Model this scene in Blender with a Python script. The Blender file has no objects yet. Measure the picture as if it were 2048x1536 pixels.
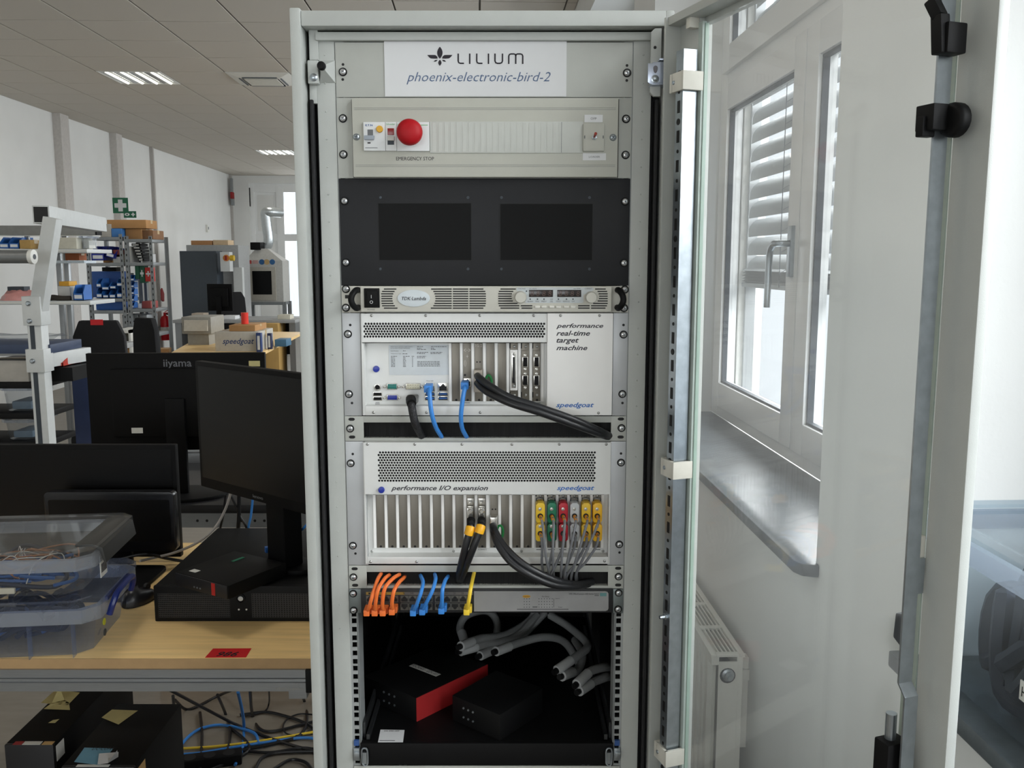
import bpy, bmesh, math, random
from mathutils import Vector, Matrix
random.seed(7)
sc = bpy.context.scene
C = sc.collection
# ---------------------------------------------------------------- camera
HC = 1.61                       # camera height
F = 1780.0                      # focal length in pixels of the 2048x1536 frame
TH = math.radians(7.87)         # pitch downwards
cam_d = bpy.data.cameras.new('camera'); cam = bpy.data.objects.new('camera', cam_d); C.objects.link(cam)
cam.location = (0, 0, HC); cam.rotation_euler = (math.pi/2 - TH, 0, 0)
cam_d.sensor_width = 36; cam_d.lens = F/2048*36; cam_d.clip_start = .02; cam_d.clip_end = 200
sc.camera = cam
# ---------------------------------------------------------------- exposure, sky
vs = sc.view_settings
vs.view_transform = 'Standard'; vs.look = 'None'; vs.gamma = 1; vs.use_curve_mapping = False
vs.exposure = -0.05
w = bpy.data.worlds.new('overcast'); sc.world = w; w.use_nodes = True
bg = w.node_tree.nodes['Background']; bg.inputs[0].default_value = (.86, .93, 1, 1); bg.inputs[1].default_value = 1.3
sc.cycles.max_bounces = 10; sc.cycles.diffuse_bounces = 5; sc.cycles.transparent_max_bounces = 24
sc.cycles.sample_clamp_indirect = 4
# room frame: the room is turned a little against the rack
PHI = .039
def rw(x, y, z=0.0):
    return Vector((x*math.cos(PHI) - y*math.sin(PHI), x*math.sin(PHI) + y*math.cos(PHI), z))
ROOM = Matrix.Rotation(PHI, 4, 'Z')
XL, XR, YB, YF, ZC = -5.32, .735, -6.0, 20.0, 3.45      # left wall, right wall, back, far, ceiling
SILL, WTOP = .96, 3.2
WINS = [(1.84, 3.80), (-.62, 1.38)] + [(4.3 + 2.5*k, 6.25 + 2.5*k) for k in range(6)] + [(-3.1, -1.1), (-5.6, -3.6)]
# daylight at each window opening (the overcast sky outside)
def daylight(name, loc, rot, sx, sy, power):
    l = bpy.data.lights.new(name, 'AREA'); l.shape = 'RECTANGLE'; l.size = sx; l.size_y = sy; l.energy = power
    l.color = (.975, .985, 1)
    o = bpy.data.objects.new(name, l); C.objects.link(o); o.location = loc; o.rotation_euler = rot
    return o
for k, (a, b) in enumerate(WINS):
    p = 150
    if a >= 4: p = 170
    daylight('window_daylight', rw(XR + 1.7, (a + b)/2, 2.75), (0, math.radians(58), PHI), 1.9, b - a, p)
daylight('window_daylight', rw(-2.2, YB - .5, 1.75), (math.radians(86), 0, PHI), 4.4, 1.5, 105)  # frontal light added at an unseen back window to brighten the rack front
# ---------------------------------------------------------------- helpers
def ray(px, py):
    u = (px - 1024)/F; v = (py - 768)/F
    return Vector((u, math.cos(TH) - v*math.sin(TH), -math.sin(TH) - v*math.cos(TH)))
CAM = Vector((0, 0, HC))
def PY(px, py, Y): d = ray(px, py); return CAM + d*(Y/d.y)
def PZ(px, py, z): d = ray(px, py); return CAM + d*((z - HC)/d.z)
def s2l(c): return tuple(((x/255)/12.92 if x/255 < .04045 else ((x/255 + .055)/1.055)**2.4) for x in c)
MATS = {}
def M(name, rgb=(200, 200, 200), rough=.5, metal=0, var=.06, scale=30, bump=0, bscale=200, spec=.5, stretch=None):
    if name in MATS: return MATS[name]
    m = bpy.data.materials.new(name); m.use_nodes = True; nt = m.node_tree; b = nt.nodes['Principled BSDF']
    col = s2l(rgb)
    b.inputs['Roughness'].default_value = rough; b.inputs['Metallic'].default_value = metal
    b.inputs['Specular IOR Level'].default_value = spec
    tc = nt.nodes.new('ShaderNodeTexCoord'); src = tc.outputs['Object']
    if stretch:
        mp = nt.nodes.new('ShaderNodeMapping'); mp.inputs['Scale'].default_value = stretch
        nt.links.new(src, mp.inputs[0]); src = mp.outputs[0]
    n = nt.nodes.new('ShaderNodeTexNoise'); n.inputs['Scale'].default_value = scale; n.inputs['Detail'].default_value = 4
    nt.links.new(src, n.inputs['Vector'])
    r = nt.nodes.new('ShaderNodeValToRGB')
    r.color_ramp.elements[0].position = .3; r.color_ramp.elements[1].position = .7
    r.color_ramp.elements[0].color = tuple(max(0, c*(1 - var)) for c in col) + (1,)
    r.color_ramp.elements[1].color = tuple(min(1, c*(1 + var)) for c in col) + (1,)
    nt.links.new(n.outputs[0], r.inputs[0]); nt.links.new(r.outputs[0], b.inputs['Base Color'])
    if bump:
        n2 = nt.nodes.new('ShaderNodeTexNoise'); n2.inputs['Scale'].default_value = bscale; n2.inputs['Detail'].default_value = 3
        nt.links.new(src, n2.inputs['Vector'])
        bp = nt.nodes.new('ShaderNodeBump'); bp.inputs['Strength'].default_value = bump; bp.inputs['Distance'].default_value = .002
        nt.links.new(n2.outputs[0], bp.inputs['Height']); nt.links.new(bp.outputs[0], b.inputs['Normal'])
    MATS[name] = m; return m
def MG(name, tint=(252, 253, 253), ior=1.45, haze=0.0, hazecol=(235, 238, 240), rough=.0, gloss=1.0):
    """thin clear sheet: lets light straight through, mirrors a little, optional milky share"""
    if name in MATS: return MATS[name]
    m = bpy.data.materials.new(name); m.use_nodes = True; nt = m.node_tree; nt.nodes.clear()
    out = nt.nodes.new('ShaderNodeOutputMaterial'); t = nt.nodes.new('ShaderNodeBsdfTransparent')
    t.inputs[0].default_value = s2l(tint) + (1,)
    g = nt.nodes.new('ShaderNodeBsdfGlossy'); g.inputs['Roughness'].default_value = rough; g.inputs[0].default_value = (gloss, gloss, gloss, 1)
    lw = nt.nodes.new('ShaderNodeLayerWeight'); lw.inputs[0].default_value = .5
    pw = nt.nodes.new('ShaderNodeMath'); pw.operation = 'POWER'; pw.inputs[1].default_value = 5
    ma = nt.nodes.new('ShaderNodeMath'); ma.operation = 'MULTIPLY_ADD'; ma.inputs[1].default_value = .55; ma.inputs[2].default_value = .028
    nt.links.new(lw.outputs['Facing'], pw.inputs[0]); nt.links.new(pw.outputs[0], ma.inputs[0])
    mx = nt.nodes.new('ShaderNodeMixShader'); nt.links.new(ma.outputs[0], mx.inputs[0])
    src = t.outputs[0]
    if haze:
        d = nt.nodes.new('ShaderNodeBsdfDiffuse'); d.inputs[0].default_value = s2l(hazecol) + (1,)
        tl = nt.nodes.new('ShaderNodeBsdfTranslucent'); tl.inputs[0].default_value = s2l(hazecol) + (1,)
        m2 = nt.nodes.new('ShaderNodeMixShader'); m2.inputs[0].default_value = .5
        nt.links.new(d.outputs[0], m2.inputs[1]); nt.links.new(tl.outputs[0], m2.inputs[2])
        tc = nt.nodes.new('ShaderNodeTexCoord'); n = nt.nodes.new('ShaderNodeTexNoise'); n.inputs['Scale'].default_value = 9
        nt.links.new(tc.outputs['Object'], n.inputs['Vector'])
        mr = nt.nodes.new('ShaderNodeMapRange'); mr.inputs['To Min'].default_value = haze*.7; mr.inputs['To Max'].default_value = haze*1.3
        nt.links.new(n.outputs[0], mr.inputs[0])
        m3 = nt.nodes.new('ShaderNodeMixShader'); nt.links.new(mr.outputs[0], m3.inputs[0])
        nt.links.new(t.outputs[0], m3.inputs[1]); nt.links.new(m2.outputs[0], m3.inputs[2]); src = m3.outputs[0]
    nt.links.new(src, mx.inputs[1]); nt.links.new(g.outputs[0], mx.inputs[2]); nt.links.new(mx.outputs[0], out.inputs[0])
    MATS[name] = m; return m

class MB:
    """collects shapes, build() links them as ONE mesh object"""
    def __init__(s): s.v = []; s.f = []; s.mi = []; s.m = 0
    def add(s, vs_, fs):
        o = len(s.v); s.v += [tuple(p) for p in vs_]
        for f in fs: s.f.append(tuple(o + i for i in f)); s.mi.append(s.m)
        return s
    def mat(s, i): s.m = i; return s
    def box(s, x0, x1, y0, y1, z0, z1):
        x0, x1 = sorted((x0, x1)); y0, y1 = sorted((y0, y1)); z0, z1 = sorted((z0, z1))
        return s.add([(x0,y0,z0),(x1,y0,z0),(x1,y1,z0),(x0,y1,z0),(x0,y0,z1),(x1,y0,z1),(x1,y1,z1),(x0,y1,z1)],
              [(0,3,2,1),(4,5,6,7),(0,1,5,4),(1,2,6,5),(2,3,7,6),(3,0,4,7)])
    def obox(s, p0, p1, wx, wz, up=(0, 0, 1)):
        """bar from p0 to p1, wx wide, wz high"""
        p0 = Vector(p0); p1 = Vector(p1); d = (p1 - p0).normalized(); u = Vector(up)
        if abs(d.dot(u)) > .98: u = Vector((0, 1, 0))
        a = d.cross(u).normalized(); b = a.cross(d).normalized(); pts = []
        for p in (p0, p1):
            for i, j in ((-1,-1),(1,-1),(1,1),(-1,1)): pts.append(p + a*wx/2*i + b*wz/2*j)
        return s.add(pts, [(0,1,2,3),(7,6,5,4),(0,4,5,1),(1,5,6,2),(2,6,7,3),(3,7,4,0)])
    def cyl(s, p0, p1, r0, r1=None, n=16, caps=True):
        p0 = Vector(p0); p1 = Vector(p1); r1 = r0 if r1 is None else r1
        d = (p1 - p0).normalized(); a = d.orthogonal().normalized(); b = d.cross(a); vs_ = []
        for p, r in ((p0, r0), (p1, r1)):
            for i in range(n):
                t = 2*math.pi*i/n; vs_.append(p + a*r*math.cos(t) + b*r*math.sin(t))
        fs = [(i, (i+1) % n, n + (i+1) % n, n + i) for i in range(n)]
        if caps: fs += [tuple(range(n-1, -1, -1)), tuple(range(n, 2*n))]
        return s.add(vs_, fs)
    def lathe(s, prof, c=(0,0,0), ax=(0,-1,0), n=20):
        """prof: (radius, offset along ax)"""
        c = Vector(c); d = Vector(ax).normalized(); a = d.orthogonal().normalized(); b = d.cross(a); vs_ = []
        for r, h in prof:
            for i in range(n):
                t = 2*math.pi*i/n; vs_.append(c + d*h + (a*math.cos(t) + b*math.sin(t))*max(r, 1e-5))
        fs = []
        for k in range(len(prof) - 1):
            for i in range(n): fs.append((k*n + i, k*n + (i+1) % n, (k+1)*n + (i+1) % n, (k+1)*n + i))
        fs.append(tuple(range((len(prof)-1)*n, len(prof)*n)))
        return s.add(vs_, fs)
    def tube(s, pts, r, n=8, sub=6, closed=False):
        pts = [Vector(p) for p in pts]; P = []
        if sub > 1 and len(pts) > 2:
            q = [pts[0]*2 - pts[1]] + pts + [pts[-1]*2 - pts[-2]]
            for i in range(1, len(q) - 2):
                for k in range(sub):
                    t = k/sub; a, b, c, d = q[i-1], q[i], q[i+1], q[i+2]
                    P.append(.5*((2*b) + (c - a)*t + (2*a - 5*b + 4*c - d)*t*t + (3*b - a - 3*c + d)*t**3))
            P.append(pts[-1])
        else: P = pts
        vs_ = []; a = None
        for i, p in enumerate(P):
            d = (P[min(i+1, len(P)-1)] - P[max(i-1, 0)]).normalized()
            a = d.orthogonal().normalized() if a is None else (a - d*a.dot(d)).normalized()
            b = d.cross(a)
            for k in range(n):
                t = 2*math.pi*k/n; vs_.append(p + (a*math.cos(t) + b*math.sin(t))*r)
        fs = [(i*n + k, i*n + (k+1) % n, (i+1)*n + (k+1) % n, (i+1)*n + k) for i in range(len(P)-1) for k in range(n)]
        fs += [tuple(range(n-1, -1, -1)), tuple(range((len(P)-1)*n, len(P)*n))]
        return s.add(vs_, fs)
    def prism(s, poly, y0, y1, ax='y'):
        """poly of (a, b) swept from y0 to y1 along the axis"""
        f = {'y': lambda a, b, c: (a, c, b), 'x': lambda a, b, c: (c, a, b), 'z': lambda a, b, c: (a, b, c)}[ax]
        n = len(poly)
        return s.add([f(a, b, y0) for a, b in poly] + [f(a, b, y1) for a, b in poly],
              [tuple(range(n)), tuple(range(2*n-1, n-1, -1))] + [(i, n + i, n + (i+1) % n, (i+1) % n) for i in range(n)])
    def sheet(s, x0, x1, y, z0, z1): return s.add([(x0,y,z0),(x1,y,z0),(x1,y,z1),(x0,y,z1)], [(0,1,2,3)])
    def holes(s, x0, x1, z0, z1, y, nx, nz, r, th=.0012, stag=True, k=8):
        """sheet with nx by nz round holes, rows shifted by half a pitch"""
        px, pz = (x1 - x0)/(nx + (.5 if stag else 0)), (z1 - z0)/nz
        for j in range(nz):
            off = px/2 if (stag and j % 2) else 0
            zc0 = z0 + j*pz
            if stag:
                e = (x0, x0 + off) if off else (x1 - px/2, x1)
                s.add([(e[0],y,zc0),(e[1],y,zc0),(e[1],y,zc0+pz),(e[0],y,zc0+pz)], [(0,1,2,3)])
            for i in range(nx):
                a = x0 + off + i*px; cx, cz = a + px/2, zc0 + pz/2
                o = []; inn = []; bk = []
                for t in range(k):
                    an = 2*math.pi*(t + .5)/k; c_, s_ = math.cos(an), math.sin(an)
                    q = max(abs(c_)/(px/2), abs(s_)/(pz/2)); o.append((cx + c_/q, y, cz + s_/q))
                    inn.append((cx + c_*r, y, cz + s_*r)); bk.append((cx + c_*r, y + th, cz + s_*r))
                cor = [(a,y,zc0),(a+px,y,zc0),(a+px,y,zc0+pz),(a,y,zc0+pz)]
                vs_ = o + inn + bk
                fs = [(t, (t+1) % k, k + (t+1) % k, k + t) for t in range(k)] + [(k + t, k + (t+1) % k, 2*k + (t+1) % k, 2*k + t) for t in range(k)]
                s.add(vs_, fs)
                # corner fillers
                for c0 in cor:
                    near = sorted(range(k), key=lambda t: (o[t][0]-c0[0])**2 + (o[t][2]-c0[2])**2)[:2]
                    s.add([c0, o[near[0]], o[near[1]]], [(0, 1, 2)])
        return s
    def mesh(s, name, mats, bevel=0, smooth=False, seg=2):
        me = bpy.data.meshes.new(name); me.from_pydata(s.v, [], s.f)
        for m in (mats if isinstance(mats, (list, tuple)) else [mats]): me.materials.append(m)
        me.polygons.foreach_set('material_index', s.mi)
        bm = bmesh.new(); bm.from_mesh(me)
        bmesh.ops.recalc_face_normals(bm, faces=bm.faces)
        if bevel:
            es = [e for e in bm.edges if len(e.link_faces) == 2 and e.calc_face_angle(0) > .5]
            bmesh.ops.bevel(bm, geom=es, offset=bevel, segments=seg, affect='EDGES', profile=.6, clamp_overlap=True)
        bm.to_mesh(me); bm.free()
        if smooth or bevel:
            me.shade_smooth(); me.set_sharp_from_angle(angle=math.radians(38))
        me.update(); return me
    def build(s, name, mats, parent=None, bevel=0, smooth=False, loc=None, rz=0, kind=None, label=None, seg=2):
        o = bpy.data.objects.new(name, s.mesh(name, mats, bevel, smooth, seg)); C.objects.link(o)
        if parent is not None: o.parent = parent
        if loc is not None: o.location = loc
        if rz: o.rotation_euler = (0, 0, rz)
        if kind: o['kind'] = kind
        if label: o['label'] = label
        return o
def tag(o, label, cat, group=None):
    o['label'] = label; o['category'] = cat
    if group: o['group'] = group
    return o
def thing(name, label, cat, loc=(0,0,0), rz=0, group=None):
    o = bpy.data.objects.new(name, None); C.objects.link(o); o.location = loc; o.rotation_euler = (0,0,rz)
    o.empty_display_size = .05
    return tag(o, label, cat, group)
def inst(name, me, parent, loc, rot=None):
    o = bpy.data.objects.new(name, me); C.objects.link(o); o.parent = parent; o.location = loc
    if rot: o.rotation_euler = rot
    return o
def dup(root, loc=None, rz=None, label=None, group=None):
    r = root.copy(); C.objects.link(r)
    if loc is not None: r.location = loc
    if rz is not None: r.rotation_euler = (0, 0, rz)
    if label: r['label'] = label
    if group: r['group'] = group
    for ch in list(root.children):
        c = ch.copy(); C.objects.link(c); c.parent = r
        for g in list(ch.children):
            d = g.copy(); C.objects.link(d); d.parent = c
    return r
_txt = {}
def text_mesh(string, mat, shear=0, bold=0):
    cu = bpy.data.curves.new('lettering', 'FONT'); cu.body = string; cu.shear = shear; cu.offset = bold; cu.resolution_u = 2
    cu.fill_mode = 'FRONT'; cu.space_line = .9
    o = bpy.data.objects.new('lettering', cu); C.objects.link(o)
    dg = bpy.context.evaluated_depsgraph_get(); dg.update()
    me = bpy.data.meshes.new_from_object(o.evaluated_get(dg)); bpy.data.objects.remove(o); bpy.data.curves.remove(cu)
    me.materials.clear(); me.materials.append(mat); return me
def text(string, x0, x1, z0, z1, y, mat, parent=None, shear=0, bold=0, name='lettering', keep=False):
    """flat lettering fitted into x0..x1, z0..z1 facing -y"""
    me = text_mesh(string, mat, shear, bold)
    xs = [v.co.x for v in me.vertices]; ys = [v.co.y for v in me.vertices]
    if not xs: return None
    ax, bx_, ay, by = min(xs), max(xs), min(ys), max(ys)
    for v in me.vertices:
        v.co = ((v.co.x - ax)/(bx_ - ax)*(x1 - x0) + x0, y, (v.co.y - ay)/(by - ay)*(z1 - z0) + z0)
    o = bpy.data.objects.new(name, me); C.objects.link(o)
    if parent is not None: o.parent = parent
    return o
def rot_mesh(o, mtx):
    o.data.transform(mtx); return o
def struct(name, mb, mats, parent=None, room=True, bevel=0, smooth=False):
    o = mb.build(name, mats, parent, bevel, smooth)
    if room and parent is None: o.rotation_euler = (0, 0, PHI)
    o['kind'] = 'structure'; return o
# ================================================================= STRUCTURE
m_wall = M('wall paint', (228, 229, 227), .75, bump=.15, bscale=90, var=.02, scale=3)
m_wallr = m_wall
m_ceil = M('ceiling board', (200, 194, 184), .85, bump=.35, bscale=400, var=.03, scale=200)
m_ceilgap = M('ceiling joint', (96, 93, 88), .8)
m_floor = M('linoleum', (132, 125, 114), .45, var=.1, scale=6, bump=.05, stretch=(1, 4, 1))
m_upvc = M('window upvc', (236, 238, 238), .3, var=.01)
m_gasket = M('window gasket', (52, 60, 68), .5)
m_glass = MG('window glass')
m_stone = M('sill stone', (92, 99, 104), .36, var=.25, scale=14, bump=.1, bscale=120)
m_plaster = M('rough plaster', (214, 214, 210), .9, bump=1, bscale=60)
m_slat = M('blind slat', (146, 150, 152), .45, metal=.2)
m_zinc = M('zinc', (176, 184, 190), .28, metal=.9, var=.1, scale=60)
m_alu = M('aluminium profile', (150, 153, 155), .35, metal=.8, var=.06, stretch=(1, 40, 40))
m_black = M('black plastic', (9, 9, 10), .58, var=.15, spec=.22)
m_dark = M('near black', (7, 7, 8), .6)
m_white = M('white plastic', (226, 226, 220), .4, var=.02)
m_steelw = M('white powder coat', (206, 209, 208), .4, var=.03)

struct('floor', MB().box(XL - .3, XR + .5, YB - .3, YF + .3, -.12, 0), m_floor)
ceil = struct('ceiling', MB().box(XL - .3, XR + .5, YB - .3, YF + .3, ZC + .012, ZC + .12), m_ceilgap)
T = .625
c0 = ROOM.inverted() @ PZ(366, 82, ZC)                 # a crossing of the grid seen in the photograph
tile_me = MB().box(.007, T - .007, .007, T - .007, 0, .011).mesh('ceiling_tile', m_ceil, bevel=.002, seg=1)
lights_at = [ROOM.inverted() @ PZ(284, 159, ZC), ROOM.inverted() @ PZ(537, 159, ZC), ROOM.inverted() @ PZ(556, 307, ZC)]
def cell(p): return (math.floor((p.x - c0.x)/T), math.floor((p.y - c0.y)/T))
skip = {cell(p): k for k, p in enumerate(lights_at)}
i0 = math.ceil((XL - c0.x)/T) - 1; i1 = math.floor((XR - c0.x)/T)
for j in range(math.floor((4.2 - c0.y)/T), math.ceil((YF - c0.y)/T)):
    for i in range(i0, i1 + 1):
        if (i, j) in skip: continue
        x, y = c0.x + i*T, c0.y + j*T
        if x < XL - .01 or x + T > XR + .02 or y + T > YF + .02:
            xa, xb, yb = max(x, XL), min(x + T, XR), min(y + T, YF)
            MB().box(xa + .005 - x, xb - .005 - x, .005, yb - y - .005, 0, .011).build('ceiling_tile', m_ceil, ceil, loc=(x, y, ZC))
        else: inst('ceiling_tile', tile_me, ceil, (x, y, ZC))
MB().box(XL, XR, YB, c0.y + T*math.floor((4.2 - c0.y)/T), ZC, ZC + .012).build('plain_board', m_ceil, ceil)

# left wall with pillars and cable ducts
wl = struct('wall_left', MB().box(XL - .3, XL, YB - .3, YF + .3, 0, ZC + .02), m_wall)
m_pil = M('pillar paint', (196, 192, 188), .7)
def on_left(px, py):                                   # point of the left wall seen at a pixel (room coordinates)
    d = ROOM.inverted().to_3x3() @ ray(px, py); t = XL/d.x; return Vector((XL, d.y*t, HC + d.z*t))
for k, (a, b) in enumerate(((110, 122), (221, 229))):
    ya, yb = on_left(a, 300).y, on_left(b, 300).y
    o = struct('trim_%d' % (k + 1), MB().box(XL - .01, XL + .1, ya - .02, yb + .05, 0, ZC), m_pil, bevel=.004)
m_duct = M('duct plastic', (178, 174, 170), .5)
for k, px in enumerate((301, 457)):
    y = on_left(px, 320).y
    mb = MB().box(XL - .01, XL + .05, y - .03, y + .03, 0, ZC)
    mb.box(XL - .01, XL + .055, y - .035, y - .03, 0, ZC)
    struct('trim_%d' % (k + 3), mb, m_duct)
# far and back wall
def wall_with(name, x0, x1, y0, y1, z0, z1, holes, axis, mat):
    """wall slab with rectangular openings; axis 'y': runs along y, 'x': runs along x"""
    mb = MB(); a0, a1 = (y0, y1) if axis == 'y' else (x0, x1)
    cur = a0
    def put(p, q, za, zb):
        if q - p < 1e-4 or zb - za < 1e-4: return
        mb.box(x0, x1, p, q, za, zb) if axis == 'y' else mb.box(p, q, y0, y1, za, zb)
    for (p, q, za, zb) in sorted(holes):
        put(cur, p, z0, z1); put(p, q, z0, za); put(p, q, zb, z1); cur = q
    put(cur, a1, z0, z1)
    return struct(name, mb, mat)
def on_far(px, py, yy=YF):
    d = ROOM.inverted().to_3x3() @ ray(px, py); t = yy/d.y; return Vector((d.x*t, yy, HC + d.z*t))
fa, fb = on_far(497, 366), on_far(680, 366)
wall_with('wall_far', XL - .3, XR + .5, YF, YF + .3, 0, ZC + .02, [(fa.x, fb.x, .05, fa.z)], 'x', m_wall)
wall_with('wall_back', XL - .3, XR + .5, YB - .3, YB, 0, ZC + .02, [(-4.4, 0, 1.0, 3.1)], 'x', m_wall)
# glazed far door: frame, blind panels, panes
mf = MB()
fx = [on_far(p, 400).x for p in (497, 507, 551, 566, 640, 680)]
fz = [on_far(540, p).z for p in (366, 384, 468, 482)]
for a, b in ((fx[0], fx[1]), (fx[2], fx[3]), (fx[4], fx[5])): mf.box(a, b, YF + .05, YF + .14, .05, fz[0])
for a, b in ((fz[1], fz[0]), (fz[3], fz[2]), (.05, .25)): mf.box(fx[0], fx[5], YF + .055, YF + .135, a, b)
d1 = struct('door_1', mf, m_upvc, bevel=.006)
for a, b in ((fz[2], fz[1]), (.25, fz[3])):
    q = MB().box(fx[1], fx[2], YF + .085, YF + .11, a, b); q.build('blind_panel', m_upvc, d1)
    f2 = MB(); e = .06
    f2.box(fx[1] + e, fx[2] - e, YF + .075, YF + .086, a + e, b - e); f2.build('panel_field', m_wall, d1, bevel=.004)
    MB().box(fx[3], fx[4], YF + .09, YF + .1, a, b).build('pane', m_glass, d1)
MB().box(fx[0] - .02, fx[0] + .03, YF + .02, YF + .06, fz[0] - .5, fz[0] - .1).build('hinge', m_black, d1)
daylight('window_daylight', rw((fx[3] + fx[4])/2, YF + .9, 1.6), (math.radians(-90), 0, PHI), 1.4, 2.6, 40)
# unseen back window frame, added for frontal light (behind the photographer)
mb = MB()
for a in (-4.4, -3.0, -1.5, -.08): mb.box(a, a + .08, YB - .2, YB - .12, 1.0, 3.1)
for a in (1.0, 3.02): mb.box(-4.4, 0, YB - .2, YB - .12, a, a + .08)
wb = struct('window_11', mb, m_upvc)
MB().box(-4.4, 0, YB - .17, YB - .16, 1.0, 3.1).build('pane', m_glass, wb)

# right wall with the windows
wall_with('wall_right', XR, XR + .46, YB - .3, YF + .3, 0, ZC + .02, [(a, b, SILL - .03, WTOP) for a, b in WINS], 'y', m_wallr)
XW = 1.0                                                # window plane (inner face of the frames)
def sash(mb, a, b, z0, z1, x0, x1, wv=.085, wh=.085):
    mb.box(x0, x1, a, a + wv, z0, z1); mb.box(x0, x1, b - wv, b, z0, z1)
    mb.box(x0, x1, a + wv, b - wv, z0, z0 + wh); mb.box(x0, x1, a + wv, b - wv, z1 - wh, z1)
def gasket(mb, a, b, z0, z1, x):
    g = .008
    mb.box(x, x + .02, a - .001, a + g, z0, z1); mb.box(x, x + .02, b - g, b + .001, z0, z1)
    mb.box(x, x + .02, a, b, z0, z0 + g); mb.box(x, x + .02, a, b, z1 - g, z1)
def make_window(n, a, b, full):
    ztr = 2.31
    mb = MB(); mid = (a + b)/2 - (.05 if full else 0)
    sash(mb, a, b, SILL, WTOP, XW + .02, XW + .09, .09, .06)
    mb.box(XW + .02, XW + .09, a + .09, b - .09, ztr, ztr + .06)
    mb.box(XW + .02, XW + .09, mid - .02, mid + .02, SILL + .06, ztr)
    wn = struct('window_%d' % n, mb, m_upvc, bevel=.004)
    for (p, q, z0, z1) in ((a + .07, mid - .003, SILL + .05, ztr - .003), (mid + .003, b - .07, SILL + .05, ztr - .003), (a + .07, b - .07, ztr + .05, WTOP - .04)):
        s_ = MB(); sash(s_, p, q, z0, z1, XW, XW + .06, .1, .1); so = s_.build('sash', m_upvc, wn, bevel=.005)
        g_ = MB(); gasket(g_, p + .1, q - .1, z0 + .1, z1 - .1, XW + .012); g_.build('gasket', m_gasket, so)
        MB().box(XW + .028, XW + .036, p + .095, q - .095, z0 + .095, z1 - .095).build('pane', m_glass, so)
    if full:
        h = MB().box(XW - .012, XW + .002, mid + .03, mid + .062, 1.56, 1.72)
        h.tube([(XW - .005, mid + .046, 1.665), (XW - .05, mid + .046, 1.665), (XW - .056, mid + .07, 1.66), (XW - .056, mid + .1, 1.62), (XW - .056, mid + .105, 1.46)], .0105, 10)
        h.build('window_handle', m_zinc, wn, bevel=.002)
    return wn
for k, (a, b) in enumerate(WINS): make_window(k + 1, a, b, k == 0)
# sills
def sill(n, a, b, lip):
    r = .035; x0 = XR - .045
    poly = [(XW + .02, a + .004), (XR, a + .004), (XR, a - .02), (x0 + r, a - .02), (x0 + .01, a - .01), (x0, a - .02 + r), (x0, b + .02), (XR, b + .02), (XR, b - .004), (XW + .02, b - .004)]
    o = struct('trim_%d' % n, MB().prism(poly, SILL - .028, SILL, 'z'), m_stone, bevel=.004)
    return o
for k, (a, b) in enumerate(WINS): sill(5 + k, a, b, True)
# plaster reveal outside window 1
struct('trim_16', MB().box(XR + .36, XR + .46, 3.70, 3.80, SILL, WTOP), m_plaster)
# outside venetian blind of window 1: each slat is a part
bl = thing('venetian_blind', 'grey outside venetian blind lowered halfway over the window above the stone sill', 'blind', rw(XR + .40, 2.76, 1.505), PHI)
prof = []
for k in range(9):
    t = k/8; prof.append((-.04 + .08*t, .014*math.sin(math.pi*t)))
tilt = math.radians(62); sl = MB(); half = .91
ring = [(p*math.cos(tilt) - q*math.sin(tilt), p*math.sin(tilt) + q*math.cos(tilt)) for p, q in prof]
vs_ = []
for yy in (-half, half):
    for dz in (0, -.0012):
        vs_ += [(x, yy, z + dz) for x, z in ring]
fs = []
for base in (0, 9):
    for k in range(8): fs.append((base + k, base + k + 1, base + 18 + k + 1, base + 18 + k))
sl.add(vs_, fs); slat_me = sl.mesh('slat', m_slat, smooth=True)
for k in range(22): inst('slat', slat_me, bl, (0, 0, .09 + k*.0745))
for k in range(5): inst('slat', slat_me, bl, (0, 0, .022 + k*.011), (0, math.radians(62), 0))
MB().box(-.04, .04, -half, half, 0, .018).build('bottom_rail', m_slat, bl, bevel=.003)
for yy in (-.5, .42):
    mb = MB(); mb.cyl((-.05, yy, .01), (-.05, yy, 1.7), .0016, n=6); mb.cyl((.05, yy, .01), (.05, yy, 1.7), .0016, n=6)
    for k in range(22): mb.cyl((-.05, yy, .06 + k*.0745), (.05, yy, .12 + k*.0745), .001, n=5)
    mb.build('ladder_cord', m_gasket, bl)
for yy in (-half - .012, half + .012): MB().box(-.02, .02, yy - .01, yy + .01, -.55, 1.7).build('guide_rail', m_slat, bl)
# radiator under window 1
m_rad = M('radiator enamel', (228, 227, 220), .35, var=.02)
ra = thing('radiator', 'white panel radiator with top grille on the wall under the stone window sill', 'radiator', rw(.615, 2.21, .08), PHI)
L_, H_, D_ = 1.4, .5, .085
mb = MB()                                               # front panel with upright ribs
n = 28; poly = [(0, .012)]
for k in range(n):
    y = .03 + (L_ - .06)*k/n; p = (L_ - .06)/n
    poly += [(y, .012), (y + p*.2, 0), (y + p*.7, 0), (y + p*.9, .012)]
poly += [(L_, .012), (L_, .02), (0, .02)]
mb.add([(x, y, .05) for y, x in poly] + [(x, y, H_ - .03) for y, x in poly],
       [(i, i + 1, len(poly) + i + 1, len(poly) + i) for i in range(len(poly) - 1)])
mb.box(0, .02, 0, L_, .02, .05); mb.box(0, .02, 0, L_, H_ - .03, H_ - .008)
mb.build('front_panel', m_rad, ra)
MB().box(D_ - .018, D_, 0, L_, .02, H_ - .008).build('rear_panel', m_rad, ra, bevel=.004)
mb = MB().box(.018, D_ - .016, -.004, .0, .02, H_ - .02); mb.build('end_cover', m_rad, ra)
MB().box(.02, D_ - .018, L_, L_ + .004, .02, H_ - .02).build('end_cover', m_rad, ra)
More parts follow.
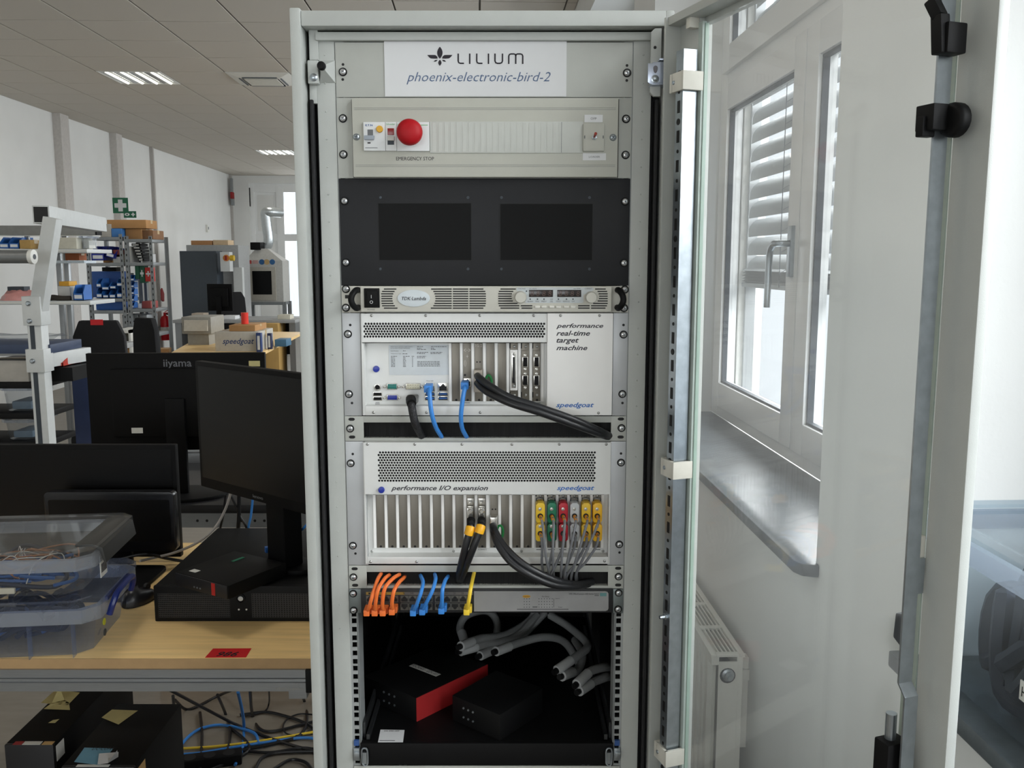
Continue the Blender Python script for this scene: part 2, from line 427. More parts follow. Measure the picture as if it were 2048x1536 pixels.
mb = MB().box(.02, D_ - .02, .01, L_ - .01, H_ - .05, H_ - .045); mb.build('convector', m_dark, ra)
g = MB(); g.box(-.003, .012, -.004, L_ + .004, H_ - .008, H_); g.box(D_ - .012, D_ + .003, -.004, L_ + .004, H_ - .008, H_)
yy = -.004
for k in range(9):
    y = k*(L_ - .012)/8; g.box(.012, D_ - .012, y - .004, y + .016, H_ - .007, H_)
g.build('grille_frame', m_rad, ra, bevel=.0015)
for k in range(8):
    y = k*(L_ - .012)/8
    for q in range(5):
        x = .02 + q*.011
        MB().box(x, x + .004, y + .016, y + (L_ - .012)/8 - .004, H_ - .012, H_ - .001).build('grille_slat', m_rad, ra)
v = MB().lathe([(.017, 0), (.017, .006), (.011, .008), (.011, .018), (.006, .019), (.006, .026)], (D_*.5, -.004, H_ - .055), (0, -1, 0), 14)
vo = v.build('bleed_valve', m_zinc, ra, smooth=True)
MB().cyl((D_*.5, -.0042, H_ - .058), (D_*.5, -.0052, H_ - .058), .021).build('valve_recess', m_dark, ra)
MB().box(D_ + .002, D_ + .034, .06, .09, .2, H_ - .04).box(D_ + .004, D_ + .034, .05, .1, H_ - .1, H_ - .07).build('wall_bracket', m_rad, ra)
# plastic tub on the sill of the near window
m_tub = MG('clear polypropylene', (236, 242, 246), haze=.07, rough=.08)
m_navy = M('navy cable sheath', (26, 32, 48), .6)
tb = thing('storage_tub', 'clear lidded plastic tub of dark harness cables on the sill of the near window', 'storage box', rw(.845, 1.075, SILL), PHI)
m_rim = MG('moulded rim', (232, 236, 242), haze=.26, hazecol=(226, 230, 236), rough=.1)
def tub(parent, w, d, h, mat, flare=.02, rim=.03, lid=True, lidmat=None, t=.003):
    a, b = w/2, d/2; mb = MB(); r = .03
    def ring(a_, b_, z): return [(x, y, z) for x, y in ((-a_ + r, -b_), (a_ - r, -b_), (a_, -b_ + r), (a_, b_ - r), (a_ - r, b_), (-a_ + r, b_), (-a_, b_ - r), (-a_, -b_ + r))]
    R0 = ring(a - flare, b - flare, .004); R1 = ring(a, b, h)
    mb.add(R0 + R1, [tuple(range(8))] + [(i, (i + 1) % 8, 8 + (i + 1) % 8, 8 + i) for i in range(8)])
    mb.build('tub_body', mat, parent, smooth=False)
    rm = MB(); Ra, Rb, Rc, Rd = ring(a + .001, b + .001, h - rim), ring(a + .012, b + .012, h - rim), ring(a + .012, b + .012, h), ring(a + .001, b + .001, h)
    rm.add(Ra + Rb + Rc + Rd, [(8*k + i, 8*k + (i + 1) % 8, 8*((k + 1) % 4) + (i + 1) % 8, 8*((k + 1) % 4) + i) for k in range(4) for i in range(8)])
    rm.build('rim', m_rim, parent)
    if lid:
        lm = MB(); A, B, Cc, D = ring(a + .014, b + .014, h + .001), ring(a + .014, b + .014, h + .014), ring(a - .012, b - .012, h + .014), ring(a - .02, b - .02, h + .006)
        lm.add(A + B + Cc + D, [(8*k + i, 8*k + (i + 1) % 8, 8*(k + 1) + (i + 1) % 8, 8*(k + 1) + i) for k in range(3) for i in range(8)] + [tuple(range(24, 32))])
        lm.build('lid', lidmat or mat, parent, smooth=False)
tub(tb, .27, .58, .25, m_tub)
rnd = random.Random(3)
def tangle(parent, name, mat, w, d, z0, z1, n, r, rn, label=None):
    mb = MB()
    for k in range(n):
        cx, cy = rn.uniform(-.2, .2)*w, rn.uniform(-.2, .2)*d; ra_, rb_ = w*rn.uniform(.15, .3), d*rn.uniform(.15, .3); ph = rn.uniform(0, 6)
        pts = []
        for i in range(7):
            t = ph + i*rn.uniform(.8, 1.1); pts.append((max(-w/2, min(w/2, cx + ra_*math.cos(t))), max(-d/2, min(d/2, cy + rb_*math.sin(t))), rn.uniform(z0, z1)))
        mb.tube(pts, r, 6, 5)
    return mb.build(name, mat, parent, smooth=True, label=label)
tangle(tb, 'cable_harness', m_navy, .21, .5, .02, .2, 46, .015, rnd)
m_lab = M('label paper', (214, 214, 208), .7)
sl_ = MB().box(-.1235, -.1215, -.055, .02, .07, .097).build('name_label', m_lab, tb)
t_ = text('HARNESS', -.075, -.01, .109, .123, 0, m_dark, tb, bold=.01)
rot_mesh(t_, Matrix.Translation((-.1239, -.0, 0)) @ Matrix.Rotation(-math.pi/2, 4, 'Z')); t_.data.transform(Matrix.Translation((0, -.06, -.033)))
# ================================================================= RACK
XC, YP = -.0455, 1.504
m_rack = M('rack powder coat', (180, 183, 179), .42, var=.02, bump=.12, bscale=900)
m_panel = M('panel grey', (178, 180, 174), .45, var=.02, bump=.08, bscale=900)
m_rail = M('rail zinc plated', (168, 172, 172), .4, metal=.35, var=.05)
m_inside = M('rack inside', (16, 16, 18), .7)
m_rubber = M('rubber seal', (20, 20, 22), .65)
rk = thing('server_rack', 'tall light grey server rack with open glass door, standing beside the window wall', 'server rack', (XC, YP, 0))
ZT = 2.0
def zat(py, dy=0): return PY(1024, py, YP + dy).z
zp0, zp1 = zat(1226), zat(84)
YFR = -.03                                               # front of the rack frame
# side walls, back, top, base
MB().box(-.305, -.300, -.012, .90, .02, ZT - .02).build('side_panel', m_rack, rk)
MB().box(.300, .305, -.012, .90, .02, ZT - .02).build('side_panel', m_rack, rk)
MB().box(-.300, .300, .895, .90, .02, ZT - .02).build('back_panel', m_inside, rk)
MB().box(-.305, .305, -.02, .90, ZT - .02, ZT).build('roof', m_rack, rk, bevel=.003)
MB().box(-.305, .305, -.02, .90, 0, .1).build('plinth', m_dark, rk, bevel=.003)
# dark liners seen through the open bay
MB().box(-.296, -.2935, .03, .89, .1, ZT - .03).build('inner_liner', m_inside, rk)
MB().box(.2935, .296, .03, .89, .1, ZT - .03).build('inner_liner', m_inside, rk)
# front frame
ztop = zat(20, YFR); zt2 = zat(52, YFR)
MB().box(-.289, .290, YFR, .02, zt2, ztop).build('top_rail', m_rack, rk, bevel=.003)
MB().box(-.272, .272, -.008, .03, zat(83), zt2 - .003).build('upper_crossbar', m_rack, rk, bevel=.003)
MB().box(-.306, -.289, YFR - .004, .03, .02, zat(16, YFR)).build('corner_post', m_rack, rk, bevel=.003)
MB().box(.289, .303, YFR, .03, .02, zat(20, YFR)).build('corner_post', m_rack, rk, bevel=.003)
for s in (-1, 1):
    # gasket channel and the flat post between gasket and equipment
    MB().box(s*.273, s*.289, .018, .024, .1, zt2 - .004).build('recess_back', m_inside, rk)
    MB().box(s*.2785, s*.2845, -.006, .018, .1, zat(200)).build('door_seal', m_rubber, rk, bevel=.002)
    MB().box(s*.2425, s*.273, .001, .028, .1, zt2 - .003).build('mounting_post', m_rack, rk, bevel=.002)
    # punched rail behind the panel ears, square holes in the open bay
    rl = MB(); x0, x1 = s*.2285, s*.2425; xa, xb = min(x0, x1), max(x0, x1)
    U = .04445; z = zp1; hz = []
    while z > .12:
        for off in (.00635, .022225, .0381): hz.append(z - off)
        z -= U
    cur = zp1 + .01
    hx0, hx1 = ((xa + .0035, xb - .002) if s < 0 else (xa + .002, xb - .0035))
    for h in hz:
        rl.box(xa, xb, .0035, .0055, h + .0047, cur); rl.box(xa, hx0, .0035, .0055, h - .0047, h + .0047); rl.box(hx1, xb, .0035, .0055, h - .0047, h + .0047)
        cur = h - .0047
    rl.box(xa, xb, .0035, .0055, .1, cur); rl.box(s*.2285 - .001, s*.2285 + .001, .0035, .05, .1, zp1)
    rl.build('mounting_rail', m_rail, rk)
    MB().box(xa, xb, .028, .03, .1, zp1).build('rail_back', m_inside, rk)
    # rear rail with slots
    rr = MB().box(s*.2245, s*.2445, .62, .625, .1, 1.9); rr.build('rear_rail', M('rear rail', (120, 124, 126), .5, metal=.5), rk)
    ho = MB()
    for k in range(40):
        zz = .2 + k*.042; ho.box(s*.2315, s*.2375, .6185, .6195, zz, zz + (.02 if k % 2 else .006))
    ho.build('rail_slots', m_dark, rk)
    # unit marks pressed into the post
    um = MB()
    for k in range(23):
        zz = zp1 - .02 - k*U; x = s*.259
        um.cyl((x, .0012, zz), (x, -.0002, zz), .0016, .0009, n=8)
    um.build('unit_marks', m_rack, rk, kind='stuff')
# side latch plate and pyramid stop
L_ = lambda px, py, dy=0: PY(px, py, YP + dy) - Vector((XC, YP, 0))
def rect(x0, y0, x1, y1, dy):
    xm, ym = (x0 + x1)/2, (y0 + y1)/2
    return L_(x0, ym, dy).x, L_(x1, ym, dy).x, L_(xm, y1, dy).z, L_(xm, y0, dy).z
a, b, c, d = rect(637, 119, 670, 166, -.004); cx, cz = L_(649, 138, -.004).x, L_(649, 138, -.004).z
MB().add([(a,.002,c),(b,.002,c),(b,.002,d),(a,.002,d),(cx,-.026,cz)], [(0,1,4),(1,2,4),(2,3,4),(3,0,4),(0,3,2,1)]).build('pyramid_stop', m_rack, rk)
MB().lathe([(.004, 0), (.0068, .002), (.0068, .008), (.005, .010), (.001, .0105)], (cx, -.022, cz), n=16).build('stop_pin', m_black, rk, smooth=True)
a, b, c, d = rect(616, 121, 637, 168, -.01); MB().box(a, b, -.014, .004, c, d).build('latch_plate', m_rack, rk, bevel=.002)
p = L_(627.5, 155, -.014); MB().lathe([(.0062, 0), (.0062, .002), (.0045, .0035), (.001, .004)], (p.x, -.014, p.z), n=14).build('latch_screw', m_zinc, rk, smooth=True)
a, b, c, d = rect(619, 168, 634, 207, 0); MB().box(a, b, 0, .012, c, d).build('latch_tongue', m_rack, rk, bevel=.001)
a, b, c, d = rect(619, 60, 637, 121, 0); MB().box(a, b, -.004, .012, c, d).build('hinge_cover', m_rack, rk, bevel=.001)
# hinge side: mounting plate, zinc bracket, wire lever
a, b, c, d = rect(1300, 58, 1321, 194, -.02)
e = .006
MB().prism([(a, c + e), (a + e, c), (b, c), (b, d), (a + e, d), (a, d - e)], -.026, -.018).build('hinge_plate', m_rack, rk, bevel=.001)
p = L_(1310, 95, -.026); MB().cyl((p.x, -.0258, p.z), (p.x, -.0268, p.z), .0024).build('plate_hole', m_dark, rk)
a, b, c, d = rect(1295, 125, 1332, 169, -.04)
hb = MB().prism([(a, c + .003), (a + .004, c), (b, c), (b, d), (a + .008, d), (a + .007, d - .002), (a, d - .002)], -.044, -.041); hb.box(b - .0025, b, -.041, -.01, c, d); hb.box(a + .006, b + .011, -.044, -.012, c - .0005, c + .002); hb.box(a + .018, b + .011, -.044, -.012, d + .003, d + .006)
hbo = hb.build('hinge_bracket', M('blue zinc', (188, 196, 212), .3, metal=.75), rk, bevel=.0006)
p = L_(1310, 158, -.044); MB().lathe([(.0062, 0), (.0062, .0015), (.0042, .002), (.0042, .006), (.002, .0075)], (p.x, -.044, p.z), n=16).build('hinge_screw', m_zinc, hbo, smooth=True)
p = L_(1311, 136, -.044); MB().prism([(p.x + .0036*math.cos(t), p.z + .0036*math.sin(t)*(1 if math.sin(t) > 0 else 2.2)) for t in [k*math.pi/8 for k in range(16)]], -.0446, -.0438).build('keyhole', M('grey hole', (120, 118, 124), .6), hbo)
MB().cyl((b + .006, -.03, c - .008), (b + .006, -.03, d + .008), .0035, n=10).build('hinge_pin', m_rack, hbo)
MB().tube([(b + .004, -.03, d + .006), (b + .006, -.032, d + .010), (b + .012, -.036, d + .015), (b + .02, -.04, d + .0175)], .001, 6).build('wire_lever', m_zinc, hbo)
# ----------------------------------------------------------------- door
AD = math.radians(19.5)
dr = MB().box(0, .062, -.004, .016, .06, 1.985)
hx, hy = .265 - XC, 1.46 - YP
def dbox(mb, t0, t1, y0, y1, z0, z1): return mb.box(t0, t1, y0, y1, z0, z1)
dr = MB()
dbox(dr, 0, .064, -.004, .018, .05, 1.985)                       # hinge stile
dbox(dr, .0, .006, -.03, .018, .05, 1.985)
dbox(dr, .5575, .604, -.002, .012, .05, 1.985)                   # lock stile
dbox(dr, .064, .5575, .004, .016, 1.963, 1.985); dbox(dr, .0, .604, -.026, .004, 1.972, 1.985)   # top
dbox(dr, .064, .5575, .004, .018, .05, .11)
dro = dr.build('glass_door', m_rack, rk, bevel=.002, loc=(hx, hy, 0), rz=-(math.pi/2 - AD), label='open rack door with a glass pane in a grey steel frame')
m_dglass = MG('door glass', (255, 255, 254), haze=.055, hazecol=(246, 246, 246))  # milky share paints a veil of bright reflections into the pane
MB().box(.075, .566, .0, .004, .09, 1.962).build('glass_pane', m_dglass, dro)
m_gedge = M('glass edge green', (150, 172, 160), .3)
MB().box(.0735, .0752, -.001, .005, .09, 1.962).box(.566, .5675, -.001, .005, .09, 1.962).build('glass_edge', m_gedge, dro)
MB().box(.062, .0735, -.005, .002, .09, 1.965).build('pane_seal', M('pale seal', (176, 188, 182), .5), dro)
MB().box(.536, .5555, -.002, .0, .09, 1.962).build('edge_print', M('pale green print', (166, 178, 168), .5), dro)
# perforated stiffener on the hinge side
zs1 = 1.925
st = MB(); st.box(.044, .0455, -.03, -.004, .09, zs1); st.box(.044, .066, -.0315, -.03, .09, zs1); st.box(.0645, .066, -.03, -.008, .09, zs1)
sto = st.build('stiffener', m_zinc, dro)
pf = MB(); zz = zs1 - .03; k = 0
while zz > .15:
    if k % 2 == 0: pf.box(.051, .058, -.0321, -.0314, zz - .018, zz); zz -= .027
    else:
        pf.cyl((.0545, -.0314, zz - .004), (.0545, -.0321, zz - .004), .005 if k % 8 == 3 else .0028, n=10); zz -= .017
    k += 1
pf.build('perforation', m_dark, sto, kind='stuff')
def tz(py, t=.06, yy=-.03):                                      # height on the door seen at pixel row py
    ca = -(math.pi/2 - AD); X = .265 + t*math.cos(ca) - yy*math.sin(ca); Y = 1.46 + t*math.sin(ca) + yy*math.cos(ca)
    return PY(1380, py, Y).z
m_clip = M('clip plastic', (212, 210, 200), .5)
for py in (163, 938, 1510):
    z = tz(py); cl = MB(); cl.box(.04, .074, -.037, -.0315, z - .014, z + .014); cl.box(.034, .044, -.037, -.004, z - .014, z + .014); cl.box(.069, .075, -.037, -.002, z - .014, z + .014)
    co = cl.build('glass_clip', m_clip, dro, bevel=.0012)
    MB().lathe([(.0035, 0), (.003, .0016), (.0005, .002)], (.047, -.037, z), (0, -1, 0), 10).build('clip_screw', m_zinc, co)
z = tz(43, .05); MB().box(.05, .062, -.02, -.004, z - .01, z + .012).build('door_buffer', m_clip, dro, bevel=.001)
z = tz(1235); MB().lathe([(.006, 0), (.006, .003), (.004, .004), (.003, .012)], (.0545, -.0315, z), (0, -1, 0), 8).build('stiffener_bolt', m_zinc, sto)
# lock linkage on the free edge
def tz2(py): return PY(1880, py, .93).z
lk = MB(); zb = tz2(1360)
lk.box(.5585, .561, -.03, -.012, zb, 1.94); lk.box(.5585, .5605, -.012, -.004, zb + .1, zb + .14)
lk.box(.5685, .571, -.03, -.012, .1, zb - .012); lk.add([(.5585,-.03,zb),(.561,-.03,zb),(.571,-.03,zb-.012),(.5685,-.03,zb-.012),(.5585,-.012,zb),(.561,-.012,zb),(.571,-.012,zb-.012),(.5685,-.012,zb-.012)], [(0,1,2,3),(7,6,5,4),(0,4,5,1),(1,5,6,2),(2,6,7,3),(3,7,4,0)])
lko = lk.build('lock_bar', m_zinc, dro)
za, zb_ = tz2(116), tz2(5)
hd = MB().box(.562, .578, -.036, -.012, za, za + (zb_ - za)*.55); hd.obox((.568, -.034, za), (.566, -.036, za + (zb_ - za)*.7), .014, .012); hd.obox((.566, -.036, za + (zb_ - za)*.66), (.556, -.038, zb_), .012, .012)
hd.build('swing_handle', m_black, dro, bevel=.002)
za, zb_ = tz2(277), tz2(213)
hd = MB().box(.548, .572, -.042, -.012, za + .006, zb_); hd.lathe([(.017, 0), (.017, .009), (.014, .012)], (.573, -.012, (za + zb_)/2), (0, -1, 0), 20); hd.box(.553, .563, -.046, -.03, za, za + .02)
hd.build('bar_guide', m_black, dro, bevel=.0015)
z = tz2(1110); mo = MB().box(.536, .5575, -.008, -.002, z - .02, z + .02).build('bar_bracket', m_clip, dro, bevel=.001)
MB().lathe([(.0055, 0), (.0055, .003), (.003, .004), (.003, .008)], (.55, -.008, z), (0, -1, 0), 6).build('bracket_nut', m_zinc, mo)
z = tz2(1290); MB().prism([(.512, z - .012), (.53, z - .022), (.53, z + .022), (.514, z + .018)], .004, .018).build('outer_handle', m_gasket, dro, bevel=.002)
z = tz2(1480); MB().box(.54, .562, -.04, -.01, z - .08, z).build('lower_guide', m_black, dro, bevel=.002)
MB().cyl((.549, -.026, z), (.549, -.026, z + .03), .006).build('guide_stud', m_zinc, dro)
z = tz2(1390); MB().box(.517, .527, .018, .03, .1, z).build('handle_shell', m_gasket, dro, bevel=.002)

# ----------------------------------------------------------------- rack units
def mk_screw():
    mb = MB(); mb.lathe([(.0052, .0012), (.0052, .0022), (.0044, .0036), (.0025, .0044), (.0004, .0046)], n=16)
    mb.mat(1); mb.box(-.0022, .0022, -.0049, -.0043, -.0005, .0005); mb.box(-.0005, .0005, -.0049, -.0043, -.0022, .0022)
    return mb.mesh('screw', [M('screw nickel', (206, 208, 210), .25, metal=.85), m_gasket], smooth=True)
screw_me = mk_screw()
washer_me = MB().lathe([(.0066, 0), (.0069, .0008), (.0066, .0017), (.0054, .002)], n=18).mesh('washer', m_black, smooth=True)
small_me = MB().lathe([(.0024, 0), (.0024, .0006), (.0016, .0014), (.0003, .0016)], n=10).mesh('small_screw', M('small screw steel', (170, 170, 168), .3, metal=.8), smooth=True)
cross_me = MB().lathe([(.0058, 0), (.0056, .001), (.004, .0026), (.0004, .0032)], n=16)
cross_me.mat(1); cross_me.box(-.0026, .0026, -.0036, -.003, -.0006, .0006); cross_me.box(-.0006, .0006, -.0036, -.003, -.0026, .0026)
cross_me = cross_me.mesh('cover_screw', [m_zinc, m_gasket], smooth=True)
class Unit:
    def __init__(s, name, label, cat, py0, py1):
        s.z0, s.z1 = zat(py1), zat(py0); s.o = Vector((XC, YP, s.z0)); s.h = s.z1 - s.z0
        s.e = thing(name, label, cat, s.o)
    def L(s, px, py, dy=0): return PY(px, py, YP + dy) - s.o
    def r(s, b, dy):
        x0, y0, x1, y1 = b; xm, ym = (x0 + x1)/2, (y0 + y1)/2
        return s.L(x0, ym, dy).x, s.L(x1, ym, dy).x, s.L(xm, y1, dy).z, s.L(xm, y0, dy).z
    def box(s, name, mat, b, y0, y1, bevel=0, par=None, label=None):
        a, c, z0, z1 = s.r(b, y0); return MB().box(a, c, y0, y1, z0, z1).build(name, mat, par or s.e, bevel=bevel, label=label)
    def plate(s, mat, x0=-.2413, x1=.2413, y0=0, y1=.003, name='plate', gap=.0004, bevel=.0006):
        return MB().box(x0, x1, y0, y1, gap, s.h - gap).build(name, mat, s.e, bevel=bevel)
    def disc(s, name, mat, px, py, r, y0, y1, n=20, par=None, prof=None):
        p = s.L(px, py, y0); rr = r*YP/(F*.99)
        mb = MB().lathe(prof and [(q*rr, h) for q, h in prof] or [(rr, 0), (rr, y1 - y0)], (p.x, y1 if not prof else y0, p.z), n=n)
        return mb.build(name, mat, par or s.e, smooth=True)
    def screw(s, px, py, y=0):
        p = s.L(px, py, y); o = inst('screw', screw_me, s.e, (p.x, y, p.z), (0, random.uniform(0, 1.5), 0)); inst('washer', washer_me, o, (0, 0, 0))
    def small(s, px, py, y=0, me=None, name='small_screw'):
        p = s.L(px, py, y); inst(name, me or small_me, s.e, (p.x, y, p.z), (0, random.uniform(0, 1.5), 0))
    def hole(s, px, py, r=2.6, y=0, name='hole', mat=None):
        p = s.L(px, py, y); rr = r/1170; MB().cyl((p.x, y - .0003, p.z), (p.x, y + .001, p.z), rr, n=12).build(name, mat or m_dark, s.e)
    def text(s, t, b, mat, y=0, shear=0, bold=0, par=None, name='lettering'):
        a, c, z0, z1 = s.r(b, y); return text(t, a, c, z0, z1, y - .0003, mat, par or s.e, shear, bold, name)
    def poly(s, name, mat, pts, y0, y1, par=None):
        q = [(s.L(x, y, y0).x, s.L(x, y, y0).z) for x, y in pts]; return MB().prism(q, y0, y1).build(name, mat, par or s.e)

m_ink = M('printing ink', (34, 30, 38), .7)
m_inkg = M('grey print', (110, 112, 114), .7)
m_blueink = M('slate blue ink', (84, 104, 136), .7)
m_paper = M('paper', (214, 215, 216), .75, var=.01)
# 1 blank panel with the paper sign
u = Unit('blank_panel', 'plain grey two-unit blanking panel at the top of the rack, behind the paper sign', 'rack panel', 84, 195)
u.plate(m_panel)
for px, py in ((686, 144), (1254, 146)):
    u.screw(px, py); u.hole(px, py - 15); u.hole(px - .5, py + 15)
s = Unit('paper_sign', 'white paper sign with winged flower emblem taped to the top panel of the rack', 'sign', 83, 193)
a, b, c, d = s.r((769, 83, 1133, 193), -.001)
MB().box(a, b, -.0014, -.0004, c, d).build('paper', m_paper, s.e)
def leaf(x0, y0, x1, y1, w, n=8):
    out = []; dx, dy = x1 - x0, y1 - y0; l = math.hypot(dx, dy); nx, ny = -dy/l, dx/l
    for k in range(n + 1):
        t = k/n; o = w*math.sin(math.pi*t)**.8; out.append((x0 + dx*t + nx*o, y0 + dy*t + ny*o))
    for k in range(n - 1, 0, -1):
        t = k/n; o = -w*math.sin(math.pi*t)**.8; out.append((x0 + dx*t + nx*o, y0 + dy*t + ny*o))
    return out
em = MB()
def flat(pts): em.prism([(s.L(x, y, -.0014).x, s.L(x, y, -.0014).z) for x, y in pts], -.0019, -.0015)
ex = 879.8
flat(leaf(ex, 93.5, ex, 117.5, 5.4)); flat(leaf(ex, 119.5, ex, 131.5, 3.2))
for q in (1, -1):
    flat([(ex + q*x, y) for x, y in ((4.5, 117.2), (5.5, 113), (9, 110.2), (14, 110), (25, 110), (22, 114), (18.5, 116.8), (12, 117.3))])
    flat([(ex + q*x, y) for x, y in ((4.5, 119.6), (9.5, 120.2), (12.5, 123.6), (8, 123.2), (5.8, 121.6))])
em.build('flower_emblem', m_ink, s.e)
def stroke(pts, w=2.9):
    pts = [Vector((x, y)) for x, y in pts]; L = []; R = []
    for i, p in enumerate(pts):
        d = (pts[min(i + 1, len(pts) - 1)] - pts[max(i - 1, 0)]).normalized(); n_ = Vector((-d.y, d.x))*w/2
        L.append(p + n_); R.append(p - n_)
    for i in range(len(pts) - 1):
        q = [L[i], L[i + 1], R[i + 1], R[i]]; lm.add([(s.L(x, y, -.0014).x, -.0018, s.L(x, y, -.0014).z) for x, y in q], [(0, 1, 2, 3)])
T_, B_ = 107.2, 127.2
for pts in ([(916.5, T_), (916.5, 122), (917.5, 125.5), (921, 126.8), (928, 126.8)], [(939.5, T_), (939.5, B_ + .8)], [(953.5, T_), (953.5, 122), (954.5, 125.5), (958, 126.8), (965, 126.8)],
            [(977, T_), (977, B_ + .8)], [(990, T_), (990, 122), (991.5, 125.5), (995, 126.8), (1000, 126.8), (1003.5, 125.5), (1005, 122), (1005, T_)],
            [(1017.5, B_ + .8), (1017.5, 112), (1019, 109), (1022, 108), (1028, 108), (1030.5, 109), (1031.5, 112), (1031.5, B_ + .8)], [(1031.5, 112), (1032.5, 109), (1035, 108), (1041, 108), (1044, 109), (1045.5, 112), (1045.5, B_ + .8)]):
    lm = MB(); stroke(pts); lm.build('letter', m_ink, s.e)
s.text('phoenix-electronic-bird-2', (813, 144, 1101, 169), m_blueink, -.0014, .32, -.004)
# 2 breaker panel
u = Unit('breaker_panel', 'grey distribution panel with red emergency stop button below the paper sign', 'breaker panel', 195, 357)
u.plate(m_panel)
for px, py in ((686, 237), (687, 309), (1252, 238), (1251, 310)): u.screw(px, py)
m_cover = M('cover plastic', (182, 182, 172), .5, var=.02)
a, b, c, d = u.r((705, 196, 1236, 354), -.012)
cv = MB().box(a, b, -.012, .0, c, d).build('cover', m_cover, u.e, bevel=.0012)
gr = MB()
for py in (216, 219, 330, 333): z = u.L(970, py, -.012).z; gr.box(a + .004, b - .004, -.01225, -.0119, z - .0002, z + .0002)
gr.build('groove', m_inkg, cv)
MB().box(a - .0022, a - .0004, -.0008, .0, c, d).build('shadow_gap', m_dark, u.e); MB().box(b + .0004, b + .0022, -.0008, 0, c, d).build('shadow_gap', m_dark, u.e)
m_mod = M('breaker plastic', (220, 222, 222), .45, var=.02)
br = u.box('circuit_breaker', m_mod, (727, 244, 770.4, 301.5), -.017, -.012, .0006)
u.text('E.T.N', (731, 248.5, 745, 252.5), M('blue print', (44, 92, 158), .6), -.017, bold=.02, par=br)
u.box('toggle_slot', m_inkg, (735, 259, 746, 271), -.0173, -.017, par=br); u.box('toggle', M('toggle grey', (150, 158, 168), .4), (728, 270.5, 747.5, 279), -.023, -.017, .0008, br)
u.disc('test_button', M('test yellow', (224, 168, 32), .4), 759.5, 258.5, 6.4, -.017, -.017, 18, br, [(1, 0), (1, .003), (.85, .004), (.05, .004)])
u.box('toggle_mark', m_ink, (735, 284.5, 741, 287), -.0173, -.017, par=br); u.box('fine_print', m_inkg, (730.5, 295, 755, 296.2), -.0173, -.017, par=br)
mo = u.box('trip_module', m_mod, (771, 244, 793, 301.5), -.017, -.012, .0006)
u.text('Schneider', (772.5, 246.5, 790, 250), M('green print', (78, 168, 92), .6), -.017, par=mo)
u.box('indicator_window', M('indicator red', (140, 26, 26), .25), (775, 256.5, 788, 270), -.0176, -.017, .0003, mo)
u.box('rocker_slot', m_gasket, (775, 272, 788, 289.5), -.0173, -.017, par=mo); u.box('rocker', M('rocker white', (206, 204, 198), .4), (775, 272, 788, 281), -.021, -.017, .0006, mo)
es = u.box('stop_base', m_mod, (793.5, 244, 858.5, 302), -.017, -.012, .0006); u.text('Schneider', (794.5, 247.5, 806, 250.5), M('green print'), -.017, par=es); u.box('green_line', M('green print'), (839, 249.6, 855.5, 250.8), -.0172, -.017, par=es)
u.disc('mushroom_button', M('stop red', (172, 15, 26), .5, var=.03, spec=.3), 822, 268, 24.6, -.016, 0, 36, es, [(.55, 0), (.55, .014), (.96, .016), (1, .02), (.97, .026), (.85, .031), (.5, .0345), (.03, .0355)])
a, b, c, d = u.r((860, 243, 1166, 306), -.0135)
sp = MB().box(a, b, -.0138, -.012, c, d).build('blanking_strip', M('strip plastic', (190, 192, 186), .45, var=.02), u.e, bevel=.0004)
rb = MB()
for k in range(22):
    x = a + .004 + k*.0098
    rb.box(x, x + .0055, -.0141, -.0138, c + .002, d - .002)
rb.build('ribs', M('strip plastic'), sp)
u.box('strip_joint', m_inkg, (1122.6, 244, 1123.4, 305), -.0142, -.0138, par=sp)
sw = u.box('switch_plate', m_cover, (1166.5, 247.5, 1208.5, 302), -.0185, -.012, .0008)
u.box('plate_field', M('cover plastic'), (1169.5, 250, 1205.5, 299), -.019, -.0185, .0003, sw)
for px in (1169.5, 1206.5): u.box('plate_slot', m_gasket, (px - .7, 271, px + .7, 277), -.0193, -.0188, par=sw)
u.disc('toggle_nut', m_zinc, 1188.5, 275, 5, -.019, 0, 6, sw, [(1, 0), (1, .003), (.7, .0035), (.6, .006)])
p = u.L(1188.5, 274, -.025); q = u.L(1191.5, 267, -.038)
MB().cyl((p.x, -.024, p.z), (q.x, -.038, q.z), .0016, .0024, n=10).build('toggle_lever', M('lever red', (150, 52, 38), .4), sw)
for t_, b in (('OFP', (1169, 229.5, 1205.5, 244.5)), ('LOADER', (1165.5, 306.5, 1212, 320.5))):
    lb = u.box('label_strip', m_paper, b, -.0127, -.012)
    w_ = 6 if t_ == 'OFP' else 11; xm = (b[0] + b[2])/2
    u.text(t_, (xm - w_, b[1] + 5.4, xm + w_, b[3] - 5), m_inkg, -.0127, par=lb)
u.text('EMERGENCY STOP', (792.5, 313.8, 868, 320.8), m_ink, -.012)
for px, py in ((713, 274), (1226, 275)): u.small(px, py, -.012, cross_me, 'cover_screw')
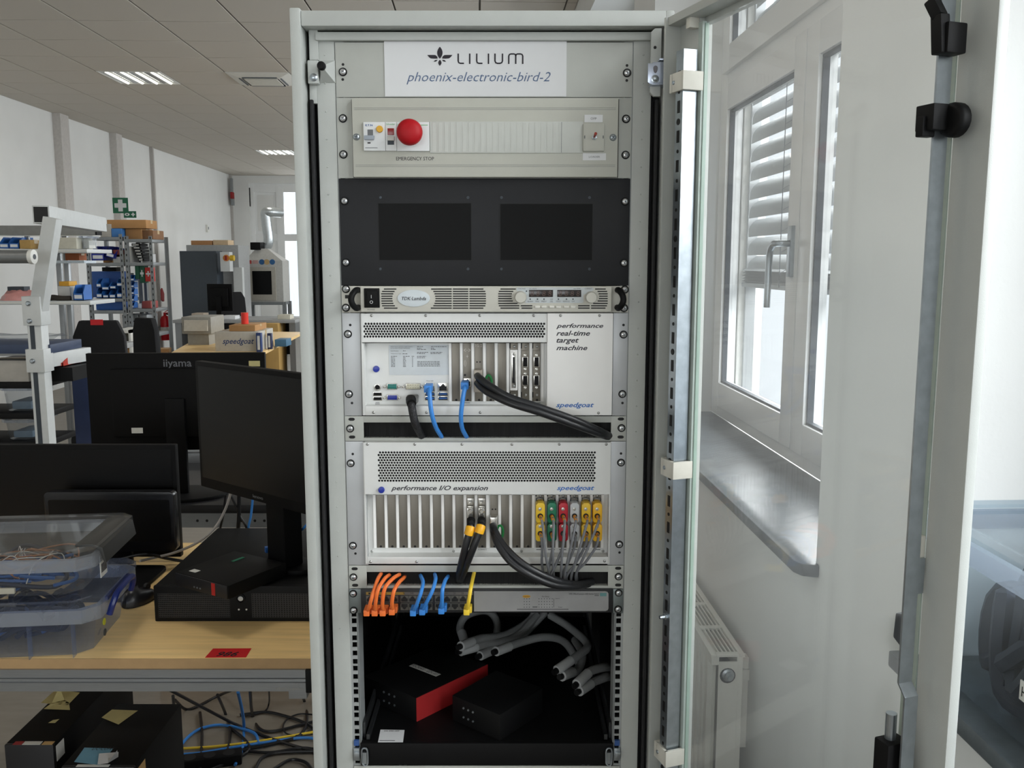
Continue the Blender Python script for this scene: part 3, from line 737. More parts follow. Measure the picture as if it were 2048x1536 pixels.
# 3 black display panel
m_bpan = M('black anodised', (28, 29, 32), .5, var=.04, spec=.3)
u = Unit('display_panel', 'black rack panel with two dark flat screens below the breaker panel', 'display panel', 357, 571.5)
u.plate(m_bpan)
m_scr = M('dark screen', (7, 7, 7), .45, var=.02, spec=.14)
for x0, x1, y0 in ((758, 942, 407), (1001, 1184.5, 408)):
    f_ = u.box('screen', m_scr, (x0, y0, x1, 520), -.0004, .0005); gl = MB(); a, b, c, d = u.r((x0 - 1, y0 - 1, x1 + 1, 521), -.0005)
    t_ = .0007
    gl.box(a, a + t_, -.0009, 0, c, d); gl.box(b - t_, b, -.0009, 0, c, d); gl.box(a, b, -.0009, 0, d - t_, d); gl.box(a, b, -.0009, 0, c, c + t_)
    gl.build('screen_edge', m_dark, f_)
    for i in range(3):
        for j in range(3): u.hole(x0 - 14 + i*2.6, 442.5 + j*2.6, .8, name='sensor_hole')
for px in (761, 936, 1003, 1179):
    for py in (395, 538): u.small(px, py, 0, MB().lathe([(.0024, 0), (.0023, .0006), (.0004, .0008)], n=10).mesh('black_screw', m_gasket), 'black_screw')
for px, py in ((689, 402), (1250, 403), (692, 525), (1248, 526)): u.screw(px, py)
# 4 bench power supply
u = Unit('power_supply', 'slim beige one-unit power supply with oval badge under the black display panel', 'power supply', 571.5, 625.5)
m_beige = M('beige enamel', (200, 198, 188), .45, var=.02)
u.plate(m_beige)
u.box('ear_slot', m_dark, (690, 590, 697, 597), -.0004, 0); u.box('ear_slot', m_dark, (1246, 591, 1252, 597), -.0004, 0)
fc = u.box('face', m_beige, (721, 572.6, 1223, 623.6), -.014, 0, .0012)
for px, py in ((692, 578), (692, 615.5), (1249.5, 579), (1248, 616)): u.screw(px, py)
for xa in (707, 1236):
    p0, p1 = u.L(xa + 4, 576.5, 0), u.L(xa + 4, 618.5, 0)
    q = (p0.z + p1.z)/2; x = p0.x
    sx = -1 if xa < 900 else 1
    MB().tube([(x - sx*.004, 0, p0.z - .003), (x - sx*.004, -.02, p0.z - .003), (x, -.03, p0.z - .009), (x + sx*.002, -.032, q), (x, -.03, p1.z + .009), (x - sx*.004, -.02, p1.z + .003), (x - sx*.004, 0, p1.z + .003)], .0052, 10).build('pull_handle', m_black, u.e, smooth=True)
sw = u.box('power_switch', m_black, (728, 576.5, 759, 615.5), -.016, -.014, .0008); u.box('rocker', m_black, (733, 581, 755, 611), -.0195, -.016, .0015, sw)
u.text('I', (742, 590, 743, 596.5), m_paper, -.0196, par=sw); u.text('O', (739.5, 601, 746, 607.5), m_paper, -.0196, par=sw); u.text('POWER', (735, 618, 750, 620.6), m_inkg, -.014)
rows = [578.1 + 4.77*k for k in range(9)]
def slots(name, segs):
    mb = MB()
    for k, ss in enumerate(segs):
        for x0, x1 in ss:
            a, b, c, d = u.r((x0, rows[k] - 1.15, x1, rows[k] + 1.15), -.014); mb.box(a, b, -.0145, -.0135, c, d)
    return mb.build(name, m_dark, fc)
Z3 = lambda v: 680 + v/6.827
Z4 = lambda v: 980 + v/6.827
slots('vent_slots', [[(Z3(a), Z3(b))] for a, b in ((600,770),(575,745),(562,728),(565,718),(565,715),(565,720),(568,730),(575,750),(600,785))])
slots('vent_slots', [[(Z3(a), Z3(1526)), (Z3(1541), Z3(1752)), (Z3(1768), Z3(b))] for a, b in ((1245,1958),(1275,1985),(1290,1993),(1300,1993),(1303,1993),(1300,1993),(1290,1993),(1275,1985),(1240,1958))])
slots('vent_slots', [[(Z4(a), Z4(b))] for a, b in ((143,352),(120,318),(112,300),(112,295),(112,298),(112,312),(112,375))] + [[(Z4(120), Z4(400)), (Z4(420), Z4(578))], [(Z4(143), Z4(400)), (Z4(430), Z4(578))]])
slots('vent_slots', [[(Z4(a), Z4(b))] for a, b in ((1435,1580),(1468,1600),(1482,1607),(1490,1607),(1487,1607),(1470,1607),(1408,1607))] + [[(Z4(1203), Z4(1360)), (Z4(1380), Z4(1597))], [(Z4(1203), Z4(1360)), (Z4(1380), Z4(1577))]])
p = u.L(827.6, 596.5, -.014); rx, rz_ = 32.3/1190, 16.8/1190
bd = MB().prism([(p.x + rx*math.cos(t), p.z + rz_*math.sin(t)) for t in [k*math.pi/20 for k in range(40)]], -.0158, -.014).build('badge', M('badge silver', (206, 214, 218), .35), fc, bevel=.0005)
u.text('TDK·Lambda', (803.5, 593.5, 852, 600.5), m_ink, -.016, .25, .006, bd)
ov = u.poly('control_overlay', M('overlay grey', (196, 202, 204), .45), [(1033, 575), (1185, 575), (1187.5, 577), (1187.5, 580), (1167, 590), (1167, 604), (1165, 606), (1052, 606), (1040, 590), (1033, 580)], -.0145, -.014, fc)
m_disp = M('display smoked', (40, 30, 28), .2)
m_segoff = M('unlit segment', (96, 74, 66), .5)
for x0 in (1058, 1114.5):
    dp = u.box('display', m_disp, (x0, 579.8, x0 + 48, 594), -.0152, -.0145, .0004, ov)
    u.text('8 8 8 8', (x0 + 3, 582, x0 + 45, 592), m_segoff, -.0153, .12, -.012, dp)
for px, py, r in ((1041, 594, 11.3), (1181.5, 594.5, 11)):
    kb = u.disc('knob', m_beige, px, py, r, -.014, 0, 28, fc, [(1.06, 0), (1.06, .003), (1, .004), (.97, .014), (.9, .0155), (.05, .0158)])
for t_, b in (('VOLTAGE', (1036.5, 575.8, 1051, 578.6)), ('DC VOLTS', (1059, 576, 1073, 578.6)), ('DC AMPS', (1147.5, 576, 1161, 578.6)), ('CURRENT', (1169.5, 575.8, 1184, 578.6)),
              ('ALARM', (1055, 601.4, 1066, 604.2)), ('FINE', (1071, 601.4, 1078.5, 604.2)), ('PREV', (1083, 601.4, 1093, 604.2)), ('OVP', (1100, 597, 1106, 600)), ('UVL', (1100, 601.4, 1106, 604.2)), ('FOLD', (1112.5, 601.4, 1121, 604.2)), ('REM/LOC', (1126, 601.4, 1140, 604.2)), ('OUT', (1143, 601.4, 1149.5, 604.2))):
    u.text(t_, b, m_inkg, -.0146, par=ov)
for px in (1060.5, 1075, 1088, 1117, 1133, 1146): u.hole(px, 598.3, 1.4, -.0148, 'indicator_led', m_gasket)
u.hole(1053, 582.3, 1.4, -.0148, 'indicator_led', m_gasket)
for px in (1075, 1088, 1104, 1117.3, 1133, 1146.3): u.box('push_button', M('button white', (226, 224, 216), .4), (px - 5, 611.4, px + 5, 616), -.0165, -.014, .0009, fc)
# ----------------------------------------------------------------- 5 real-time machine
m_sil = M('silver paint', (220, 221, 219), .38, metal=.1, var=.02)
m_ear = M('ear grey', (182, 184, 186), .4, metal=.3, var=.03)
m_wpan = M('white front panel', (246, 245, 243), .45, var=.01)
m_brk = M('slot bracket steel', (120, 115, 106), .38, metal=.55, var=.08, stretch=(60, 60, 1))
m_chrome = M('bright nickel', (206, 204, 198), .2, metal=.9)
m_goatb = M('goat blue', (58, 112, 186), .6)
m_btnb = M('button blue', (26, 46, 150), .3)
def chassis(u, body, ears, y_rec, rec):
    """ears, top/bottom/side walls of the front recess and its back plate"""
    for a, b in ears: u.plate(m_ear, -.2413 if a < 900 else u.L(a, 760, 0).x, .2413 if a > 900 else u.L(b, 760, 0).x, 0, .004, 'ear')
    x0, x1, z0, z1 = u.r(body, -.004); rx0, rx1, rz0, rz1 = u.r(rec, -.004)
    fr = MB()
    fr.box(x0, rx0, -.004, .05, z0, z1); fr.box(rx1, x1, -.004, .05, z0, z1); fr.box(rx0, rx1, -.004, .05, z0, rz0); fr.box(rx0, rx1, .03, .05, rz1, z1)
    fo = fr.build('chassis', m_sil, u.e, bevel=.0008)
    MB().box(rx0, rx1, y_rec, y_rec + .003, rz0, rz1).build('recess_plate', m_sil, u.e)
    return rx0, rx1, rz0, rz1
ears = ((689, 723), (1225.5, 1257))
u = Unit('realtime_computer', 'silver rack computer with a blank white panel and connectors, above the upper brush strip', 'rack computer', 625.5, 832)
rx0, rx1, rz0, rz1 = chassis(u, (723, 626.5, 1225, 831), ((689, 723), (1225, 1257)), .016, (729, 685, 1093, 812))
# perforated front over the recess
gx0, gx1 = u.L(724, 655, -.004).x, u.L(1094, 655, -.004).x
gz0, gz1 = u.L(900, 645, -.004).z, u.L(900, 675.5, -.004).z
hx0, hx1 = u.L(726, 655, -.004).x, u.L(1091, 655, -.004).x
zt_, zb_ = u.L(900, 627, -.004).z, u.L(900, 686, -.004).z
g = MB().holes(hx0, hx1, gz1, gz0, -.0052, 63, 6, .0021)
for a, b, c, d in ((gx0, hx0, zb_, zt_), (hx1, gx1, zb_, zt_), (hx0, hx1, zb_, gz1), (hx0, hx1, gz0, zt_)): g.sheet(a, b, -.0052, c, d)
g.build('grille', m_sil, u.e)
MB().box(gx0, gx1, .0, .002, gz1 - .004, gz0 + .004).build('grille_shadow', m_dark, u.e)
MB().box(gx0, gx1, -.0052, .016, zb_, zb_ + .0012).build('grille_lip', m_sil, u.e)
wp = u.box('front_panel', m_wpan, (1094.5, 626.5, 1225, 830.5), -.0075, -.004, .0006)
for t_, b in (('performance', (1112.5, 647, 1206.5, 658.4)), ('real-time', (1112.5, 661.3, 1180, 671.5)), ('target', (1113, 676.5, 1158, 688.6)), ('machine', (1112.5, 690.8, 1174.7, 700.5))):
    u.text(t_, b, M('dark grey ink', (58, 58, 64), .6), -.0075, .35, .02, wp)
u.text('speedgoat', (1112, 805, 1188, 817.4), m_goatb, -.0075, .35, .02, wp)
for px, py in ((743, 631), (851.5, 631), (959.5, 631), (1067.5, 631), (1121, 631), (1199, 631), (747, 825), (853, 825), (960.5, 825), (1197, 826)): u.small(px, py, -.0076 if px > 1094 else -.0052 if py < 700 else -.004)
for px, py in ((696, 668), (698, 788), (1247, 669), (1244.6, 788)): u.screw(px, py)
for px, py in ((700.5, 650), (704, 806), (1247, 650), (1245, 806)): u.hole(px, py)
R = .016
lb = u.box('rating_label', M('label blue grey', (206, 212, 216), .6), (778, 690, 898.5, 750), R - .0006, R)
def lines(spec):
    for t_, b in spec: u.text(t_, b, m_inkg, R - .0008, par=lb)
lines([('Performance real-time target machine', (781.5, 692.2, 825, 694.6)), ('by Speedgoat GmbH, Switzerland', (781.5, 695.2, 820, 697.6)), ('Serial Number:', (781.5, 700.6, 797.5, 703)), ('Temperature range:', (781.5, 706.4, 803, 708.6))])
# the rest of the label cannot be read in the photograph: word-long strokes of print where the words stand
fp_ = MB(); rn = random.Random(21)
def strokes(x0, x1, y):
    x = x0
    while x < x1:
        l = min(rn.uniform(2, 6), x1 - x); q0, q1, q2, q3 = u.r((x, y, x + l, y + 1.3), R - .0008); fp_.box(q0, q1, R - .0009, R - .0006, q2, q3); x += l + 1
for x0, x1, y in [(806, 811, 701), (805, 815, 707), (782, 794, 712), (806, 820, 712), (823.5, 828, 712), (834, 846, 692.6), (834, 843, 695.8), (834, 852, 698.4), (862, 893, 692.6), (862, 868, 695.8), (862, 871, 698.4), (834, 857, 704), (834, 850, 706.6), (861, 885, 704), (861, 882, 706.6), (834, 852, 712), (834, 850, 715)] + [(c, d, 715 + 2.9*k) for k in range(7) for c, d in ((782, 790), (806, 812), (824, 826))] + [(834.5, 880, 722.6 + 2.9*k) for k in range(4)]: strokes(x0, x1, y)
fp_.build('fine_print', m_inkg, lb, kind='stuff')
u.disc('power_button', m_btnb, 752.6, 738, 6.3, R, 0, 22, None, [(1.05, 0), (1.05, .002), (.95, .003), (.9, .0045), (.1, .005)])
# connectors of the mainboard
c = u.disc('keyboard_port', m_chrome, 755, 774.5, 6.8, R, 0, 20, None, [(1, 0), (1, .003), (.8, .0032), (.8, .0005)]); u.disc('port_core', m_black, 755, 774.5, 5, R - .003, R - .0015, 16, c)
def dsub(px, py, w, h, core, y=R, name='serial_port', studs=True, vertical=False):
    sh = u.box(name, m_chrome, (px - w/2, py - h/2, px + w/2, py + h/2), y - .004, y, .0012)
    cx = (w/2 - 1.6, h/2 - 1.4)
    u.box('port_core', core, (px - cx[0], py - cx[1], px + cx[0], py + cx[1]), y - .0048, y - .004, .0004, sh)
    pn = MB(); nx, ny = (5, 2) if not vertical else (2, 4)
    for i in range(nx):
        for j in range(ny):
            p = u.L(px - cx[0]*.75 + 2*cx[0]*.75*i/max(1, nx - 1), py - cx[1]*.55 + 2*cx[1]*.55*j/max(1, ny - 1), y - .0048); pn.cyl((p.x, y - .0048, p.z), (p.x, y - .0054, p.z), .0005, n=6)
    pn.build('pins', m_dark, sh)
    if studs:
        for q in (-1, 1):
            a, b = (px + q*(w/2 + 3.8), py) if not vertical else (px, py + q*(h/2 + 3.4))
            u.disc('jack_stud', m_chrome, a, b, 3.1, y, 0, 6, sh, [(1, 0), (1, .004), (.55, .0043), (.5, .002)])
    return sh
dsub(784, 773, 21, 12.4, M('teal plastic', (28, 120, 112), .4)); dsub(826, 773, 30, 12.6, M('cream plastic', (208, 204, 182), .45), name='monitor_port')
dsub(784.5, 795, 22, 12, m_btnb, name='monitor_port')
def usb(px0, px1, y0, y1, core):
    s_ = u.box('usb_port', m_chrome, (px0, y0, px1, y1), R - .002, R, .0004); u.box('port_core', m_black, (px0 + 1.2, y0 + 1.2, px1 - 1.2, y1 - 1.2), R - .0023, R - .002, 0, s_); u.box('port_tongue', core, (px0 + 2, y0 + 2.6, px1 - 2, y1 - 2.8), R - .0032, R - .0023, 0, s_)
usb(746, 764, 784, 792, m_black); usb(746, 764, 793, 801.5, m_black)
m_usbb = M('usb blue', (40, 96, 168), .4)
def rj(px, py, w, h, y, par=None):
    s_ = u.box('network_port', m_chrome, (px - w/2, py - h/2, px + w/2, py + h/2), y - .002, y, .0004, par)
    a = [(px - w*.36, py + h*.4), (px + w*.36, py + h*.4), (px + w*.36, py - h*.1), (px + w*.2, py - h*.1), (px + w*.2, py - h*.25), (px + w*.1, py - h*.25), (px + w*.1, py - h*.38), (px - w*.1, py - h*.38), (px - w*.1, py - h*.25), (px - w*.2, py - h*.25), (px - w*.2, py - h*.1), (px - w*.36, py - h*.1)]
    u.poly('port_core', m_dark, a, y - .0024, y - .002, s_)
for x in (860, 886): rj(x, 774.5, 20, 17, R); usb(x - 10, x + 10, 784, 792, m_usbb); usb(x - 10, x + 10, 792.5, 801, m_usbb)
u.text('Host link', (853, 760.4, 867, 762.8), m_inkg, R); u.box('port_print', m_inkg, (751, 804.8, 759, 805.8), R - .0003, R); u.box('port_print', m_inkg, (750, 807.2, 759.5, 808.2), R - .0003, R)
# slot brackets
def bracket(u, px, y0, y1, y, w=15.6, kind='blank', col=None):
    b = u.box('slot_bracket', m_brk, (px - w/2, y0, px + w/2, y1), y - .0016, y, .0003)
    p = u.L(px + 1, y1 - 2.6, y - .0016); MB().cyl((p.x, y - .0019, p.z), (p.x, y - .0012, p.z), .0021, n=12).build('bracket_notch', m_dark, b)
    return b
sx = (911.6, 934.3, 957.3, 980.6, 1004.2, 1027.6, 1050.3, 1073)
sep = MB()
for px in (922.9, 945.8, 969, 992.4, 1016, 1039, 1061.7, 1085, 900.5):
    a, b, c, d = u.r((px - 2.4, 686, px + 2.4, 803), R - .003); sep.box(a, b, R - .003, R, c, d)
sep.build('slot_dividers', m_wpan, u.e)
for i, px in enumerate(sx):
    b = bracket(u, px, 686, 802.5, R)
    y = R - .0016
    if i == 1:
        u.text('<··>\n  +  \n()', (928, 697, 941, 733), M('etched mark', (196, 192, 184), .5), y, par=b); u.hole(930, 750, 2.2, y); rj(935, 765, 15, 17, y, b)
    if i == 2:
        u.text('1G 2', (951, 688, 964, 694), M('etched mark'), y, par=b); u.hole(954, 724, 1.6, y); u.hole(960, 724, 1.6, y)
    if i == 5:
        f_ = u.box('card_frame', m_wpan, (px - 7.5, 699.5, px + 7.5, 781), y - .003, y, .0012, b)
        u.box('scsi_port', m_chrome, (px - 4.4, 705, px + 4.4, 776), y - .0045, y - .003, .0012, b); u.box('port_core', m_dark, (px - 2.2, 714, px + 2.2, 766), y - .006, y - .0045, .0006, b)
        u.small(px, 708.5, y - .0046); u.small(px, 772, y - .0046)
    if i >= 5:
        for py in (693, 790): u.small(px + 1, py, y)
        u.box('card_gap', m_dark, (px - 8.5, 686, px - 6.4, 697), y - .0004, y, 0, b); u.box('card_gap', m_dark, (px - 8.5, 784, px - 6.4, 795), y - .0004, y, 0, b)
    if i >= 6:
        u.box('port_frame', m_brk, (px - 7.6, 701, px + 7.6, 780.5), y - .0025, y, .0012, b)
        for py in (724, 761): dsub(px, py, 11.6, 21, m_black, y - .0025, 'io_port', True, True)
for q in ((929, 805, 940, 806.4), (1066, 805, 1081, 806.4)): u.box('slot_print', m_inkg, q, R - .0003, R)
# ----------------------------------------------------------------- 6 brush strips
m_brush = M('brush hair', (12, 12, 13), .75)
def brush(name, label, py0, py1, open_, sl, scr):
    u = Unit(name, label, 'brush panel', py0, py1)
    a, b, c, d = u.r(open_, 0); pl = MB()
    pl.box(-.2413, a, 0, .002, .0004, u.h - .0004); pl.box(b, .2413, 0, .002, .0004, u.h - .0004); pl.box(a, b, 0, .002, .0004, c); pl.box(a, b, 0, .002, d, u.h - .0004)
    pl.box(a, b, .002, .012, d, d + .0015); pl.box(a, b, .002, .012, c - .0015, c)
    pl.build('plate', m_panel, u.e, bevel=.0004)
    MB().box(a - .004, b + .004, .013, .0145, c - .003, d + .003).build('brush_backing', m_dark, u.e)
    mb = MB(); rn = random.Random(py0)
    for k in range(900):
        x = rn.uniform(a, b); y = rn.uniform(.004, .012); l = rn.uniform(.9, 1.03)*(d - c); dx = rn.uniform(-.0012, .0012); t = .00016
        mb.add([(x - t, y, d), (x + t, y, d), (x + dx + t, y - .0006, d - l), (x + dx - t, y - .0006, d - l)], [(0, 1, 2, 3)])
    mb.build('bristles', m_brush, u.e, kind='stuff')
    for px, py in sl:
        s_ = MB(); p = u.L(px, py, 0); s_.prism([(p.x + .004*math.cos(t) - (.003 if math.cos(t) < 0 else 0), p.z + .0027*math.sin(t)) for t in [q*math.pi/8 + .2 for q in range(16)]], -.0003, .001); s_.build('ear_slot', m_dark, u.e)
    for px, py in scr: u.screw(px, py)
    return u
brush('brush_strip', 'one-unit cable brush strip between the two silver rack computers', 832, 882.5, (727.5, 845, 1222, 876), ((705, 838.5), (706, 874), (1243.5, 838), (1243, 874)), ((700.5, 857), (1243, 856)))
# ----------------------------------------------------------------- 7 expansion chassis
u = Unit('expansion_chassis', 'silver expansion chassis with rows of slots and coloured plugs, below the upper brush strip', 'rack computer', 882.5, 1130.5)
rx0, rx1, rz0, rz1 = chassis(u, (728, 884.5, 1221, 1128), ((694, 728.5), (1220.5, 1253)), .02, (733, 989, 1217.5, 1114))
x0, x1, z0, z1 = u.r((728.5, 885, 1220.5, 988.5), -.011)
hx0, hx1, hz0, hz1 = u.r((755, 902.5, 1192, 964), -.011)
g = MB().holes(hx0, hx1, hz0, hz1, -.011, 76, 12, .0021)
for a, b, c, d in ((x0, hx0, z0, z1), (hx1, x1, z0, z1), (hx0, hx1, z0, hz0), (hx0, hx1, hz1, z1)): g.sheet(a, b, -.011, c, d)
g.box(x0, x1, -.0109, .02, z1 - .001, z1); g.box(x0, x1, -.0109, .02, z0, z0 + .001); g.box(x0, x0 + .001, -.0109, .02, z0, z1); g.box(x1 - .001, x1, -.0109, .02, z0, z1)
hood = g.build('grille_hood', m_sil, u.e)
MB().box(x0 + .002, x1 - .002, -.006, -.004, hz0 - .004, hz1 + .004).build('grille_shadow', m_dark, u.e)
u.disc('power_button', m_btnb, 763, 979.6, 6.3, -.011, 0, 22, None, [(1.05, 0), (1.05, .002), (.95, .003), (.9, .0045), (.1, .005)])
u.text('performance I/O expansion', (782, 971, 976, 983.5), M('dark grey ink'), -.011, .35, .02, hood); u.text('speedgoat', (1113.5, 971, 1189, 983), m_goatb, -.011, .35, .02, hood)
for px in (735, 829.5, 924, 1024, 1118.5, 1212.5): u.small(px, 888.5, -.0111)
for px, py in ((741, 1123.5), (833, 1123.5), (1118, 1123), (1209, 1122)): u.small(px, py, -.004)
for px, py in ((701.5, 926.5), (706, 1091), (1242, 925), (1238.5, 1088.5)): u.screw(px, py)
for px, py in ((705.5, 908), (711, 1107), (1242, 907), (1239, 1105)): u.hole(px, py)
R7 = .02
xs = (760.8, 783.8, 806.6, 829, 851.8, 874.3, 896.8, 919, 941, 963.7, 988, 1010, 1033, 1055.4, 1079.6, 1102.6, 1125.3, 1148, 1170.8, 1193.5)
sep = MB()
for px in [x + 11.4 for x in xs] + [749.5]:
    a, b, c, d = u.r((px - 2.6, 990, px + 2.6, 1096), R7 - .003); sep.box(a, b, R7 - .003, R7, c, d)
sep.build('slot_dividers', m_wpan, u.e)
for i, px in enumerate(xs):
    b = bracket(u, px, 990, 1095.5, R7)
    if i == 10: u.hole(985, 1018.5, 1.7, R7 - .0016); u.hole(991, 1018.5, 1.7, R7 - .0016)
    if i >= 14:
        u.box('card_gap', m_dark, (px - 8.5, 990, px - 6.4, 993), R7 - .002, R7 - .0016, 0, b); u.small(px + 1, 992, R7 - .0016)
        u.box('port_frame', m_brk, (px - 8, 996, px + 8, 1085), R7 - .004, R7 - .0016, .001, b)
        p = u.L(px, 1000, R7 - .004); wx = .0062
        MB().tube([(p.x - wx, R7 - .004, p.z - .004), (p.x - wx, R7 - .012, p.z + .003), (p.x - wx*.7, R7 - .014, p.z + .0062), (p.x + wx*.7, R7 - .014, p.z + .0062), (p.x + wx, R7 - .012, p.z + .003), (p.x + wx, R7 - .004, p.z - .004)], .0007, 6).build('latch_loop', m_gasket, b)
        u.box('slot_print', m_inkg, (px - 7, 1098.4, px + 7, 1100), R7 - .0003, R7)
    if i in (8, 9): u.box('transceiver_cage', m_chrome, (px - 6.5, 997, px + 6.5, 1010), R7 - .006, R7, .0006, b); u.box('cage_tab', m_inkg, (px - 3, 1001.6, px + 3, 1003), R7 - .0064, R7 - .006, 0, b)
u.text('IC504(1)', (956, 1097.2, 973, 1101), m_inkg, R7)
for px in (744, 907, 1043, 1206): u.small(px, 1102, R7)
u7 = u
# ----------------------------------------------------------------- 8, 9 lower brush strip and network switch
brush('brush_strip', 'one-unit cable brush strip directly above the network switch', 1130.5, 1177.5, (733.5, 1144, 1216, 1171.5), ((711, 1137.5), (712, 1170.5), (1238, 1136.5), (1238, 1170)), ((707, 1154), (1237, 1153)))
u = Unit('network_switch', 'black network switch with grey faceplate and patch cables in the rack', 'network switch', 1177.5, 1226.5)
m_sw = M('switch black', (20, 20, 23), .45, var=.05)
u.box('housing', m_sw, (722, 1178, 1226, 1225.5), -.004, .2, .0008)
m_swear = M('ear zinc', (122, 130, 130), .35, metal=.6, var=.06)
for a, b in ((696, 722.5), (1226, 1249)):
    u.plate(m_swear, -.2413 if a < 900 else u.L(a, 1202).x, .2413 if a > 900 else u.L(b, 1202).x, -.001, .001, 'ear')
for px, py in ((706.5, 1187), (707.5, 1220.5), (1237, 1185.5), (1236, 1218)): u.screw(px, py, -.001)
fp = u.poly('faceplate', M('faceplate grey', (150, 150, 150), .45, metal=.3), [(948, 1182.5), (1211, 1182.5), (1215, 1184), (1217, 1187.5), (1217, 1217), (1215, 1220.5), (1211, 1222), (948, 1223)], -.0052, -.004)
u.box('print_band', M('band grey', (96, 92, 88), .5), (732, 1184, 946, 1190), -.0047, -.004); u.box('yellow_print', M('mustard print', (150, 122, 52), .5), (732, 1184.2, 809, 1189.5), -.005, -.0046)
for k in range(12):
    px = 740.5 + 16.1*k + (4.5*(k//4)) - .6
    for j, py in enumerate((1198, 1213.5)):
        rim = u.box('network_port', M('port rim', (104, 102, 96), .45, metal=.5), (px - 7.6, py - 6.6, px + 7.6, py + 6.6), -.0052, -.004)
        q = -1 if j == 0 else 1
        u.poly('port_core', m_dark, [(px - 6.4, py - q*5.4), (px + 6.4, py - q*5.4), (px + 6.4, py + q*1), (px + 3.6, py + q*1), (px + 3.6, py + q*3.4), (px + 2, py + q*3.4), (px + 2, py + q*5.2), (px - 2, py + q*5.2), (px - 2, py + q*3.4), (px - 3.6, py + q*3.4), (px - 3.6, py + q*1), (px - 6.4, py + q*1)], -.0056, -.0052, rim)
    u.text(str(2*k + 1), (px - 3, 1185, px + 1, 1188.5), m_dark, -.0051)
u.text('HPE OfficeConnect 1420 Series Switch', (1138, 1186, 1198, 1189.2), m_ink, -.0053, 0, 0, fp); u.box('model_print', m_ink, (1189, 1190.6, 1198, 1191.6), -.0055, -.0052, 0, fp)
u.box('teal_mark', M('teal mark', (92, 136, 136), .5), (1200, 1186, 1213, 1192.5), -.0055, -.0052, 0, fp)
yl = u.poly('yellow_oval', M('oval yellow', (190, 142, 44), .5), [(1053 + 8*math.cos(t), 1193 + 3*math.sin(t)) for t in [k*math.pi/8 for k in range(16)]], -.0055, -.0052, fp)
u.text('Link/Act', (1047, 1191.8, 1059, 1194.2), m_ink, -.0056, 0, 0, yl); u.text('Port Status', (1084, 1191.6, 1098.5, 1194.2), m_ink, -.0053, 0, 0, fp)
dt = MB()
for i in range(9):
    for j in range(4):
        px = (1048.5 + 5.1*i) if i < 3 else (1078 + 5.3*(i - 3)); p = u.L(px, 1197.6 + 5.6*j, -.0053); dt.box(p.x - .0006, p.x + .0006, -.0055, -.0052, p.z - .0006, p.z + .0006)
a, b, c, d = u.r((1107.3, 1197, 1108, 1215), -.0053); dt.box(a, b, -.0055, -.0052, c, d)
dt.build('status_dots', m_ink, fp, kind='stuff')
u.box('legend_print', m_ink, (1065, 1213.6, 1075, 1214.8), -.0055, -.0052, 0, fp); u.text('Power', (1117, 1213, 1125, 1215.4), m_ink, -.0053, 0, 0, fp); u.text('Speed', (1111, 1196, 1119, 1198.4), m_ink, -.0053, 0, 0, fp)
u.box('legend_print', m_ink, (1034, 1218.2, 1137, 1219.2), -.0055, -.0052, 0, fp)
# ================================================================= CABLES
def W(px, py, dy=0): return PY(px, py, YP + dy)
def cable(name, label, pts, r, mat, cat='cable', group=None, n=8, sub=7):
    P = [W(*p) for p in pts]; o = thing(name, label, cat, P[0], 0, group)
    MB().tube([p - P[0] for p in P], r, n, sub).build('sheath', mat, o, smooth=True); o['_n'] = 0; del o['_n']
    return o, P[0]
def cpart(o, base, name, mb_fn, mat, bevel=0, smooth=False):
    mb = MB(); mb_fn(mb); mb.v = [(x - base.x, y - base.y, z - base.z) for x, y, z in mb.v]; return mb.build(name, mat, o, bevel=bevel, smooth=smooth)
def boot(o, base, px, py, dy0, dy1, w, h, mat, name='plug'):
    a, b = W(px - w/2, py, dy1), W(px + w/2, py, dy1); c, d = W(px, py + h/2, dy1), W(px, py - h/2, dy1)
    return cpart(o, base, name, lambda mb: mb.box(a.x, b.x, YP + dy0, YP + dy1, c.z, d.z), mat, .0015)
m_cblue = M('patch blue', (58, 134, 214), .45, var=.04)
m_corange = M('patch orange', (240, 120, 54), .45, var=.04)
m_cyel = M('patch yellow', (238, 204, 60), .45, var=.04)
m_cblk = M('cable black', (26, 27, 30), .38, var=.1)
m_cgrey = M('cable grey', (112, 114, 118), .5, var=.05)
# switch patch cables
def patch(col, mat, plug, pts, label, grp=None):
    o, b = cable('patch_cable', label, [(plug[0], plug[1], -.012), (plug[0] - .5, plug[1] + 3, -.03)] + pts, .0033, mat, group=grp)
    boot(o, b, plug[0] + 3, plug[1] - 3, -.02, -.004, 15, 13, mat)
    boot(o, b, plug[0], plug[1] + 1, -.036, -.018, 12, 12, mat, 'boot')
g_or, g_bl = 'orange patch cables in the network switch', 'blue patch cables in the network switch'
lo = 'orange patch cable looping from the network switch into the brush strip'
patch('o', m_corange, (736, 1218), [(739, 1212, -.045), (745, 1190, -.05), (755, 1160, -.03), (761, 1149, -.004), (763, 1146, .02)], 'outermost orange patch cable, looping from the network switch beside the rack rail', None)
patch('o', m_corange, (752, 1218), [(751, 1208, -.045), (756, 1180, -.05), (769, 1158, -.03), (777, 1151, -.004), (780, 1149, .02)], 'orange patch cable next to the outermost orange one', None)
patch('o', m_corange, (768, 1218), [(765, 1206, -.045), (770, 1176, -.05), (786, 1157, -.03), (797, 1150, -.004), (800, 1148, .02)], 'orange patch cable next to the one with black tape', None)
patch('o', m_corange, (786, 1216), [(784, 1206, -.045), (788, 1182, -.05), (798, 1165, -.03), (806, 1157, -.004), (811, 1151, .02)], 'orange patch cable with black tape where it enters the brush strip', None)
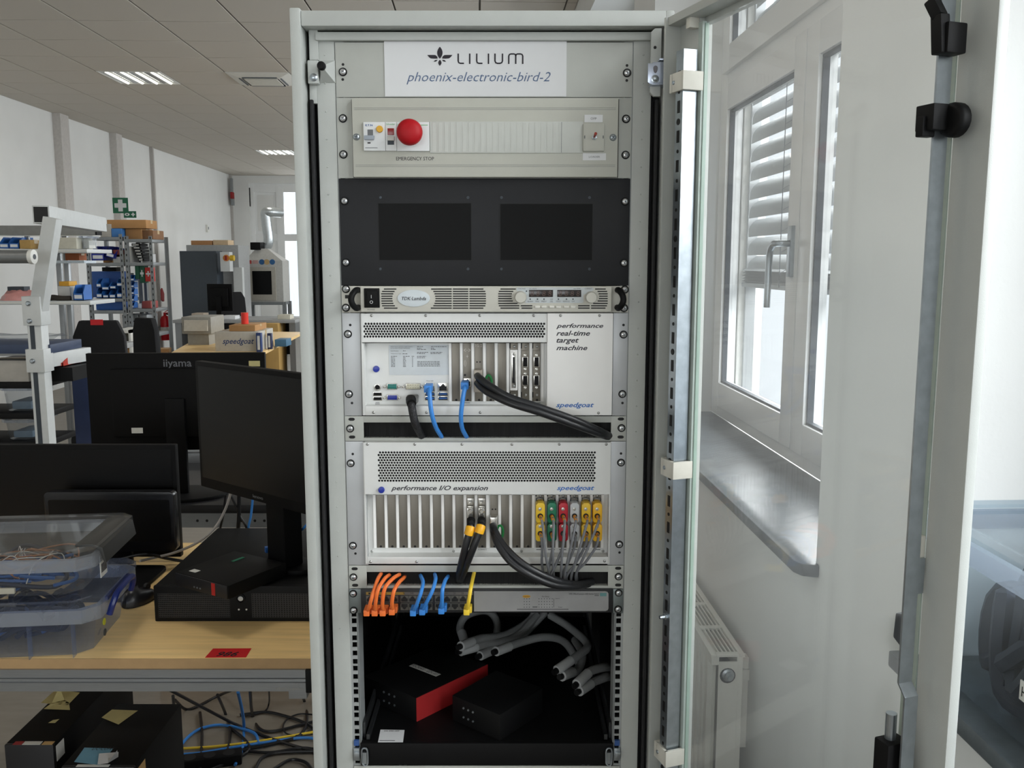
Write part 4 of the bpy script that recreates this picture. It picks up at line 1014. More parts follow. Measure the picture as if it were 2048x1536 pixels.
patch('b', m_cblue, (828, 1218), [(833, 1210, -.045), (842, 1185, -.05), (846, 1165, -.03), (842, 1153, -.004), (840, 1149, .02)], 'blue patch cable looping from the network switch into the brush strip', g_bl)
patch('b', m_cblue, (846, 1216), [(852, 1207, -.045), (864, 1183, -.05), (871, 1160, -.03), (870, 1150, -.004), (869, 1147, .02)], 'blue patch cable looping from the network switch into the brush strip', g_bl)
patch('b', m_cblue, (884, 1214), [(884, 1203, -.045), (885, 1180, -.05), (890, 1162, -.03), (895, 1154, -.004), (897, 1151, .02)], 'blue patch cable beside the yellow one in the network switch', None)
patch('y', m_cyel, (934, 1216), [(937, 1205, -.045), (941, 1180, -.045), (945, 1160, -.02), (948, 1147, .0), (949, 1143, .02)], 'yellow patch cable looping from the network switch into the brush strip', None)
# computer cables
o, b = cable('network_cable', 'blue network cable from the mainboard port down into the upper brush strip', [(859, 772, .01), (859, 780, -.025), (860, 800, -.035), (864, 830, -.035), (872, 855, -.022), (882, 872, -.002), (884, 876, .02)], .0038, m_cblue)
boot(o, b, 859, 773, -.022, .012, 15, 14, m_cblue)
o, b = cable('network_cable', 'blue network cable from a slot card down into the upper brush strip', [(931, 768, .01), (930, 775, -.025), (926, 795, -.035), (922, 830, -.035), (924, 855, -.022), (932, 872, -.002), (935, 876, .02)], .0038, m_cblue)
boot(o, b, 931, 767, -.022, .01, 15, 14, m_cblue)
m_braid = M('braided sleeve', (30, 30, 33), .5, var=.6, scale=160, bump=.8, bscale=420)
o, b = cable('monitor_cable', 'black braided monitor cable with a moulded plug hanging into the upper brush strip', [(823, 801, -.012), (823, 808, -.026), (825, 822, -.03), (830, 845, -.026), (840, 866, -.006), (846, 876, .015)], .0068, m_braid, n=10)
boot(o, b, 826, 796, -.012, .014, 22, 14, M('plug grey', (126, 126, 122), .5), 'plug')
cpart(o, b, 'strain_relief', lambda mb: mb.cyl(W(822, 799, -.01), W(823, 808, -.03), .009, .008, 14), m_black, 0, True)
def expansion_link(name, label, plug, y, cab, metal, tabs):
    P0 = W(*cab[0][0]); o = thing(name, label, 'cable', P0)
    for c in cab: MB().tube([W(*p) - P0 for p in c], .0062, 12, 8).build('sheath', m_cblk, o, smooth=True)
    px, py, w, h = plug; boot(o, P0, px, py, y - .022, y, w, h, metal)
    gx, gy = tabs
    pts = [W(gx + 6*math.cos(t), gy + 13*math.sin(t), y - .016) - P0 for t in [k*math.pi/6 + .3 for k in range(13)]]
    MB().tube(pts, .0022, 6, 4).build('pull_tab', M('tab green', (30, 122, 62), .4), o, smooth=True)
    return o
expansion_link('link_cable', 'pair of thick black link cables with green pull tab, sweeping into the upper brush strip', (957, 759, 17, 44), R - .002,
    [[(955, 752, -.012), (960, 757, -.03), (980, 772, -.045), (1020, 795, -.055), (1080, 815, -.055), (1150, 840, -.045), (1200, 862, -.022), (1219, 871, .004)],
     [(955, 766, -.012), (962, 774, -.03), (980, 787, -.045), (1020, 806, -.06), (1080, 825, -.06), (1150, 850, -.045), (1200, 868, -.02), (1218, 874, .006)]], M('plug taupe', (160, 152, 140), .4, metal=.4), (977, 764))
expansion_link('link_cable', 'pair of thick black link cables with green pull tab, hanging into the lower brush strip', (988, 1040, 15, 24), R7 - .002,
    [[(986, 1050, .0), (989, 1060, -.02), (1003, 1085, -.035), (1030, 1115, -.05), (1065, 1140, -.055), (1110, 1160, -.045), (1150, 1169, -.02), (1185, 1163, .006)],
     [(986, 1054, .0), (988, 1068, -.022), (998, 1092, -.04), (1022, 1124, -.055), (1060, 1150, -.06), (1105, 1169, -.05), (1150, 1173, -.025), (1180, 1167, .006)]], m_chrome, (1000, 1064))
def opt(label, px, top, pts):
    P0 = W(*pts[0]); o = thing('trunk_cable', label, 'cable', P0)
    MB().tube([W(*p) - P0 for p in pts], .0062, 12, 7).build('sheath', m_cblk, o, smooth=True)
    boot(o, P0, px, 1022, -.004, R7, 12, 26, m_chrome, 'plug_body'); boot(o, P0, px, 1040, -.01, R7 - .004, 12, 14, m_chrome, 'plug_latch')
    cpart(o, P0, 'thumb_screw', lambda mb: mb.lathe([(.005, 0), (.005, .006), (.003, .008)], W(px, 1021, -.004), (0, -1, 0), 10), m_chrome)
    a, b = pts[1], pts[2]
    cpart(o, P0, 'plug_boot', lambda mb: mb.cyl(W(*pts[0]), W(*a), .0075, .0068, 14), m_black, 0, True)
    sl_ = [W(*p) for p in pts]; t0 = sl_[1]; t1 = sl_[1].lerp(sl_[2], .3) ; t2 = sl_[1].lerp(sl_[2], .62)
    q0 = (sl_[2] - sl_[0])*.18; sp_ = [t0, t0 + q0*.55 + (t1 - t0)*.55, t2]
    cpart(o, P0, 'marker_sleeve', lambda mb: mb.tube(sp_, .0082, 16, 6), M('marker yellow', (240, 176, 32), .4), 0, True)
opt('black trunk cable with yellow marker sleeve, in the slot nearer the empty brackets', 941, 0, [(942, 1040, -.012), (941, 1054, -.03), (935, 1078, -.036), (928, 1105, -.034), (921, 1135, -.022), (918, 1152, -.004), (917, 1160, .015)])
opt('black trunk cable with yellow marker sleeve, in the slot next to the green-tab plug', 963.7, 0, [(963.5, 1040, -.012), (962, 1052, -.03), (955, 1074, -.038), (944, 1102, -.038), (932, 1132, -.026), (924, 1152, -.006), (921, 1161, .015)])
# coloured D-sub plugs, two rows
cols = [('yellow', (226, 188, 44)), ('green', (18, 110, 78)), ('red', (176, 22, 40)), ('pale grey', (182, 186, 188)), ('yellow', (222, 182, 40)), ('amber', (232, 178, 28))]
ends = [(1100, 1164), (1107, 1160), (1122, 1166), (1128, 1168), (1141, 1166), (1150, 1162)]
ends2 = [(1086, 1156), (1096, 1160), (1100, 1166), (1126, 1160), (1132, 1166), (1152, 1158)]
where = ['in the column next to the empty brackets', '', '', '', 'between the grey and amber columns', '']
for i, (cn, rgb) in enumerate(cols):
    px = xs[14 + i] + 1; mt = M('hood %s %d' % (cn, i), rgb, .4, var=.05)
    for j, (y0, y1) in enumerate(((1004, 1044), (1045.5, 1081))):
        hx_, hy_ = px, (1032 if j == 0 else 1067)
        e = (ends, ends2)[j][i]; k = .5
        pts = [(hx_, hy_, -.006), (hx_ + (2 if j else 3), hy_ + 9, -.03), (hx_ + (e[0] - hx_)*.15 + 3, hy_ + 28, -.042 + .01*j), (hx_ + (e[0] - hx_)*.55, (hy_ + e[1])/2 + 12, -.042 + .012*j), (e[0] - (e[0] - hx_)*.06, e[1] - 16, -.022), (e[0] + 2, e[1], .004), (e[0] + 3, e[1] + 3, .015)]
        lab = '%s %s plug hood with thin grey cable on the expansion chassis' % ('upper' if j == 0 else 'lower', cn)
        if where[i]: lab = '%s %s plug hood with thin grey cable, %s' % ('upper' if j == 0 else 'lower', cn, where[i])
        P0 = W(*pts[0]); o = thing('signal_cable', lab, 'cable', P0, 0, 'coloured plugs of the expansion chassis')
        MB().tube([W(*p) - P0 for p in pts], .0023, 8, 6).build('sheath', m_cgrey, o, smooth=True)
        a, b = W(px - 9.3, (y0 + y1)/2, -.002), W(px + 9.3, (y0 + y1)/2, -.002); c, d = W(px, y1, -.002), W(px, y0, -.002)
        cpart(o, P0, 'plug_hood', lambda mb: mb.prism([(a.x, c.z + .003), (a.x + .003, c.z), (b.x - .003, c.z), (b.x, c.z + .003), (b.x, d.z - .004), (b.x - .004, d.z), (a.x + .004, d.z), (a.x, d.z - .004)], YP - .008, YP + R7 - .004), mt, .002)
        q = W(hx_, hy_, -.008); cpart(o, P0, 'cable_entry', lambda mb: mb.cyl((q.x, YP - .0076, q.z), (q.x, YP - .0086, q.z), .0047, n=16), m_dark)
        q2 = W(px - .5, y0 + (14 if j == 0 else 7), -.008); cpart(o, P0, 'hood_screw', lambda mb: mb.lathe([(.0032, 0), (.003, .0012), (.0004, .0015)], (q2.x, YP - .008, q2.z), (0, -1, 0), 10), m_chrome)
        cpart(o, P0, 'heat_shrink', lambda mb: mb.cyl(W(*pts[0]), W(*pts[1]), .0029, n=10), M('shrink orange', (226, 146, 32), .45) if not (j == 1 and i in (2, 3)) else m_cgrey, 0, True)
# ================================================================= LOWER BAY OF THE RACK
u = Unit('pullout_shelf', 'black pull-out shelf on slide rails at the bottom of the rack', 'rack shelf', 1487, 1530)
zs = u.h
MB().box(-.2285, .2285, .0, .012, .0, zs).build('front_lip', m_black, u.e, bevel=.001)
MB().box(-.225, .225, .012, .58, zs - .004, zs).build('shelf_plate', m_black, u.e)
m_slide = M('slide rail steel', (84, 86, 88), .3, metal=.8)
for s_ in (-1, 1):
    MB().box(s_*.2265, s_*.2225, .02, .6, zs - .008, zs + .03).build('slide_rail', m_slide, u.e)
    MB().box(s_*.219, s_*.213, .01, .5, zs + .002, zs + .012).build('slide_rail', m_slide, u.e)
    lt = MB(); cx = s_*.2205
    for zz in (.008, .03):
        pass
    lt.tube([(cx - .005, -.004, .006), (cx - .005, -.004, .03), (cx, -.004, .035), (cx + .005, -.004, .03), (cx + .005, -.004, .006), (cx, -.004, .001), (cx - .005, -.004, .006)], .0016, 6, 4)
    lt.box(cx - .0035, cx + .0035, -.004, 0, .004, .026)
    lt.build('release_latch', m_zinc, u.e, smooth=True)
    x = s_*.2355
    MB().box(x - .0045, x + .0045, -.001, .004, zs - .004, zs + .006).build('cage_nut', M('nut blue', (52, 84, 140), .4), u.e)
    MB().box(x - .0055, x + .0055, -.003, .004, zs - .032, zs - .008).box(x - .004, x + .006, -.006, -.003, zs - .026, zs - .014).build('cage_nut', m_zinc, u.e, bevel=.001)
zsh = u.z0 + zs
# inventory sticker (its printed code is left out)
st = thing('inventory_sticker', 'small white inventory sticker lying on the black pull-out shelf', 'sticker', (0, 0, 0))
P = [PZ(756, 1484, zsh + .0008), PZ(806, 1484, zsh + .0008), PZ(809, 1460, zsh + .0008), PZ(761, 1459, zsh + .0008)]
st.location = P[0]; P = [p - P[0] for p in P]
MB().add(P + [p - Vector((0, 0, .0006)) for p in P], [(0,1,2,3),(7,6,5,4),(0,4,5,1),(1,5,6,2),(2,6,7,3),(3,7,4,0)]).build('backing', m_paper, st)
def flat_text(t, x0, x1, y0, y1, z, mat, par, shear=0, bold=0, rz=0):
    o = text(t, x0, x1, y0, y1, 0, mat, par, shear, bold); o.data.transform(Matrix.Rotation(-math.pi/2, 4, 'X')); o.location.z = z; o.rotation_euler.z = rz; return o
flat_text('DK 0901.009', .006, .034, P[2].y - .006, P[2].y - .002, .0004, m_ink, st, 0, .01)
MB().box(.002, .03, .004, .0055, 0, .0003).build('printed_rule', m_ink, st)
# equipment boxes standing on the shelf
def crate(name, label, N, Lc, Rc, H, mat, side, cat='box'):
    n_, l_, r_ = PZ(*N, zsh), PZ(*Lc, zsh), PZ(*Rc, zsh); f_ = l_ + r_ - n_; H = Vector((0, 0, H)); o = thing(name, label, cat, n_)
    B = [p - n_ for p in (n_, r_, f_, l_)]
    MB().add(B + [p + H for p in B], [(3,2,1,0),(4,5,6,7),(0,1,5,4),(1,2,6,5),(2,3,7,6),(3,0,4,7)]).build('housing', mat, o, bevel=.001)
    if side:
        nrm = (B[1] - B[0]).cross(Vector((0, 0, 1))).normalized()*.0012
        MB().add([B[0] + nrm, B[1] + nrm, B[1] + H + nrm, B[0] + H + nrm, B[0], B[1], B[1] + H, B[0] + H], [(0,1,2,3),(0,4,5,1),(1,5,6,2),(2,6,7,3),(3,7,4,0)]).build('side_plate', side, o)
    return o, B, H
m_boxb = M('box black', (9, 9, 10), .6, var=.08, spec=.25)
o, B, H = crate('equipment_box', 'black equipment box with a red side plate on the pull-out shelf', (833, 1443), (728, 1397), (975, 1372), .047, m_boxb, M('side red', (150, 28, 30), .55))
d_ = (B[3] - B[0])
for i in range(3):
    for j in range(2):
        p = B[0] + d_*(.6 - .1*i) + Vector((0, 0, .014 + .018*j)); nn = d_.cross(Vector((0, 0, 1))).normalized()
        if nn.y > 0: nn = -nn
        MB().cyl(p, p + nn*.0015, .0022, n=8).build('socket_screw', m_zinc, o)
e1, e2 = (B[1] - B[0]), (B[3] - B[0]); c_ = B[0] + e1*.45 + e2*.25 + H
lbm = MB().add([c_, c_ + e2*.52 , c_ + e2*.52 + e1*.07, c_ + e1*.07], [(0,1,2,3)]); lbm.v = [(x, y, z + .0008) for x, y, z in lbm.v]; lbm.build('label_strip', m_lab, o)
tt = flat_text('PDC90400 - GEN 003', 0, e2.length*.48, .002, .011, 0, m_ink, o, 0, 0); tt.location = c_ + e2*.5 + e1*.006 + Vector((0, 0, .0012)); tt.rotation_euler.z = math.atan2(-e2.y, -e2.x)
o, B, H = crate('equipment_box', 'black equipment box without label, near the middle of the pull-out shelf', (1000, 1482), (905, 1440), (1085, 1425), .05, m_boxb, None)
for i in range(3):
    for j in range(2):
        p = B[0] + (B[3] - B[0])*(.75 - .1*i) + Vector((0, 0, .016 + .018*j)); MB().cyl(p + Vector((0, .001, 0)), p + Vector((-.0008, -.0015, 0)), .002, n=8).build('socket_screw', m_zinc, o)
m_hose = M('grey conduit', (136, 138, 138), .55, bump=.6, bscale=700)
def hose(label, pts, grp=None):
    Pp = [PY(a, b, YP + c) for a, b, c in pts]; o = thing('conduit_hose', label, 'hose', Pp[0], 0, grp)
    MB().tube([p - Pp[0] for p in Pp], .0085, 10, 7).build('sheath', m_hose, o, smooth=True)
    d = (Pp[0] - Pp[1]).normalized(); MB().cyl(d*-.03, d*.012, .0098, n=12).build('end_sleeve', M('sleeve grey', (170, 172, 172), .45), o, smooth=True)
    MB().cyl(d*.012, d*.022, .006, n=10).build('wire_end', m_black, o)
hg = 'grey conduit hoses in the lower bay'
labs = ['grey conduit hose ending behind the red-sided box, uppermost of three', 'grey conduit hose ending behind the red-sided box, middle of three', 'grey conduit hose ending behind the red-sided box, lowest of three', 'long grey conduit hose arching over the unlabelled black box', 'grey conduit hose of the middle pair, with the raised end', 'grey conduit hose of the middle pair, lying lower', 'grey conduit hose by the rack rail, upper of two', 'grey conduit hose by the rack rail, lower of two']
for lab, q in zip(labs, ([(928, 1290, .2), (960, 1277, .25), (1010, 1270, .3), (1060, 1240, .35), (1080, 1200, .36)], [(930, 1300, .22), (975, 1288, .26), (1030, 1275, .3), (1075, 1230, .35)], [(968, 1308, .24), (1000, 1293, .28), (1045, 1270, .32), (1090, 1225, .36)],
          [(1000, 1300, .2), (1040, 1285, .25), (1090, 1274, .28), (1130, 1285, .3), (1160, 1330, .3)], [(1122, 1335, .14), (1150, 1315, .17), (1175, 1290, .22), (1140, 1255, .3), (1100, 1230, .34)], [(1130, 1350, .14), (1155, 1340, .18), (1165, 1310, .22), (1150, 1280, .3)],
          [(1160, 1362, .1), (1180, 1343, .13), (1205, 1335, .16), (1222, 1334, .2)], [(1165, 1378, .1), (1185, 1365, .13), (1210, 1355, .16), (1223, 1352, .2)])): hose(lab, q, hg)
hose('corrugated grey conduit hose arching in a loop behind the others', [(930, 1285, .3), (920, 1255, .34), (935, 1230, .36), (975, 1222, .38), (995, 1250, .38), (985, 1300, .36)])
u = Unit('blank_panel', 'plain grey blanking panel below the pull-out shelf', 'rack panel', 1532, 1590); u.plate(m_panel)

# ================================================================= NEAR WORKBENCH (left)
ZB = .76
m_wood = M('beech laminate', (240, 204, 142), .42, var=.09, scale=5, stretch=(1, 14, 14))
m_wedge = M('beech edge', (172, 140, 98), .5, var=.06)
yb0 = PZ(300, 1318, ZB).y
wb = thing('workbench', 'beech-topped workbench with aluminium front rail beside the rack', 'workbench', (-.42, yb0, 0))
MB().box(-1.9, 0, .002, .8, ZB - .022, ZB).build('tabletop', m_wood, wb, bevel=.001)
MB().box(-1.9, 0, 0, .002, ZB - .022, ZB).build('edge_band', m_wedge, wb)
ex_ = PY(612, 1350, yb0).x + .42
pr = MB(); z1 = ZB - .022
pr.prism([(-.006, z1), (-.006, z1 - .004), (-.003, z1 - .005), (-.003, z1 - .018), (0, z1 - .019), (0, z1 - .021), (-.003, z1 - .022), (-.003, z1 - .028), (-.008, z1 - .029), (-.008, z1 - .031), (-.004, z1 - .032), (-.004, z1 - .05), (.03, z1 - .05), (.03, z1)], -1.9, ex_, 'x')
pr.build('front_rail', m_alu, wb)
MB().box(ex_, ex_ + .015, -.008, .035, z1 - .052, z1).build('rail_end_cap', m_black, wb, bevel=.002)
pm_ = MB(); rn = random.Random(8); xx = ex_ - .066
while xx < ex_ - .006:
    l_ = rn.uniform(.0015, .003); pm_.box(xx, xx + l_, -.0046, -.0041, z1 - .047, z1 - (.039 if rn.random() < .3 else .042)); xx += l_ + .0008
pm_.build('worn_print', M('silver print', (150, 150, 148), .5), wb, kind='stuff')
for x in (-1.86, -.06):
    MB().box(x - .02, x + .02, .72, .76, .01, z1).build('leg', m_alu, wb, bevel=.003)
    MB().box(x - .02, x + .02, .06, .72, z1 - .1, z1 - .05).build('bracket_arm', m_alu, wb)
    MB().box(x - .018, x + .018, .06, .72, .0, .04).build('foot_rail', m_alu, wb, bevel=.002)
MB().box(-1.84, -.08, .725, .755, .56, .62).build('rear_rail', m_alu, wb)
px_, pz_ = PY(18, 1420, yb0 + .1), 0
MB().box(-1.44, -1.41, .1, .14, .0, z1 - .05).build('support_post', m_alu, wb)
# red tag with handwriting
rd = thing('red_tag', 'red paper tag with handwritten number on the beech tabletop', 'tag', PZ(410, 1315, ZB + .0006))
q = [PZ(a, b, ZB + .0006) - rd.location for a, b in ((410, 1315), (492, 1314.5), (503, 1296.5), (426, 1297))]
MB().add(q + [p - Vector((0, 0, .0005)) for p in q], [(0,1,2,3),(7,6,5,4),(0,4,5,1),(1,5,6,2),(2,6,7,3),(3,7,4,0)]).build('paper', M('tag red', (206, 24, 30), .6), rd)
flat_text('986', .022, .066, .005, .027, .0008, m_ink, rd, .3, .004)
# 2U server
sf = PZ(310, 1243, ZB); sv = thing('flat_server', 'flat black rack server with perforated front lying on the beech workbench', 'server', (sf.x + .22, sf.y, ZB))
MB().box(-.22, .22, .012, .47, .0, .086).build('case', m_black, sv, bevel=.002)
MB().box(-.22, .22, 0, .012, .0, .088).build('front_bezel', m_black, sv, bevel=.003)
gm = MB().holes(-.21, -.04, .01, .07, -.0006, 40, 12, .0017, stag=False, k=6).holes(.012, .21, .01, .07, -.0006, 32, 12, .0017, stag=False, k=6); gm.build('front_grille', M('grille black', (24, 24, 25), .5), sv)
lk_ = MB().lathe([(.011, 0), (.011, .003), (.0085, .0035), (.008, .001)], (-.013, -.0, .058), n=20).build('key_lock', m_black, sv, smooth=True)
MB().lathe([(.0062, 0), (.006, .003), (.0005, .0032)], (-.013, -.001, .058), n=16).build('lock_cylinder', m_zinc, lk_, smooth=True)
for x in (-.019, -.001): MB().cyl((x, 0, .03), (x, -.001, .03), .0022, n=8).build('indicator_led', m_lab, sv)
# mini computer on the server
zt = ZB + .088
c4 = [PZ(384, 1147, zt + .034), PZ(457, 1172, zt + .034), PZ(592, 1118, zt + .034)]
n_ = c4[1]; a_ = c4[2] - n_; a_.z = 0; ang = math.atan2(a_.y, a_.x)
mc = thing('mini_computer', 'small black mini computer lying askew on top of the flat server', 'computer', (n_.x, n_.y, zt), ang)
MB().box(0, .18, 0, .178, .002, .0345).build('case', m_black, mc, bevel=.002)
fr = MB().box(-.004, 0, .002, .176, .003, .0335).build('front_face', m_sw, mc, bevel=.001)
MB().box(-.0045, -.0035, .04, .052, .004, .033).build('red_stripe', M('stripe red', (170, 34, 30), .4), mc)
for y in (.09, .1, .11): MB().cyl((-.004, y, .012), (-.0048, y, .012), .0022, n=8).build('front_jack', m_zinc, mc)
MB().box(.02, .036, .134, .156, .0345, .035).build('spec_label', m_lab, mc); MB().box(.12, .156, .115, .124, .0345, .0352).build('green_sticker', M('sticker green', (24, 112, 84), .5), mc)
for x, y in ((.02, .02), (.16, .02), (.02, .16), (.16, .16)): MB().cyl((x, y, 0), (x, y, .003), .006, n=8).build('rubber_foot', m_rubber, mc)
cb = MB(); e_ = PZ(575, 1098, zt + .03)
def wcable(name, label, pts, r, mat, grp=None, n=8):
    o = thing(name, label, 'cable', pts[0], 0, grp); MB().tube([p - pts[0] for p in pts], r, n, 6).build('sheath', mat, o, smooth=True); return o
o = wcable('network_cable', 'blue network cable plugged into the mini computer on the server', [PZ(546, 1098, zt + .02), PZ(560, 1090, zt + .03), PY(580, 1078, 2.2), PY(605, 1058, 2.16), PY(622, 1040, 2.14), PY(640, 1020, 2.16)], .0032, m_cblue)
MB().box(-.02, .012, -.007, .007, -.006, .008).build('plug', M('boot blue', (50, 110, 190), .4), o, rz=.5)
# monitors
m_bez = M('monitor black', (7, 7, 8), .6, var=.08, spec=.16)
m_lcd = M('lcd dark', (5, 5, 6), .35, var=.03, spec=.2)
def monitor(label, loc, rz, w, h, zb, neck, base, chin=.018, name='monitor', by=.05):
    o = thing(name, label, 'monitor', loc, rz)
    MB().box(-w/2, w/2, 0, .022, zb, zb + h).build('bezel', m_bez, o, bevel=.003)
    MB().box(-w/2 + .012, w/2 - .012, -.0008, .001, zb + chin, zb + h - .012).build('screen', m_lcd, o)
    MB().prism([(-w*.36, zb + h*.15), (w*.36, zb + h*.15), (w*.36, zb + h*.85), (-w*.36, zb + h*.85)], .022, .05).build('back_shell', m_bez, o, bevel=.01)
    MB().box(-.035, .035, .045, by + .015, .012, zb + h*.55).build('stand_neck', m_bez, o, bevel=.004)
    bw, bd = base; MB().prism([(bw*math.cos(t), bd*math.sin(t) + by) for t in [k*math.pi/14 for k in range(28)]], 0, .012, 'z').build('stand_base', m_bez, o, bevel=.003)
    return o
pA = PY(350, 890, 2.44); mA = monitor('black monitor facing the rack behind the stacked storage boxes', (pA.x - .275, 2.44, ZB), 0, .55, .325, pA.z - .325 - ZB, 0, (.12, .09))
# glossy black panel PC in front of it
p0, p1 = PY(86, 984, 2.36), PY(353, 1104, 2.36)
pc = thing('panel_computer', 'glossy black panel computer with rounded corners, in front of the monitor behind the boxes', 'computer', ((p0.x + p1.x)/2, 2.36, ZB))
w_ = (p1.x - p0.x)/2; zz0, zz1 = p1.z - ZB, p0.z - ZB
def rrect(a, b, c, d, r, n=5):
    out = []
    for cx, cz, t0 in ((b - r, c + r, -90), (b - r, d - r, 0), (a + r, d - r, 90), (a + r, c + r, 180)):
        for k in range(n + 1): t = math.radians(t0 + 90*k/n); out.append((cx + r*math.cos(t), cz + r*math.sin(t)))
    return out
MB().prism(rrect(-w_, w_, zz0, zz1, .014), 0, .03).build('housing', M('gloss black', (22, 22, 24), .2, spec=.35), pc, bevel=.003)
MB().prism(rrect(-w_ + .012, w_ - .012, zz0 + .03, zz1 - .022, .006), -.0008, .001).build('screen', m_lcd, pc)
MB().box(-.04, .04, .03, .045, .01, zz1*.6).build('stand_neck', m_bez, pc, bevel=.003)
MB().prism(rrect(-.06, w_ - .035, -.22, .03, .025), 0, .011, 'z').build('stand_base', m_bez, pc, bevel=.003)
# tilted monitor C on the server
pl, pr_ = PY(389, 715, 2.24), PY(608, 733, 1.97)
angC = math.atan2(pr_.y - pl.y, pr_.x - pl.x); wC = .49; cC = Vector((pl.x + math.cos(angC)*wC/2, pl.y + math.sin(angC)*wC/2, zt))
mC = monitor('black monitor turned sideways, standing on the flat server beside the rack', cC, angC, wC, .325, PY(392, 972, 2.24).z - zt, 0, (.08, .05), .026, 'monitor', .085)
tx = text('lenovo', -.02, .02, PY(392, 972, 2.24).z - zt + .008, PY(392, 972, 2.24).z - zt + .016, -.0012, m_inkg, mC)
# mouse
pm = PZ(268, 1213, ZB)
ms = thing('computer_mouse', 'black computer mouse lying on the beech workbench', 'mouse', (pm.x, pm.y + .03, ZB), math.radians(-20))
mv = []; fs = []; nu, nv = 14, 7
for j in range(nv + 1):
    for i in range(nu):
        t = 2*math.pi*i/nu; v_ = j/nv*math.pi/2; rr_ = math.cos(v_)**.6; mv.append((.031*rr_*math.cos(t), .052*rr_*math.sin(t), .004 + .032*math.sin(v_)*(1 - .25*math.sin(t))))
for j in range(nv):
    for i in range(nu): fs.append((j*nu + i, j*nu + (i + 1) % nu, (j + 1)*nu + (i + 1) % nu, (j + 1)*nu + i))
fs.append(tuple(range(nu - 1, -1, -1))); MB().add(mv, fs).build('shell', M('mouse black', (34, 34, 37), .3), ms, smooth=True)
MB().cyl((0, .03, .03), (0, .03, .03001), .006).cyl((-.004, .03, .03), (.004, .03, .03), .009, n=14).build('scroll_wheel', m_rubber, ms)
MB().prism([(.028*math.cos(t), .048*math.sin(t)) for t in [k*math.pi/10 for k in range(20)]], 0, .004, 'z').build('sole', m_rubber, ms)
# stacked clear boxes
m_box1 = MG('box polypropylene', (222, 228, 240), haze=.1, hazecol=(196, 208, 236), rough=.08)
m_box2 = MG('box clear', (236, 238, 240), haze=.06, hazecol=(222, 222, 222), rough=.05)
fr_ = PZ(182, 1312, ZB); BR = math.radians(6); bx_ = fr_.x - (.18*math.cos(BR) + .12*math.sin(BR)); by_ = fr_.y - .18*math.sin(BR) + .12*math.cos(BR)
b1 = thing('storage_box', 'lower clear storage box with blue handle, full of dark cables', 'storage box', (bx_, by_, ZB), BR)
tub(b1, .39, .275, .115, m_box1, .02, .03, True, m_box1)
hb = MB().tube([(.208, -.075, .075), (.216, -.07, .1), (.22, -.045, .118), (.22, .045, .118), (.216, .07, .1), (.208, .075, .075)], .007, 8, 6); hb.box(.201, .207, -.075, .075, .108, .116)
hb.build('carry_handle', M('handle navy blue', (22, 40, 110), .35), b1, smooth=True)
for x in (.06, .15): MB().box(x, x + .002, -.14, -.122, .006, .085).build('corner_rib', m_box1, b1)
MB().cyl((.183, -.04, .045), (.1845, -.04, .045), .008, n=16).build('yellow_mark', M('mark yellow', (206, 206, 48), .5), b1); MB().cyl((.183, -.04, .02), (.1845, -.04, .02), .008, n=16).build('black_mark', m_gasket, b1)
rn = random.Random(5); tangle(b1, 'cable_coils', m_navy, .32, .2, .012, .09, 16, .006, rn); tangle(b1, 'blue_wires', M('wire blue', (40, 84, 140), .5), .32, .2, .01, .07, 6, .004, rn)
MB().box(-.1, -.07, -.112, -.104, .055, .07).build('plug_tag', m_lab, b1, rz=.05)
b2 = thing('storage_box', 'upper clear storage box with dark clip handle, stacked on the box with blue handle', 'storage box', (bx_ - .0, by_ + .01, ZB + .129), BR)
tub(b2, .375, .285, .096, m_box2, .035, .026, True, m_box2)
cl = MB().prism([(.15, .112), (.188, .112), (.207, .104), (.213, .07), (.209, .068), (.2, .098), (.186, .105), (.15, .107)], -.1, .11)
cl.build('clip_handle', M('clip dark grey', (58, 58, 56), .45), b2, bevel=.001)
MB().box(.188, .1895, -.07, -.03, .025, .075).build('barcode_label', m_lab, b2); bc = MB()
for k in range(9): bc.box(.1894, .1898, -.066 + k*.004, -.064 + k*.004 + .001*(k % 2), .035, .055)
bc.build('barcode', m_ink, b2)
tangle(b2, 'bare_wires', M('wire off-white', (214, 208, 196), .6), .28, .2, .01, .08, 8, .0011, rn); tangle(b2, 'blue_wires', M('wire blue'), .3, .24, .01, .05, 7, .004, rn); tangle(b2, 'copper_wires', M('wire copper', (150, 98, 60), .5), .3, .24, .02, .07, 7, .002, rn)
tangle(b2, 'dark_wires', m_navy, .3, .24, .01, .05, 6, .005, rn)
w1 = MB(); cxw, czw = -.06, .045
for k in range(4):
    rr_ = .022 + .003*k; w1.tube([(cxw + rr_*math.cos(t), -.098 - .001*k, czw + rr_*math.sin(t)) for t in [q*math.pi/5 for q in range(11)]], .0007, 5, 3)
w1.build('wire_coil', m_paper, b2, smooth=True)
MB().box(-.02, .02, -.104, -.096, .008, .021).build('plug_connector', M('ivory plastic', (214, 204, 178), .5), b2, bevel=.001)
MB().box(-.16, -.02, -.09, -.06, .084, .0855).build('paper_slip', M('slip cream', (226, 208, 176), .6), b2)
